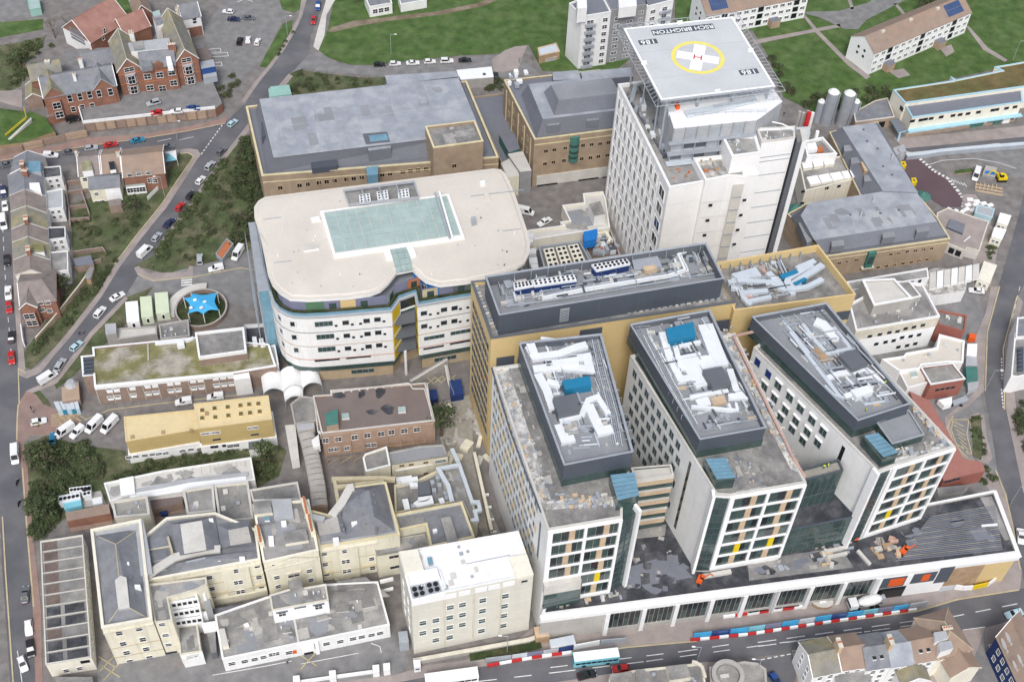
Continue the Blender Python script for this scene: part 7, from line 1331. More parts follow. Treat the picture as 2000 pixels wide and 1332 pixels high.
WR2 = bld('white_parapet_roof','small white-parapet roof with plant at the foot of the lift tower', [(275,180),(300,290),(530,275),(420,148)],12.0, wall='white', roof='felt', par=1.0, pw=.5, cop='white_clean'); pbox(WR2.root, [(298,200),(305,250),(380,240),(365,190)],12.4,11,'white_clean','air_unit'); pbox(WR2.root, [(370,225),(380,265),(430,255),(415,215)],11.8,11,'terracotta','air_unit')
fr('a4'); RP = root_at('roof_plant_mast','cluster of chimneys and a red mast beside the lift tower',(280,900),15,'chimney',12.0)
for k, (x, y, mt_) in enumerate(((222,890,'concrete'),(250,900,'concrete'),(288,890,'concrete'),(318,900,'white'),(370,985,'white_clean'))): a, c = W((x, y+60),12), W((x, y-50 if k < 4 else y-10),16); b = MB(); b.tube((a.x, a.y, 8),(a.x, a.y, 17 if k < 4 else 14), .6, mt_, 8); b.build('flue', RP)
a = W((290,960),14); b = MB(); b.tube((a.x, a.y, 12),(a.x, a.y, 19), .8,'red',8); b.build('red_mast', RP); pbox(RP, [(215,975),(225,1030),(325,1020),(315,970)],15,9,'duct_blue','tank')
for k, (x0, y0, y1, h_, r_, lb) in enumerate(((490,760,975,13.0,1.9,'taller silo on the left of the pair'),(610,770,985,13.0,1.9,'taller silo on the right of the pair'),(392,845,955,8.0,1.25,'short silo left of the tall pair'),(655,845,955,8.0,1.25,'short silo right of the tall pair'))):
    q = W2((x0-52 if k < 2 else x0-20, y1-30),0); t = thing('silo','grey cylindrical '+lb, 'silo',(q.x, q.y, 0), 'gas silos'); b = MB(); b.tube((q.x, q.y, 0),(q.x, q.y, h_), r_, 'galv',16); b.build('tank', t); b = MB(); b.tube((q.x, q.y, h_),(q.x, q.y, h_+.7), r_, 'white',16, r_*.55); b.build('cap', t); b = MB(); b.box((q.x+r_+.2, q.y-.3,0),(.3, .5, h_), 'steel'); b.build('ladder', t)
SWb = bld('brick_store','brick store with arched opening and slate roof beside the silos', [(655,860),(670,935),(970,895),(915,750),(820,770)],4.0, wall='tan_brick', roof='slate', par=.5, cop='concrete_pale'); F = fac(SWb, 1,2); F.at(F.L*.7,1.4,2.6,2.4,'dark','doorway'); F.at(F.L*.2,1.0,1.6,1.6,'dark','doorway')
# cream and blue building
HB_ = root_at('blue_trim_building','cream two-storey building with sky-blue trim and a brown sedum roof',(1500,800),7); H1 = block(HB_, [(958,687),(1050,790),(2030,655),(2030,462),(1785,505),(1735,512),(1790,540),(1442,612),(1398,585),(1420,618)],9.5, wall='cream_pale', roof='sedum', par=.3, pw=.5, cop='sky_trim'); H2 = block(HB_, [(1045,795),(1105,900),(1950,780),(1940,680)],8.2,0, wall='cream_pale', roof='membrane_dk', par=.3, pw=.4, cop='sky_trim'); F = fac(H2,1, 2); F.wins([(1105,928),(1170,920),(1205,914),(1248,908),(1325,897),(1415,886),(1470,879),(1530,871),(1610,860),(1720,845),(1750,840),(1825,830),(1890,820)],1.7,1.1,'dark'); F.panel(-.5, F.L+1,2.9,3.3,'sky_trim',1.6,0,'canopy'); F.wins([(1185,998),(1290,985),(1380,972),(1460,960),(1500,955),(1560,948),(1610,942),(1700,930),(1800,918),(1860,910)],2.0, .8,'dark'); F.panel(0, F.L, 0,1.0,'tan_brick', .1,0,'plinth'); u, z = F.uz((1585,985)); F.panel(u-2.5, u+2.5, .1,2.6,'copper_green', .2,0,'shutter'); F.panel(u+6, u+9, .1,2.6,'copper_green', .2,0,'shutter'); F.panel(u+9.5, u+12, .1,2.8,'white_clean', .5,0,'door_bay')
pbox(HB_, [(942,918),(1000,1015),(1062,1000),(1000,905)],4.0,3.5,'sky_trim','porch_roof','membrane_dk'); q = W2((995,1075),0); b = MB(); b.tube((q.x, q.y, 0),(q.x, q.y+.5,3.6), .4,'sky_trim',8); b.build('porch_column', HB_); F = fac(H1,0, 1); F.at(F.L*.9,6.6,1.8,1.6,'dark')
fr('b4'); SWl2 = root_at('ramp_parapet','curving pale blue-grey ramp wall above the plum forecourt',(1500,240),1,'wall')
q = WL([(960,230),(1030,225)],3); pbox(SWl2,[(945,235),(955,290),(1060,260),(1040,205)],3.4,0,'steel','tower_stub','lead'); b = MB(); b.strip(WL([(1060,285),(1170,275),(1330,250),(1600,225),(1990,195)],1.6),1.5,0, 1.6,'steel','duct_blue'); b.build('wall_run', SWl2)
for p_ in ((1020,265),): qq = W2(p_, 3); b = MB(); b.tube((qq.x, qq.y, 0),(qq.x, qq.y, 4.0),1.2,'lead',10); b.build('turret', SWl2)
fr('f2'); TH = bld('tan_roof_hut','tan flat-roofed pavilion with a dark square rooflight near the road', [(668,690),(660,760),(760,890),(760,960),(915,1020),(930,995),(1035,1022),(1118,765),(1000,730),(760,650)],3.8, wall='concrete_pale', roof='paving', par=.15, cop='coping'); pbox(TH.root, [(752,815),(890,873),(912,790),(785,745)],4.3,3.6,'charcoal','rooflight','membrane_dk'); duct(TH.root, [(900,940),(955,895)],3.7, .3, .2,'white','roof_pipe'); F = Fac(TH.root, *WL([(760,960),(915,1020)],3.8)); F.auto(2, .3,3.2,1, 1.6,2.2,'dark')
CA = bld('blue_cabin','pale blue site cabin with round-cornered roof beside the crossing', [(1015,620),(998,690),(1145,735),(1168,655)],3.0,'cabin', wall='car_pale', roof='lead', par=.15); 
for k, (q, lb) in enumerate((([(1215,690),(1190,770),(1280,800),(1312,715)],'white roadside cabin furthest up the slope'),([(1165,815),(1140,895),(1230,925),(1270,835)],'middle white roadside cabin above the planting'),([(1075,1110),(1020,1265),(1125,1305),(1188,1145)],'long cream roadside cabin nearest the junction'))):
    B = bld('roadside_cabin', lb, q, 3.2,'cabin', group='roadside cabins', wall='cream_pale', roof='cream_pale' if k == 2 else 'white_clean', par=0); fac(B, 1,2).auto(2, .5,2.8,1, .8,1.0,'sash')
TM = root_at('yellow_excavator','yellow excavator working beside the raised planters',(1200,400),1,'excavator'); q = W2((1220,410),0)
for d_ in (-.9, .9): b = MB(); b.box((q.x, q.y+d_, .05),(3.2, .6, .8), 'rubber', .1); b.build('track', TM)
b = MB(); b.box((q.x, q.y, .9),(2.8,2.2,1.0), 'yellow', .1); b.build('body', TM); b = MB(); b.box((q.x-.5, q.y-.4,1.9),(1.2,1.1,1.1), 'glass_dark', .1,'yellow'); b.build('cab', TM); b = MB(); b.tube((q.x-.8, q.y+.5,1.8),(q.x-3.4, q.y+.9,3.2), .25,'yellow',6); b.tube((q.x-3.4, q.y+.9,3.2),(q.x-4.6, q.y+1, .8), .2,'yellow',6); b.build('arm', TM)
for (x, y, lb) in ((375,270,'yellow generator against the grey-roof block nearest the ramp'),(468,412,'yellow generator beside the grey-roof block door')): t = root_at('yellow_unit', lb, (x, y),1,'machine'); pbox(t, [(x-25,y-22),(x-15,y+28),(x+28,y+10),(x+15,y-25)],1.6,0,'yellow','casing'); qq = W2((x, y),1.6); b = MB(); b.box((qq.x, qq.y, 1.6),(.5, .5, .3), 'charcoal'); b.build('exhaust', t)
for k, (x, y) in enumerate(((957,566),(1015,582),(1008,612),(1075,600),(1133,615),(940,612),(928,650),(985,657),(888,674),(832,668),(770,654))):
    t = root_at('white_barrier_block','white water-filled barrier block in the crossing cluster',(x, y), .5,'barrier',0,'white barrier blocks'); qq = W2((x, y), .8); b = MB(); b.box((qq.x, qq.y, 0),(1.9,1.2, .45), 'white_clean', .1*k); b.box((qq.x, qq.y, .45),(1.3, .7, .25), 'white_clean', .1*k); b.build('body', t)
PL = root_at('planter_frame','timber-framed raised planters with green beds by the excavator',(1120,470), .5,'planter')
for k in range(6): duct(PL, [(1010+35*k,430+4*k),(1000+35*k,480+4*k)],.02, .25, .5,'wood_pale','timber_edge')
for k in range(3): duct(PL, [(1000,440+26*k),(1240,480+28*k)],.02, .25, .45,'wood_pale','timber_edge')
pbox(PL, [(820,325),(825,355),(985,335),(970,305)],.35,0,'wood','bed','grass'); pbox(PL, [(1090,280),(1060,360),(1170,385),(1190,300)],1.0,0,'grey_render','skip','concrete'); pbox(PL, [(1090,325),(1080,350),(1165,360),(1170,340)],1.2,1.0,'bright_blue','tarpaulin')
# white block, red block, cream roofs right of the third wing
fr('c4'); NW = bld('white_clinic','white clinic with stone upper storey and penthouse behind the third wing', [(862,110),(905,285),(1452,192),(1338,-22),(1150,-40)],12.5, wall='white_clean', roof='felt_pale', par=.8, pw=.5, cop='white'); F = fac(NW, 1,2); F.panel(0, F.L, 8.4,12.0,'coping', .08,0,'stone_band'); FF = Fac(NW.root, F.A+F.n*.08, F.B+F.n*.08); FF.wins([(995,322),(1060,310),(1122,298),(1175,290),(1228,272),(1282,262),(1340,250)],1.3,1.1,'dark'); F.wins([(1037,372),(1097,360),(1150,350),(1205,330),(1260,322),(1315,312),(1180,392),(1237,382),(1290,370)],1.3,1.2,'dark'); PH = block(NW.root, [(945,-45),(1022,122),(1275,75),(1155,-55)],16.0,11.7, wall='concrete', roof='concrete_pale', par=.5, pw=.7, cop='white'); clutter(NW, 14,97); block(NW.root, [(1160,-30),(1270,75),(1330,60),(1250,-40)],14.0,11.7, wall='concrete', roof='felt_pale', par=.4, pw=.4, cop='white')
WS = bld('sheeted_building','building wrapped in grubby white sheeting above the white clinic', [(1240,-60),(1330,60),(1500,40),(1620,20),(1640,-110),(1420,-120)],5.0, wall='white', roof='debris', par=0); fr('b4'); b = MB(); WS2 = WS.root
for k in range(7): pbox(WS2,[(1240+55*k,1185-10*k),(1235+55*k,1310-12*k),(1285+55*k,1300-12*k),(1288+55*k,1175-10*k)],5.6+.25*(k % 2),4.9,'white','sheet_panel','white' if k % 2 else 'concrete_pale')
block(WS2,[(600,1255),(640,1320),(1230,1225),(1220,1150)],8.0,0, wall='white', roof='felt_pale', par=.4, cop='white'); F = Fac(WS2, *WL([(640,1320),(1230,1225)],8.0)); F.wins([(1100,1260),(1160,1250)],1.0,1.3,'dark')
fr('c4'); RB = bld('red_block','red clad block with dark flat roof beside the road', [(1440,150),(1435,242),(1612,290),(1628,185)],7.0, wall='red_clad', roof='felt', par=.6, pw=.4, cop='red_clad'); clutter(RB, 4,98); CRf = bld('cream_roof_clinic','angular clinic with cream flat roofs and white parapets', [(1075,470),(1190,548),(1320,532),(1335,508),(1500,490),(1602,492),(1612,350),(1448,308),(1430,395),(1232,430),(1215,450)],7.0, wall='white', roof='cream_roof', par=.5, pw=.5, cop='white_clean'); clutter(CRf, 6,99); LC = bld('cream_roof_clinic','lower cream-roofed corner with rooflight beside the red wall', [(1185,552),(1240,658),(1380,620),(1312,525)],6.0, wall='white', roof='cream_roof', par=.4, pw=.4, cop='white'); pbox(LC.root, [(1255,555),(1268,585),(1310,578),(1298,548)],6.2,5.5,'white','rooflight','glass_roof')
RG = bld('red_gabled_block','red walled block with dark green flat roof beside the road', [(1325,520),(1392,635),(1618,598),(1535,495)],7.0, wall='red_clad', roof='felt', par=.4, pw=.4, cop='white'); F = fac(RG, 1,2); F.auto(4,2.5,5.5,1, 1.2, .9,'dark', .2); RD = bld('red_tiled_range','long low red tiled range below the third wing', [(1255,680),(1475,1260),(1745,1195),(1722,1138),(1605,1120),(1385,740)],5.0, wall='red_clad', roof='red_roof', par=0); fr('d4'); F = Fac(RD.root, RD.p[1],RD.p[2]); F.wins([(1195,125),(1218,120),(1243,112),(1268,106)],1.1, .9,'dark'); pbox(RD.root, [(1140,160),(1150,210),(1300,180),(1340,140)],3.0,0,'concrete_pale','arcade','felt_pale')
fr('c4'); TK = root_at('roadside_tank','grey louvred tank unit on the pavement beside the clinic',(1660,570),1,'container'); pbox(TK, [(1620,520),(1625,610),(1700,600),(1695,520)],2.6, .1,'copper_green','louvres','copper_green'); pbox(TK, [(1630,370),(1625,440),(1690,450),(1695,370)],2.4, .1,'white','white_unit','white_clean'); pbox(TK, [(1625,440),(1620,515),(1695,515),(1690,450)],2.0, .1,'lead','grey_unit','lead'); pbox(TK, [(1630,620),(1635,680),(1695,660),(1705,615)],1.6, .1,'lead','end_unit','lead'); pbox(TK, [(1645,300),(1640,330),(1685,335),(1690,310)],2.0, .1,'orange','sign_box')
AM = root_at('parked_trailer','white trailer with equipment in the yard below the red walled block',(1560,740),1,'trailer'); pbox(AM, [(1440,735),(1480,775),(1530,760),(1530,715)],2.4, .6,'white_clean','box'); pbox(AM, [(1530,740),(1545,770),(1640,735),(1620,705)],1.2, .5,'steel','bed'); q = W2((1560,770), .4)
for d_ in (-1.2,1.2): b = MB(); b.tube((q.x+d_, q.y-.2, .4),(q.x+d_, q.y+.2, .4), .4,'rubber',10); b.build('wheel', AM)
ER = bld('corner_flats','white building with striped stair on the right edge of the picture', [(1940,300),(1915,580),(1960,585),(2060,560),(2060,280)],7.0, wall='white', roof='felt', par=.5, cop='white')
for k in range(6): pbox(ER.root, [(1962,395+26*k),(1958,412+26*k),(1995,408+26*k),(1995,390+26*k)],7.4,6.2,'charcoal','louvre')
B = bld('corner_house','grey-roofed corner house at the right edge above the junction', [(1955,200),(1945,330),(2080,320),(2080,190)],7.5, wall='white', roof='slate', par=.3)
# ------------------------------------------------------------------ top: flats
fr('a3'); AF = root_at('tower_flats','white and grey block of flats with balconies behind the helipad',(800,150),15); AP1 = block(AF, [(505,22),(590,108),(778,78),(705,-60)],21.5, wall='white', roof='membrane_dk', par=.6, pw=.4, cop='white'); AP2 = block(AF, [(720,-40),(778,70),(1015,30),(985,-80)],21.5, wall='grey_render', roof='membrane_dk', par=.5, pw=.4, cop='grey_render'); AP3 = block(AF, [(985,-80),(1012,45),(1185,0),(1150,-100)],21.5, wall='white', roof='membrane_dk', par=.5, pw=.4, cop='white')
pbox(AF, [(555,-10),(560,60),(622,52),(618,-15)],25.5,20,'white','lift_house'); pbox(AF, [(825,-20),(830,55),(945,40),(940,-30)],24,20,'white','lift_house')
F = fac(AP1,1, 2)
for k in range(7): F.at(F.L*.3,18.6-k*2.8,2.2,1.5,'cross'); F.at(F.L*.82,18.6-k*2.8,1.6,1.4,'cross'); F.panel(F.L*.12, F.L*.48,17.2-k*2.8,18.2-k*2.8,'galv',1.1,0,'balcony')
F = fac(AP2,1, 2)
for k in range(7): F.at(F.L*.2,17.8-k*2.8,1.9,1.2,'cross'); F.at(F.L*.55,18.6-k*2.8,1.9,1.0,'cross'); F.at(F.L*.85,18.6-k*2.8,1.5,1.0,'cross')
F = fac(AP3,1, 2)
for k in range(7): F.at(F.L*.25,18.8-k*2.8,1.8,1.3,'cross'); F.at(F.L*.7,18.8-k*2.8,1.8,1.3,'cross'); F.panel(F.L*.5, F.L*.92,17.3-k*2.8,18.2-k*2.8,'galv',1.0,0,'balcony')
fr('a4')
def flats(label, FLp_, FRp_, ze, depth, rise, nw, solar=None, porch=()):
    t = root_at('block_of_flats', label, ((FLp_[0]+FRp_[0])/2,(FLp_[1]+FRp_[1])/2), ze, 'flats',0,'hillside flats'); p, r_, F = house(t, FLp_, FRp_, ze, depth, rise, 0,0, wall='white_clean', roof='tile_brown', verge=None)
    for r in range(3):
        for c in range(nw):
            if c % 5 == 2: F.at(F.L*(c+.5)/nw, ze-1.5-r*2.8,2.2,2.0,'dark')
            else: F.at(F.L*(c+.5)/nw, ze-1.5-r*2.8,1.7,1.1,'cross')
    for c in range(nw+1): F.panel(F.L*c/nw-.08, F.L*c/nw+.08,0, ze-.3,'white', .12,0,'rainwater_pipe')
    G_ = Fac(t, p[3],p[0]); G_.auto(2,4, 8.6,2, .9, .9,'dark', .25)
    for s in porch: a = F.pt(F.L*s-1.8,0, 2.6); c = F.pt(F.L*s+1.8,0, 2.6); e = F.pt(F.L*s+1.8,0, -.1); g_ = F.pt(F.L*s-1.8,0, -.1); b = MB(); b.prism([Vector(v[:2]) for v in (a, c, e, g_)],0,3.0,'tan_brick','membrane_dk'); b.build('porch', t)
    for s in (.16, .44, .72): a = p[0].lerp(p[1],s); n = (p[3]-p[0]).normalized(); q_ = a+n*depth*.42; b = MB(); b.box((q_.x, q_.y, ze+rise*.7),(1.4, .9,1.2), 'coping', F.rz); b.build('chimney', t)
    if solar:
        n = (p[3]-p[0]).normalized()
        for r in range(2):
            for c in range(9):
                s0 = solar+.018*c; u0 = F.L*s0; u1 = u0+F.L*.0165
                y0_, y1_ = depth*(.1+.17*r), depth*(.1+.17*r)+depth*.16; sl_ = rise/(depth/2); v = []
                for (uu, yy) in ((u0, y0_),(u1, y0_),(u1, y1_),(u0, y1_)): e = p[0]+F.d*uu+n*yy; v.append((e.x, e.y, ze+yy*sl_+.25))
                b = MB(); b.face(v, 'solar'); b.face([(x, y, z-.08) for x, y, z in reversed(v)],'solar'); b.build('solar_panel', t)
    return t
flats('long white flats with brown roof and solar panels, nearer the silos',(815,412),(1556,97),9.0,11.5,3.6,15, .78,(.17, .7))
fr('a3'); flats('white flats with solar panels partly hidden behind the helipad',(1400,108),(2060,-18),9.0,12,3.6,14, .06,(.68,))
fr('a2'); B = bld('white_bungalow','white bungalow with green shutters at the top of the field', [(905,-40),(945,55),(1120,25),(1090,-60)],4.5,'house', wall='white', roof='slate', par=.2); fac(B, 1,2).auto(3, .5,4, 1,1.6,1.6,'cross'); B = bld('white_bungalow','grey-roofed long bungalow right of the green shutters', [(1160,-40),(1185,35),(1385,0),(1370,-60)],3.5,'house', wall='white', roof='membrane_mid', par=.2)
fr('a3'); FSd = bld('field_pavilion','small timber pavilion with blue roof at the edge of the field', [(300,312),(312,365),(445,335),(420,280)],3.4,'shed', wall='wood', roof='duct_blue', par=.15, cop='wood_pale'); pbox(FSd.root, [(335,355),(345,385),(425,370),(410,345)],1.6,0,'concrete','step_block','concrete_pale')
fr('a1'); B = bld('car_park_shelter','pale green shelter at the top left car park', [(212,5),(225,75),(310,60),(295,-20)],3.0,'shelter', wall='mint', roof='glass_roof', par=.1)
# ------------------------------------------------------------------ bottom right: houses over the road
fr('d4')
rows = [((330,1225),(520,1262), 'slate_moss','white end house with mossy hipped roof on the near side of the road',0),((560,1258),(720,1235), 'tile_brown','house with orange-brown roof and ochre chimney on the near side',1),((720,1255),(868,1232), 'slate','house with dark slate roof and three skylights on the near side',0),((868,1238),(1000,1218), 'membrane','house with blue-grey sheet roof on the near side',1),((1000,1215),(1150,1188), 'tile_brown','house with tan roof and twin rooflights on the near side',0)]
for k, (a, c, mt_, lb, ch) in enumerate(rows):
    t = hroot('street_house', lb, ((a[0]+c[0])/2,(a[1]+c[1])/2),8,'house','near side houses'); a2, c2 = (a, c) if k else ((395,1295),(560,1262)); p, r_, F = house(t, a2, c2,9.0,8.2,2.4,0, 0, wall='white', roof=mt_, verge='white_clean' if k == 0 else None, hip=(0,0)); F.auto(2,1, 8.4,3, 1.1,1.5,'sash'); Fs = Fac(t, p[3],p[0]); Fs.auto(2,2, 8.6,3, 1.0,1.4,'sash')
    if ch: chimney(t, p[3].lerp(p[0],.5),10,14, .9,2.4, F.rz, 'wood_pale',4)
    u = F.L*.5; n = -F.n
    for s in (.35, .65):
        if k in (2,4): q = F.A+F.d*F.L*s+n*2.0; b = MB(); b.box((q.x, q.y, 9.9),(.9,1.2, .55), 'white_clean', F.rz, 'glass'); b.build('skylight', t)
RC = hroot('street_house','corner house with tan hipped roof and yellow ridge on the near side',(1250,1100),8,'house','near side houses'); p, r_, F = house(RC, (1150,1190),(1350,1130),9.0,10.5,3.2,1, 0, wall='cream_pale', roof='tile_brown', hip=(4,4), verge=None, ridge='stone_yellow'); F.auto(3,1, 9,3, 1.1,1.5,'sash'); Fs = Fac(RC, p[1],p[2]); Fs.auto(3,1, 9,3, 1.1,1.5,'sash')
for (x, y) in ((1165,1060),(1195,1120)): pbox(RC, [(x-42,y-30),(x-35,y+30),(x+45,y+5),(x+30,y-40)],12.2,9,'white','dormer','lead')
chimney(RC, W2((1200,1010),12),9,12.5,2.2, .9, .2,'red_brick',4); LR = hroot('rear_house','cream rear house with brown roof at the bottom edge',(1300,1230),6); house(LR, (1230,1300),(1400,1240),7.0,9, 2.6,1, 0, wall='cream_pale', roof='tile_brown', verge='cream'); LR2 = hroot('rear_house','white rear house with dark roof at the bottom edge',(1010,1280),6); p, r_, F = house(LR2,(930,1345),(1100,1320),6.5,9, 2.4,1, 0, wall='white', roof='slate_moss', verge='white_clean'); LR3 = hroot('rear_house','low white rear wing with flat parapets at the bottom edge',(620,1330),6); house(LR3,(540,1345),(740,1320),6.0,8, 1.6,0, 0, wall='white', roof='felt', verge=None)
NV = hroot('navy_shop','navy painted shop with white fish mural and brown roof, bottom right corner',(1600,1150),7,'shop'); p = [W2(q, 8.0) for q in [(1500,1060),(1640,1360),(1800,1320),(1640,905)]]; gable(NV, p, 8.0,2.4,0,'navy','tile_brown',0, verge='white_clean'); F = Fac(NV, p[0],p[1])
F.auto(4,1, 7.4,2, 1.1,1.4,'sash')
for (x, y, sx) in ((1570,1060,1.0),(1545,1100,1.1),(1640,1190,.9),(1610,1225,.8)):
    u, z = F.uz((x, y)); b = MB(); n = 14; pts = [F.pt(u+sx*1.3*math.cos(2*math.pi*i/n), z+sx*.75*math.sin(2*math.pi*i/n), .05) for i in range(n)]; b.face(pts, 'white_clean'); b.face([F.pt(u+sx*1.1, z, .05), F.pt(u+sx*2.0, z-.6, .05), F.pt(u+sx*2.0, z+.6, .05)],'white_clean'); b.build('fish_motif', NV)
# roofs along the bottom edge
fr('d3'); BE = bld('street_roofs','flat grey street roofs with parapets at the bottom edge', [(590,1290),(570,1400),(1180,1400),(1140,1215),(740,1258)],7.0, wall='cream_pale', roof='felt_pale', par=.5, cop='coping'); clutter(BE, 12,101)
for q in ([(590,1280),(595,1345),(740,1330),(720,1268)],[(745,1262),(755,1345),(830,1330),(800,1255)],[(930,1235),(950,1320),(1080,1300),(1050,1220)]): pbox(BE.root, q, 8.2,6.4,'coping','roof_house','felt')
duct(BE.root, [(1085,1205),(1110,1210),(1145,1235),(1165,1300)],7.2, .7, .4,'coping','parapet_wall')
RN = root_at('round_roof_building','building with a circular ringed roof light at the bottom edge',(1300,1270),6); block(RN, [(1190,1240),(1200,1400),(1540,1400),(1530,1250),(1480,1215),(1400,1205)],5.0, wall='concrete', roof='felt', par=.4, pw=.5, cop='concrete'); c_ = W2((1305,1275),7.2); r_ = (W2((1390,1275),7.2)-W2((1220,1275),7.2)).length/2; b = MB(); b.strip([c_+Vector((math.cos(2*math.pi*k/36), math.sin(2*math.pi*k/36)))*r_ for k in range(36)],1.0,4.5,6.6,'concrete', closed=True); b.build('ring', RN); b = MB(); b.prism([c_+Vector((math.cos(2*math.pi*k/24), math.sin(2*math.pi*k/24)))*r_*.8 for k in range(24)],4.6,6.0,'felt'); b.build('disc', RN); b = MB(); b.box((c_.x-.8, c_.y-.3,6.0),(2.0, .8, .4), 'concrete_pale', .2); b.build('roof_hatch', RN); clutter_b = MB()
# ------------------------------------------------------------------ street hoardings and barriers
def hoarding(name, label, ps, h, cols, seg=3.6, th=.25, cat='hoarding'):
    q = WL(ps, 0); t = thing(name, label, cat, (q[0].x, q[0].y, .13)); k = 0
    for i in range(len(q)-1):
        L_ = (q[i+1]-q[i]).length; n = max(1, int(L_/seg))
        for j in range(n): a, c = q[i].lerp(q[i+1],j/n), q[i].lerp(q[i+1],(j+.96)/n); b = MB(); b.strip([a, c],th, .1, h, cols[k % len(cols)]); b.build('panel', t); k += 1
    return t
fr('d4'); hoarding('site_hoarding','blue printed site hoarding along the main road', [(-330,1068),(0,1030),(500,955),(960,893)],2.4,('sail_blue','car_blue','sail_blue','turquoise','purple','sail_blue','duct_blue')); hoarding('site_hoarding','pale grey end panels of the roadside hoarding', [(965,890),(1075,872)],2.4,('lead','duct_blue')); hoarding('street_barrier','red and white plastic barriers at the foot of the blue hoarding', [(-345,1083),(0,1048),(500,972),(1015,898)],.9,('red','white_clean'),2.0, .45,'barrier'); fr('d3'); hoarding('street_barrier','red and white barriers inside the building site', [(1270,945),(1560,902),(1727,880)],1.0,('white_clean','red'),2.6, .5,'barrier'); fr('d4'); hoarding('street_barrier','red and white barrier run beside the concrete mixer', [(0,925),(140,905),(345,880)],1.0,('white_clean','red'),2.4, .5,'barrier')
fr('d3'); hoarding('site_hoarding','long white site hoarding in front of the podium columns', [(705,1005),(900,980),(1110,945),(1225,930)],2.2,('white_clean','white'),3.0); hoarding('site_hoarding','patterned grey and blue hoarding left of the bus', [(-160,1215),(0,1195),(280,1155),(370,1135),(530,1105),(690,1090)],2.2,('steel','duct_blue','purple','lead','navy','white'),3.2); hoarding('street_barrier','red and white barriers along the kerb left of the bus', [(-150,1238),(0,1210),(180,1180),(360,1155)],.9,('red','white_clean'),2.0, .45,'barrier')
fr('d4'); hoarding('site_hoarding','curved white hoarding with a yellow panel round the podium corner', [(1155,785),(1240,770),(1290,778),(1350,775),(1440,755),(1500,715),(1580,600),(1595,570)],2.0,('duct_blue','white_clean','white_clean','yellow','white_clean','white'),3.0)
fr('d3'); SG = root_at('site_shed','timber-sided site shed beside the beige block',(180,1030),2,'shed'); pbox(SG, [(130,1000),(145,1065),(228,1055),(205,985)],3.0, .1,'wood','wall','wood_pale'); pbox(SG, [(225,1075),(235,1120),(385,1095),(370,1045)],2.6, .1,'white','cabin','duct_blue'); scatter(SG, [(240,970),(250,1040),(520,1010),(500,960)],.2,14,111,('concrete_pale','wood_pale','steel','pink_wrap'),(1,3),(.3,1.4),('stacked_material',))
b = MB(); PA = root_at('pavement_slab','pale new concrete apron inside the hoarding',(900,1050), .2,'paving'); pbox(PA, [(700,1050),(690,1105),(1115,1060),(1110,975)],.2, .05,'concrete','slab','paving')
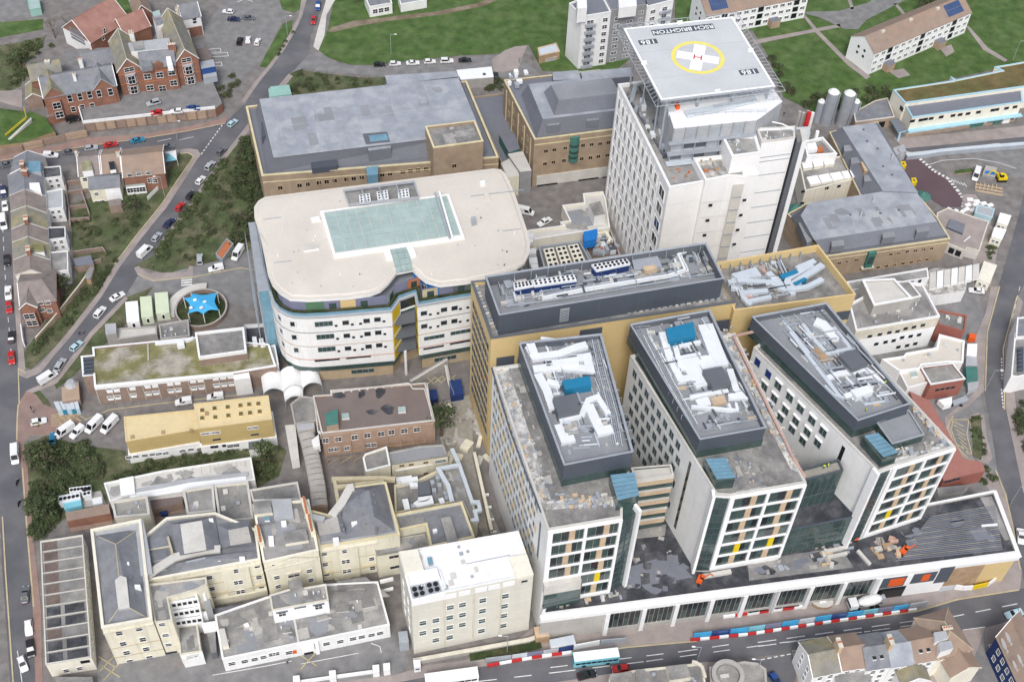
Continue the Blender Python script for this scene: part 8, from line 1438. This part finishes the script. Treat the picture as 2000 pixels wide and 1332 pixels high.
# ------------------------------------------------------------------ vehicles: one of each kind built with its parts, then copied
VM = {}
def vmesh(kind):
    """meshes of one vehicle kind, nose along +x, wheels on z = 0"""
    if kind in VM: return VM[kind]
    L_, Wd, H_ = {'hatch':(4.1,1.78,1.48), 'saloon':(4.6,1.82,1.45), 'suv':(4.6,1.88,1.7), 'small_van':(4.5,1.85,1.85), 'van':(5.6,2.0,2.4), 'pickup':(5.2,1.9,1.75)}[kind]
    x, w_ = L_/2, Wd/2; van = kind in ('van','small_van'); belt = .95 if not van else 1.15
    if kind == 'van': st = [(-x,.55,belt),(-x+.08,.4,belt),(x-1.0,.4,belt),(x-.25,.38,.98),(x,.45,.8)]
    elif kind == 'small_van': st = [(-x,.5,belt),(-x+.08,.38,belt),(x-1.35,.38,belt),(x-.3,.36,.9),(x,.42,.72)]
    elif kind == 'saloon': st = [(-x,.5,.85),(-x+.15,.36,.95),(-x+.9,.34,.98),(x-1.5,.34,.97),(x-.3,.34,.82),(x,.42,.66)]
    else: st = [(-x,.5,.92),(-x+.12,.36,.98),(x-1.35,.34,belt+.03),(x-.3,.34,.84),(x,.42,.68)]
    b = MB(); secs = []
    for i, (sx, z0_, z1_) in enumerate(st):
        k = .82 if i in (0, len(st)-1) else 1.0; hw = w_*k; secs.append([Vector((sx, -hw*.93, z0_)),Vector((sx, -hw, (z0_+z1_)/2)),Vector((sx, -hw*.94, z1_)),Vector((sx, hw*.94, z1_)),Vector((sx, hw, (z0_+z1_)/2)),Vector((sx, hw*.93, z0_))])
    for A_, B_ in zip(secs, secs[1:]):
        for j in range(6): b.face([A_[j-1],B_[j-1],B_[j],A_[j]],'car_white')
    b.face(secs[0],'car_white'); b.face(list(reversed(secs[-1])),'car_white')
    c0, c1, r0_, r1_ = {'hatch':(-x+.06,x-1.25,-x+.5,x-2.05), 'saloon':(-x+.75,x-1.35,-x+1.35,x-2.15), 'suv':(-x+.06,x-1.3,-x+.4,x-2.05), 'small_van':(-x+.03,x-1.2,-x+.1,x-2.0), 'van':(-x+.03,x-.8,-x+.06,x-1.55), 'pickup':(-x+1.6,x-1.3,-x+1.9,x-2.05)}[kind]
    rw, bw = w_*.76 if not van else w_*.88, w_*.93; zt = H_; zb = belt
    lo = [Vector((c0, -bw, zb)),Vector((c1, -bw, zb)),Vector((c1, bw, zb)),Vector((c0, bw, zb))]; hi = [Vector((r0_, -rw, zt)),Vector((r1_, -rw, zt)),Vector((r1_, rw, zt)),Vector((r0_, rw, zt))]
    for j in range(4): b.face([lo[j-1],lo[j],hi[j],hi[j-1]],'car_white')
    b.face(hi, 'car_white'); b.face([Vector((v.x*.9, v.y*.85, v.z+.045)) for v in hi],'car_white')
    body = b.mesh('vehicle_body')
    def pane(a, bq, c, d, s0, s1, t0, t1, off):
        def bl(s, t): return (a*(1-s)+bq*s)*(1-t)+(d*(1-s)+c*s)*t
        m_ = MB(); n = (bq-a).cross(d-a).normalized()*off; m_.face([bl(s0, t0)+n, bl(s1, t0)+n, bl(s1, t1)+n, bl(s0, t1)+n],'glass_dark'); return m_.mesh('vehicle_glass')
    gl = [('windscreen', pane(lo[1],lo[2],hi[2],hi[1],.06, .94, .08, .95, .012))]
    if kind != 'van': gl.append(('rear_window', pane(lo[3],lo[0],hi[0],hi[3],.1, .9, .15, .9, .012)))
    s0 = .08 if not van else .62
    gl += [('side_window', pane(lo[0],lo[1],hi[1],hi[0],s0, .93, .12, .9, .012)),('side_window', pane(lo[2],lo[3],hi[3],hi[2],.07,1-s0, .12, .9, .012))]
    wh = MB(); wh.tube((0, -.11,0),(0, .11,0), .32,'rubber',12); wh.tube((0, -.12,0),(0, .12,0), .19,'car_silver',8)
    wm = wh.mesh('vehicle_wheel'); lt = MB(); lt.box((0,0, -.08),(.1, .34, .16), 'white_clean'); lm = lt.mesh('vehicle_headlight'); tl = MB(); tl.box((0,0, -.1),(.08, .26, .24), 'red'); tm = tl.mesh('vehicle_tail_light')
    VM[kind] = dict(body=body, glass=gl, wheel=wm, wp=[(sx*(x-.78), sy*(w_-.1), .32) for sx in (-1,1) for sy in (-1,1)],head=lm, hp=[(x-.08, s*(w_*.62), .66) for s in (-1,1)],tail=tm, tp=[(-x+.04, s*(w_*.66), .8) for s in (-1,1)])
    return VM[kind]
NAME = {'hatch':'hatchback','saloon':'saloon_car','suv':'estate_car','small_van':'small_van','van':'panel_van','pickup':'pickup_truck'}
def car(kind, color, rear, front, label, group=None, z=.04, cat=None):
    V_ = vmesh(kind); a, c = W2(rear, z+.7), W2(front, z+.7); m_ = (a+c)/2; d = c-a; rz = math.atan2(d.y, d.x)
    t = thing(NAME[kind],label, cat or ('van' if 'van' in kind else 'car'),(m_.x, m_.y, z), group, rz)
    def part(me, nm_, loc=(0,0, 0)): o = bpy.data.objects.new(nm_, me); COL.objects.link(o); o.parent = t; o.location = loc; return o
    o = part(V_['body'],'body'); o.material_slots[0].link = 'OBJECT'; o.material_slots[0].material = MAT[color]
    for nm_, me in V_['glass']: part(me, nm_)
    for p_ in V_['wp']: part(V_['wheel'],'wheel', p_)
    for p_ in V_['hp']: part(V_['head'],'headlight', p_)
    for p_ in V_['tp']: part(V_['tail'],'tail_light', p_)
    return t
fr('a2'); g = 'cars on the lane below the field'
for k, (x0, x1, kd, cl, lb) in enumerate(((975,1075,'hatch','car_black','black hatchback leftmost in the row below the field'),(1097,1187,'hatch','car_white','white hatchback second from the left below the field'),(1222,1335,'saloon','car_white','white saloon third from the left below the field'),(1355,1462,'hatch','car_white','white hatchback left of the large estate below the field'),(1472,1605,'suv','car_white','large white estate with dark roof rails below the field'),(1622,1735,'saloon','car_black','black saloon rightmost in the row below the field'))): y = 497-k*6-(4 if k > 2 else 0); car(kd, cl, (x0, y),(x1, y-5), lb, g)
car('suv','car_blue',(560,5),(545,95), 'bright blue estate on the diagonal road at the top'); car('hatch','car_red',(525,110),(512,205), 'red hatchback behind the blue estate at the top'); car('saloon','car_black',(1925,615),(1905,550), 'black car parked beside the white loading roof')
car('hatch','car_white',(15,350),(20,262), 'white car in the middle of three in the car park','cars in the top left car park'); car('hatch','car_white',(75,362),(105,282), 'white car on the right of three in the car park','cars in the top left car park'); 
fr('a1'); car('suv','car_black',(1825,350),(1845,280), 'black car on the left of three in the car park','cars in the top left car park'); car('hatch','car_white',(1790,95),(1700,85), 'white hatchback by the bay marking in the upper car park'); car('saloon','car_navy',(1730,145),(1850,150), 'dark car beside the yellow bin in the upper car park'); car('saloon','car_grey',(1855,135),(1950,140), 'grey car at the right of the upper car park row')
car('suv','car_silver',(1225,775),(1125,800), 'silver estate against the brick villa', z=ZP); car('hatch','car_red',(1245,860),(1145,865), 'red hatchback by the white coping of the villa terrace', z=ZP); car('hatch','car_white',(1395,850),(1305,855), 'white hatchback between red and blue cars on the terrace', z=ZP); car('saloon','car_blue',(1435,830),(1525,825), 'blue saloon on the villa terrace', z=ZP); car('suv','car_black',(505,920),(605,895), 'black car beside the smaller brick house', z=1.0)
car('hatch','car_pale',(1735,980),(1825,905), 'white and mint patrol car turning at the junction'); car('saloon','car_teal',(995,1085),(1110,1060), 'teal saloon parked along the retaining wall'); car('saloon','car_red',(785,1120),(905,1095), 'red saloon parked along the retaining wall'); car('hatch','car_silver',(640,1140),(755,1125), 'silver hatchback left of the red saloon'); car('small_van','car_white',(325,1190),(455,1190), 'white small van parked in the upper street'); car('saloon','car_grey',(480,1165),(580,1160), 'dark grey saloon right of the white small van'); car('hatch','car_silver',(140,1240),(255,1215), 'silver hatchback left of the white small van'); car('saloon','car_grey',(0,1265),(110,1250), 'grey saloon at the left end of the upper street'); car('hatch','car_grey',(1250,1125),(1320,1115), 'grey car behind the brick house by the junction')
fr('b1'); g = 'cars parked down the diagonal road'
for (r_, f_, kd, cl, lb) in (((1655,215),(1735,140), 'hatch','car_grey','dark grey hatchback nearest the junction on the diagonal road'),((1570,335),(1645,245), 'suv','car_silver','grey estate above the white hatchback on the diagonal road'),((1495,445),(1575,355), 'hatch','car_white','white hatchback beside the ivy bank on the diagonal road'),((1425,555),(1495,475), 'hatch','car_black','black car between white and red on the diagonal road'),((1350,640),(1405,565), 'hatch','car_red','red hatchback on the diagonal road'),((1255,765),(1335,690), 'saloon','car_navy','navy saloon below the red car on the diagonal road'),((1165,880),(1235,790), 'hatch','car_silver','silver hatchback just above the entrance panel van'),((1055,1000),(1165,895), 'van','car_white','white panel van at the hospital entrance'),((835,1325),(960,1255), 'saloon','car_white','white saloon below the entrance on the diagonal road')): car(kd, cl, r_, f_, lb, g)
car('suv','car_silver',(1530,1060),(1528,950), 'silver people carrier by the zebra crossing'); car('small_van','car_white',(1720,1060),(1585,1090), 'white small van pulling off the zebra crossing'); car('van','car_white',(1860,900),(1780,1025), 'white panel van beside the glazed stair')
SKp = root_at('waste_skip','open grey skip full of red debris beside the panel van',(1715,930),1,'skip'); block(SKp, [(1735,845),(1650,960),(1700,1005),(1785,885)],1.8, .1, wall='steel', roof='terracotta', par=.5, pw=.15, cop='steel')
for k, (y0, y1, kd, cl, lb) in enumerate(((440,540,'suv','car_navy','dark car at the top of the left road'),(548,650,'hatch','car_white','white hatchback on the left road beside the terrace'),(960,1065,'saloon','car_black','black car alone on the left road beside the terrace'),(1215,1310,'pickup','car_white','white pickup with dark bed on the left road'))): car(kd, cl, (25+k*12, y0),(25+k*12+4, y1), lb, 'cars parked on the left road')
car('van','car_white',(20,655),(35,800), 'large white van on the left road beside the terrace'); 
fr('c1'); car('hatch','car_red',(68,110),(72,205), 'red hatchback under the white pickup on the left road','cars parked on the left road'); car('saloon','car_black',(85,430),(90,335), 'black saloon between two red cars on the left road','cars parked on the left road'); car('saloon','car_red',(82,485),(92,600), 'red saloon nearest the corner on the left road','cars parked on the left road')
car('suv','car_white',(725,245),(805,145), 'white estate car climbing the diagonal road'); car('hatch','car_pale',(545,490),(625,415), 'white and blue patrol car near the bottom of the diagonal road'); car('suv','car_silver',(435,640),(490,550), 'silver estate parked under the embankment'); car('van','car_white',(305,735),(430,655), 'white panel van turning at the corner'); car('hatch','car_white',(225,1045),(365,1015), 'white hatchback on the yellow hatched bay'); car('van','car_white',(115,1230),(118,1345), 'white van going down the left road')
for k, (r_, f_, kd) in enumerate((((560,1060),(430,1150), 'van'),((640,1065),(540,1160), 'small_van'),((790,990),(650,1130), 'van'),((905,990),(770,1130), 'van'))): car(kd, 'car_white', r_, f_, ('white panel van on the left of four by the yellow building','shorter white van second of four by the yellow building','white panel van third of four by the yellow building','white panel van nearest the yellow building')[k],'vans by the yellow building')
car('small_van','car_white',(1470,870),(1340,890), 'white small van in the service lane, left one'); car('small_van','car_white',(1725,835),(1570,850), 'white small van in the service lane, right one'); car('pickup','car_teal',(395,1215),(410,1130), 'bright blue buggy behind the white vans')
fr('d1'); car('saloon','car_grey',(140,880),(150,775), 'dark grey saloon on the left road by the flat-roof terrace'); car('hatch','car_white',(162,980),(168,1055), 'white hatchback above a black car on the left road'); car('saloon','car_black',(170,1090),(180,1180), 'black saloon below the white hatchback on the left road'); car('hatch','car_white',(115,1180),(145,1270), 'white hatchback lowest on the left road')
for (x, y, lb) in ((100,180,'dark motorcycle at the kerb below the van'),(110,300,'dark motorcycle with rider box further down the kerb')):
    t = root_at('motorcycle', lb, (x, y), .5,'motorcycle'); q = W2((x, y), .5)
    for d_ in (-.7, .7): b = MB(); b.tube((q.x-.07, q.y+d_, .35),(q.x+.07, q.y+d_, .35), .33,'rubber',10); b.build('wheel', t)
    b = MB(); b.box((q.x, q.y, .45),(.35,1.2, .4), 'car_black'); b.build('frame', t); b = MB(); b.box((q.x, q.y-.2, .85),(.32, .7, .12), 'rubber'); b.build('seat', t); b = MB(); b.tube((q.x-.4, q.y+.5,1.1),(q.x+.4, q.y+.5,1.1), .04,'steel',5); b.build('handlebar', t)
fr('e3'); car('van','car_white',(285,1080),(350,1095), 'white van half hidden behind the cream roof'); car('pickup','car_white',(405,1190),(510,1130), 'white flatbed in the yard beside the children wing')
fr('f2'); car('van','car_white',(1025,300),(985,430), 'white ambulance van on the crossing'); fr('c4'); car('saloon','car_white',(1740,30),(1640,20), 'white saloon turning out by the red block')
fr('d4'); car('saloon','car_pale',(1650,905),(1560,930), 'pale patrol car on the main road at the right'); car('hatch','car_white',(1475,1110),(1500,1195), 'white hatchback parked beside the navy shop'); car('hatch','car_teal',(1515,1205),(1535,1285), 'teal hatchback parked beside the navy shop'); car('van','car_white',(1560,1290),(1610,1360), 'white van at the bottom beside the navy shop'); car('saloon','car_white',(1640,405),(1650,500), 'white car at the right edge of the junction'); car('hatch','car_blue',(150,1290),(190,1345), 'blue hatchback at the bottom in the side street')
fr('d3'); car('hatch','car_red',(705,1245),(605,1255), 'red hatchback on the main road below the bus'); car('saloon','car_black',(395,1300),(505,1275), 'dark saloon on the main road below the bus')
def bus(label, rear, front, L_, H_, body, lower, name='city_bus'):
    a, c = W2(rear, 2), W2(front, 2); m_ = (a+c)/2; d = c-a; t = thing(name, label, 'bus',(m_.x, m_.y, .04), None, math.atan2(d.y, d.x)); x = L_/2
    def P_(mb, nm_): o = bpy.data.objects.new(nm_, mb.mesh(nm_)); COL.objects.link(o); o.parent = t; return o
    b = MB(); b.box((0,0, .35),(L_, 2.5,1.15), lower); b.box((0,0, 2.35),(L_, 2.5, H_-2.35-.15), lower); b.prism(inset([Vector((-x, -1.25)),Vector((x, -1.25)),Vector((x, 1.25)),Vector((-x, 1.25))],.12), H_-.15, H_, body); P_(b, 'body')
    b = MB(); b.box((0,0, 1.5),(L_-.15,2.4, .85), lower); P_(b, 'pillar')
    for s in (-1,1):
        for k in range(8): b = MB(); b.box((-x+.35+(L_-.7)*(k+.5)/8, s*1.215,1.52),((L_-.7)/8-.12, .04, .8), 'glass_dark'); P_(b, 'side_window')
        for wx in (-x+2.4, x-2.6): b = MB(); b.tube((wx, s*1.0, .5),(wx, s*1.28, .5), .5,'rubber',12); P_(b, 'wheel')
        b = MB(); b.box((x+.02, s*.9, .6),(.06, .35, .22), 'white_clean'); P_(b, 'headlight')
    b = MB(); b.box((x-.02,0, 1.3),(.1,2.3,1.6), 'glass_dark'); P_(b, 'windscreen'); b = MB(); b.box((-x+.02,0, 1.6),(.1,2.0,1.0), 'glass_dark'); P_(b, 'rear_window')
    for k, wx in enumerate((-x*.5, x*.35)): b = MB(); b.box((wx, 0, H_),(1.2,1.0, .18), body); P_(b, 'roof_hatch')
bus('turquoise single-deck bus with white roof on the main road',(375,1195),(635,1165),10.6,3.3,'white_clean','turquoise'); fr('o'); bus('white coach at the bottom edge of the picture',(832,1330),(932,1316),12.0,3.5,'white_clean','white_clean','coach')
# concrete mixer
fr('d4'); a, c = W2((830,835),1.5), W2((595,870),1.5); m_ = (a+c)/2; d = (c-a); MXr = thing('concrete_mixer','white concrete mixer lorry parked inside the hoarding','lorry',(m_.x, m_.y, .13), None, math.atan2(d.y, d.x))
def mp(mb, nm_): o = bpy.data.objects.new(nm_, mb.mesh(nm_)); COL.objects.link(o); o.parent = MXr; return o
b = MB(); b.box((0,0, .7),(8.4,1.0, .35), 'charcoal'); mp(b, 'chassis'); b = MB(); b.box((3.4,0, .8),(2.0,2.4,1.9), 'car_white'); b.box((3.3,0, 2.7),(1.6,2.2, .2), 'car_white'); mp(b, 'cab'); b = MB(); b.box((4.42,0, 1.6),(.05,2.1, .85), 'glass_dark'); mp(b, 'windscreen')
prof = [(-3.6,.55),(-3.0,1.0),(-1.4,1.35),(.6,1.3),(1.8,.8),(2.1,.5)]; b = MB()
for (x0, r0_),(x1, r1_) in zip(prof, prof[1:]): b.tube((x0,0, 2.3-.12*x0),(x1,0, 2.3-.12*x1), r0_, 'car_white',14, r1_)
mp(b, 'drum'); b = MB(); b.box((-4.0,0, 1.6),(.8,1.2,1.6), 'steel'); mp(b, 'chute')
for wx in (-2.8, -1.5,2.0,3.3):
    for s in (-1,1): b = MB(); b.tube((wx, s*.8, .5),(wx, s*1.2, .5), .5,'rubber',12); mp(b, 'wheel')
SK2 = root_at('round_skip','round timber-sided hopper beside the concrete mixer',(450,850),1,'skip'); q = W2((450,850), .8); b = MB(); b.prism([q+Vector((2.6*math.cos(a_),1.7*math.sin(a_))) for a_ in [2*math.pi*k/12 for k in range(12)]],.13,1.2,'wood','concrete_pale'); b.build('tub', SK2); b = MB(); b.box((q.x, q.y, 1.2),(1.6, .8, .3), 'white_clean', .3); b.build('load', SK2)
# ------------------------------------------------------------------ trees and shrubs
def crown_mesh(seed, n=560, leaf=.15, flat=.8, mats=('leaf0','leaf1','leaf2'), hollow=.45):
    R = random.Random(seed); b = MB(); cl = []
    for i in range(16):
        th, ph = R.uniform(0,2*math.pi), math.acos(R.uniform(-.35,1)); r = R.uniform(.45, .82); cl.append((Vector((r*math.sin(ph)*math.cos(th), r*math.sin(ph)*math.sin(th), r*math.cos(ph)*flat)),R.uniform(.2, .42), R.choice(mats)))
    for i in range(n):
        c, cr, mt_ = R.choice(cl); v = Vector((R.gauss(0,1), R.gauss(0,1), R.gauss(0,1))).normalized(); p_ = c+v*cr*R.uniform(hollow, 1.05); s = leaf*R.uniform(.5,1.3); u = Vector((R.gauss(0,1), R.gauss(0,1), R.gauss(0, .6))).normalized(); nn = (v*.6+Vector((R.gauss(0, .5), R.gauss(0, .5), .5))).normalized(); t = nn.cross(u).normalized(); u = t.cross(nn)
        b.face([p_-u*s*.5-t*s*.3, p_+u*s*.5-t*s*.25, p_+u*s*.55+t*s*.3, p_-u*s*.4+t*s*.35],mt_ if R.random() < .8 else R.choice(mats))
    return b.mesh('foliage')
CR_ = [crown_mesh(k, mats=m_) for k, m_ in enumerate((('leaf0','leaf1','leaf3'),('leaf1','leaf2','leaf0'),('leaf1','leaf0','leaf2'),('leaf3','leaf0','leaf0')))]
def bare_mesh(seed):
    R = random.Random(seed); b = MB()
    def grow(p_, d, l, r, dep):
        e = p_+d*l; b.tube(p_, e, r, 'twig' if dep > 1 else 'bark',4, r*.6)
        if dep < 5:
            for k in range(3 if dep < 4 else 2): grow(e, (d+Vector((R.gauss(0, .5), R.gauss(0, .5), R.gauss(.15, .35)))).normalized(), l*R.uniform(.6, .8), r*.55, dep+1)
    grow(Vector((0,0, 0)),Vector((0,0, 1)),.34, .035,0); return b.mesh('branches')
BM = [bare_mesh(3), bare_mesh(8)]
tb = MB(); tb.tube((0,0, 0),(0,0, .55), .05,'bark',7, .03)
for a_ in (0,2.1,4.2): tb.tube((0,0, .45),(.3*math.cos(a_), .3*math.sin(a_), .8), .028,'bark',5, .012)
TRK = tb.mesh('trunk')
def tree(label, p_, h, r, k, name='broadleaf_tree', cat='tree', group=None, z=0):
    q = W2(p_, z); t = thing(name, label, cat, (q.x, q.y, z), group); o = inst(TRK, 'trunk', t, (q.x, q.y, z), k*1.3,(h, h, h)); o = inst(CR_[k % 4],'crown', t, (q.x, q.y, z+h-r*.75), k*2.1,(r, r*.95, r)); return t
def bare(label, p_, h, k=0, group=None):
    q = W2(p_, 0); t = thing('bare_tree', label, 'tree',(q.x, q.y, 0), group); inst(BM[k % 2],'branches', t, (q.x, q.y, 0), k*1.7,(h*.6, h*.6, h*.5))
R_ = random.Random(77)
CV = [([v.co.copy() for v in me.vertices],[f.material_index for f in me.polygons],[m_.name for m_ in me.materials]) for me in CR_]
def shrubs(label, ps, n, r0_, r1_, ks=(0,1, 2,3), hh=.8):
    """one mass of undergrowth: bushes of many small leaves grown into each other"""
    p_ = ccw(WL(ps, 0)); xs = [v.x for v in p_]; ys = [v.y for v in p_]; k = 0; tr = 0; b = MB()
    while k < n and tr < n*40:
        tr += 1; q = Vector((R_.uniform(min(xs), max(xs)),R_.uniform(min(ys), max(ys))))
        if not inpoly(q, p_): continue
        r = R_.uniform(r0_, r1_); vs_, mi_, mn_ = CV[R_.choice(ks)]; a_ = R_.uniform(0,6.28); ca, sa = math.cos(a_)*r, math.sin(a_)*r; k0 = len(b.v); k += 1
        b.v += [Vector((q.x+v.x*ca-v.y*sa, q.y+v.x*sa+v.y*ca, r*.25+v.z*r*hh)) for v in vs_]; mp_ = [b.m(x) for x in mn_]
        b.f += [(k0+4*i, k0+4*i+1, k0+4*i+2, k0+4*i+3) for i in range(len(mi_))]; b.mi += [mp_[i] for i in mi_]
    solo(b, 'undergrowth', label, 'shrubs', None, 'stuff')
fr('o')
shrubs('dark shrubs on the bank under the brick hall wall', [(478,275),(492,270),(512,340),(512,400),(490,470),(455,480),(455,380)],46,1.8,3.4,(0,3, 3))
shrubs('pale green hedge along the diagonal road bank', [(440,305),(452,300),(340,465),(318,520),(300,510),(330,460)],42,1.1,1.9,(1,2, 2), .9); shrubs('low scrub on the middle of the grassy bank', [(430,340),(470,300),(470,460),(380,510),(340,510)],40, .9,2.0,(0,1, 2,3), .6)
shrubs('garden shrubs behind the upper cottages', [(150,420),(300,395),(255,460),(215,500),(160,490),(145,450)],34, .7,1.6,(0,1, 2)); shrubs('verge shrubs left of the diagonal road', [(210,520),(232,500),(190,570),(120,650),(70,700),(55,690),(130,600)],40, .8,1.9,(0,1, 3,2), .7)
shrubs('dense shrubs in the lower left thicket', [(55,880),(120,860),(205,885),(200,930),(140,960),(120,1010),(75,1045),(60,1000)],62,1.6,3.0,(0,0, 3,1)); shrubs('hedge between yellow building and white roof range', [(240,905),(300,905),(495,868),(495,880),(300,925),(210,945)],36, .9,1.8,(0,1, 2)); shrubs('shrubs beside the steps behind the yellow building', [(500,870),(540,868),(550,930),(510,945),(495,920)],14,1.4,2.4,(1,0, 2))
shrubs('hedge along the top edge of the grass slope by the silos', [(1545,195),(1590,215),(1690,205),(1742,190),(1735,172),(1690,178),(1620,185)],34,1.6,2.8,(1,2, 0)); shrubs('shrubs on the field edge beside the mansard building', [(920,165),(985,150),(990,175),(925,190)],8,1.2,2.0,(0,1)); shrubs('shrubs under the lane beside the brick hall', [(570,150),(600,142),(690,152),(745,158),(620,182),(565,185)],26, .9,1.7,(1,2, 0), .6)
shrubs('shrubs in the villa garden at the top left', [(10,100),(60,80),(105,75),(95,140),(55,170),(20,170)],40, .9,2.0,(1,0, 2)); shrubs('shrubs beside the car park wall of the villas', [(420,160),(480,140),(455,190),(425,195)],10,1.0,1.8,(0,1)); shrubs('shrubs by the diagonal road corner', [(545,100),(560,70),(575,60),(560,90),(530,128)],6, .8,1.2,(1,2)); shrubs('planting shrubs on the roadside island', [(1896,815),(1914,812),(1920,850),(1928,890),(1908,892),(1898,850)],14, .5,1.0,(0,1), .7); shrubs('scrub beside the roadside cabins', [(1935,470),(1952,480),(1938,510),(1925,500)],8, .7,1.2,(0,1)); shrubs('scrub at the right edge of the road', [(1985,800),(2000,780),(2010,880),(1995,860)],8,1.4,2.4,(0,3)); shrubs('shrubs at the podium back corner', [(1905,925),(1930,915),(1945,940),(1920,945)],6, .9,1.5,(1,2)); shrubs('dark shrubs on the right side of the helipad lawn', [(1500,110),(1530,130),(1550,185),(1525,180)],12,1.4,2.4,(0,1))
tree('dark evergreen beside the brown roof building',(862,850),11,4.6,3,'evergreen_tree'); tree('green tree beside the steps below the yellow building',(520,905),8,3.8,1); tree('round dark tree beside the upper cottages garden',(264,418),7,3.2,0); tree('dark garden tree behind the south end house',(127,572),6,3.0,3); tree('dark ivy-clad tree by the bank under the brick hall',(500,330),8,3.8,3); tree('green tree by the bank near the glazed stair',(500,440),8,3.6,0); tree('broad tree at the top of the lower left thicket',(90,905),8,4.4,0); tree('broad tree at the bottom of the lower left thicket',(95,1010),8,4.2,3); tree('green tree in the villa garden',(40,130),7,3.4,1); tree('dark tree behind the tall flats field',(700,5),8,4, 3); tree('tree at the top right behind the flats',(1805,20),7,4, 0)
bare('bare brown tree behind the villa garden',(108,75),15,0); bare('second bare tree beside the red tiled hall',(135,55),13,1); bare('bare tree by the embankment below the yellow building',(180,905),7,1); bare('bare thorn on the lane verge',(640,150),4,0); bare('leafless bush beside the field pavilion',(1040,120),5,1); bare('leafless bush left of the field pavilion',(1015,125),4.5,0); bare('bare tree in the cottage gardens',(240,450),6,0)
# ------------------------------------------------------------------ street lamps and people
def lamp(label, p_, h=8, arm=1.6, sgn=1):
    q = W2(p_, 0); t = thing('street_lamp', label, 'street lamp',(q.x, q.y, 0), 'street lamps'); b = MB(); b.tube((q.x, q.y, 0),(q.x, q.y, h), .11,'galv',6, .07); b.build('column', t); b = MB(); b.tube((q.x, q.y, h),(q.x+arm*sgn, q.y, h+.25), .06,'galv',5); b.build('arm', t); b = MB(); b.box((q.x+(arm+.3)*sgn, q.y, h+.15),(.8, .3, .16), 'white_clean'); b.build('lantern', t)
for k, (p_, lb, s) in enumerate((((347,276), 'street lamp at the cross street junction',1),((322,385), 'street lamp on the verge by the brick house', -1),((562,70), 'street lamp beside the upper car park fence',1),((1973,985), 'street lamp at the podium corner',1),((1360,1296), 'street lamp on the near pavement below the podium', -1),((1475,1320), 'street lamp beside the round roof building', -1),((764,106), 'street lamp at the edge of the field',1),((1978,118), 'street lamp behind the sedum roof',1),((990,1275), 'street lamp outside the beige block', -1),((1925,760), 'street lamp beside the roadside island',1))): lamp(lb, p_, 8,1.5, s)
def person_mesh(top):
    me = bpy.data.meshes.new('person'); V3 = [(0,0,.95),(0,0,1.2),(0,0,1.42),(0,0,1.52),(0,.02,1.64),(.1,0,.9),(.12,.05,.5),(.12,.0,.08),(.12,.16,.04),(-.1,0,.9),(-.12,-.04,.5),(-.12,-.1,.08),(-.12,.06,.04),(.2,0,1.38),(.27,.02,1.12),(.25,.14,.9),(.25,.18,.82),(-.2,0,1.38),(-.27,0,1.12),(-.26,.12,.9),(-.26,.16,.82)]
    E_ = [(0,1),(1,2),(2,3),(3,4),(0,5),(5,6),(6,7),(7,8),(0,9),(9,10),(10,11),(11,12),(2,13),(13,14),(14,15),(15,16),(2,17),(17,18),(18,19),(19,20)]
    me.from_pydata(V3, E_, []); o = bpy.data.objects.new('tmp', me); COL.objects.link(o); md = o.modifiers.new('s','SKIN'); rad = [.16,.15,.17,.065,.115,.1,.075,.055,.05,.1,.075,.055,.05,.075,.055,.042,.04,.075,.055,.042,.04]
    for i, r in enumerate(rad): me.skin_vertices[0].data[i].radius = (r, r*.8)
    me.skin_vertices[0].data[0].use_root = True; s = o.modifiers.new('d','SUBSURF'); s.levels = 1
    dg = bpy.context.evaluated_depsgraph_get(); m2 = bpy.data.meshes.new_from_object(o.evaluated_get(dg)); bpy.data.objects.remove(o); m2.materials.clear()
    for n in ('cloth', top, 'skin','bark'): m2.materials.append(MAT[n])
    for f in m2.polygons: c = f.center; f.material_index = 3 if c.z > 1.68 else (2 if c.z > 1.5 or (abs(c.x) > .2 and c.z < .88) else (1 if c.z > .93 else 0)); f.use_smooth = True
    return m2
PM2 = {n: person_mesh(n) for n in ('hivis','cloth_grey','cloth')}
def person(label, p_, z, top, rz=0, group=None):
    q = W2(p_, z); o = bpy.data.objects.new('person', PM2[top]); COL.objects.link(o); o.location = (q.x, q.y, z); o.rotation_euler = (0,0, rz); o['label'] = label; o['category'] = 'person'
    if group: o['group'] = group
for k, (p_, z, top, lb) in enumerate((((75,834), .14,'hivis','person in yellow hi-vis jacket beside the white hatchback'),((62,800), .14,'cloth','person in dark clothes walking on the corner paving'),((66,806), .14,'cloth_grey','person in grey walking behind another on the corner paving'),((156,655), .05,'cloth','person in dark clothes standing by the patrol car'),((164,652), .05,'cloth_grey','person in grey beside the patrol car on the diagonal road'),((1727,752),44.85,'hivis','roof worker in hi-vis at the right edge of the third wing plant'),((1690,805),44.85,'hivis','roof worker in hi-vis beside the generator on the third wing'),((1608,915),34.50,'hivis','worker in hi-vis on the link roof beside the third wing'),((1616,912),34.50,'hivis','second worker in hi-vis on the link roof'),((1556,872),17.05,'hivis','worker in hi-vis down in the dark courtyard'),((562,1296), .05,'cloth','person in dark clothes outside the white front building'),((300,525), .14,'cloth','person in dark clothes at the hospital entrance corner'),((1530,228),55.0,'cloth','person in dark overalls below the helipad deck'))): person(lb, p_, z, top, k*1.3,'workers and walkers' if top == 'hivis' else None)
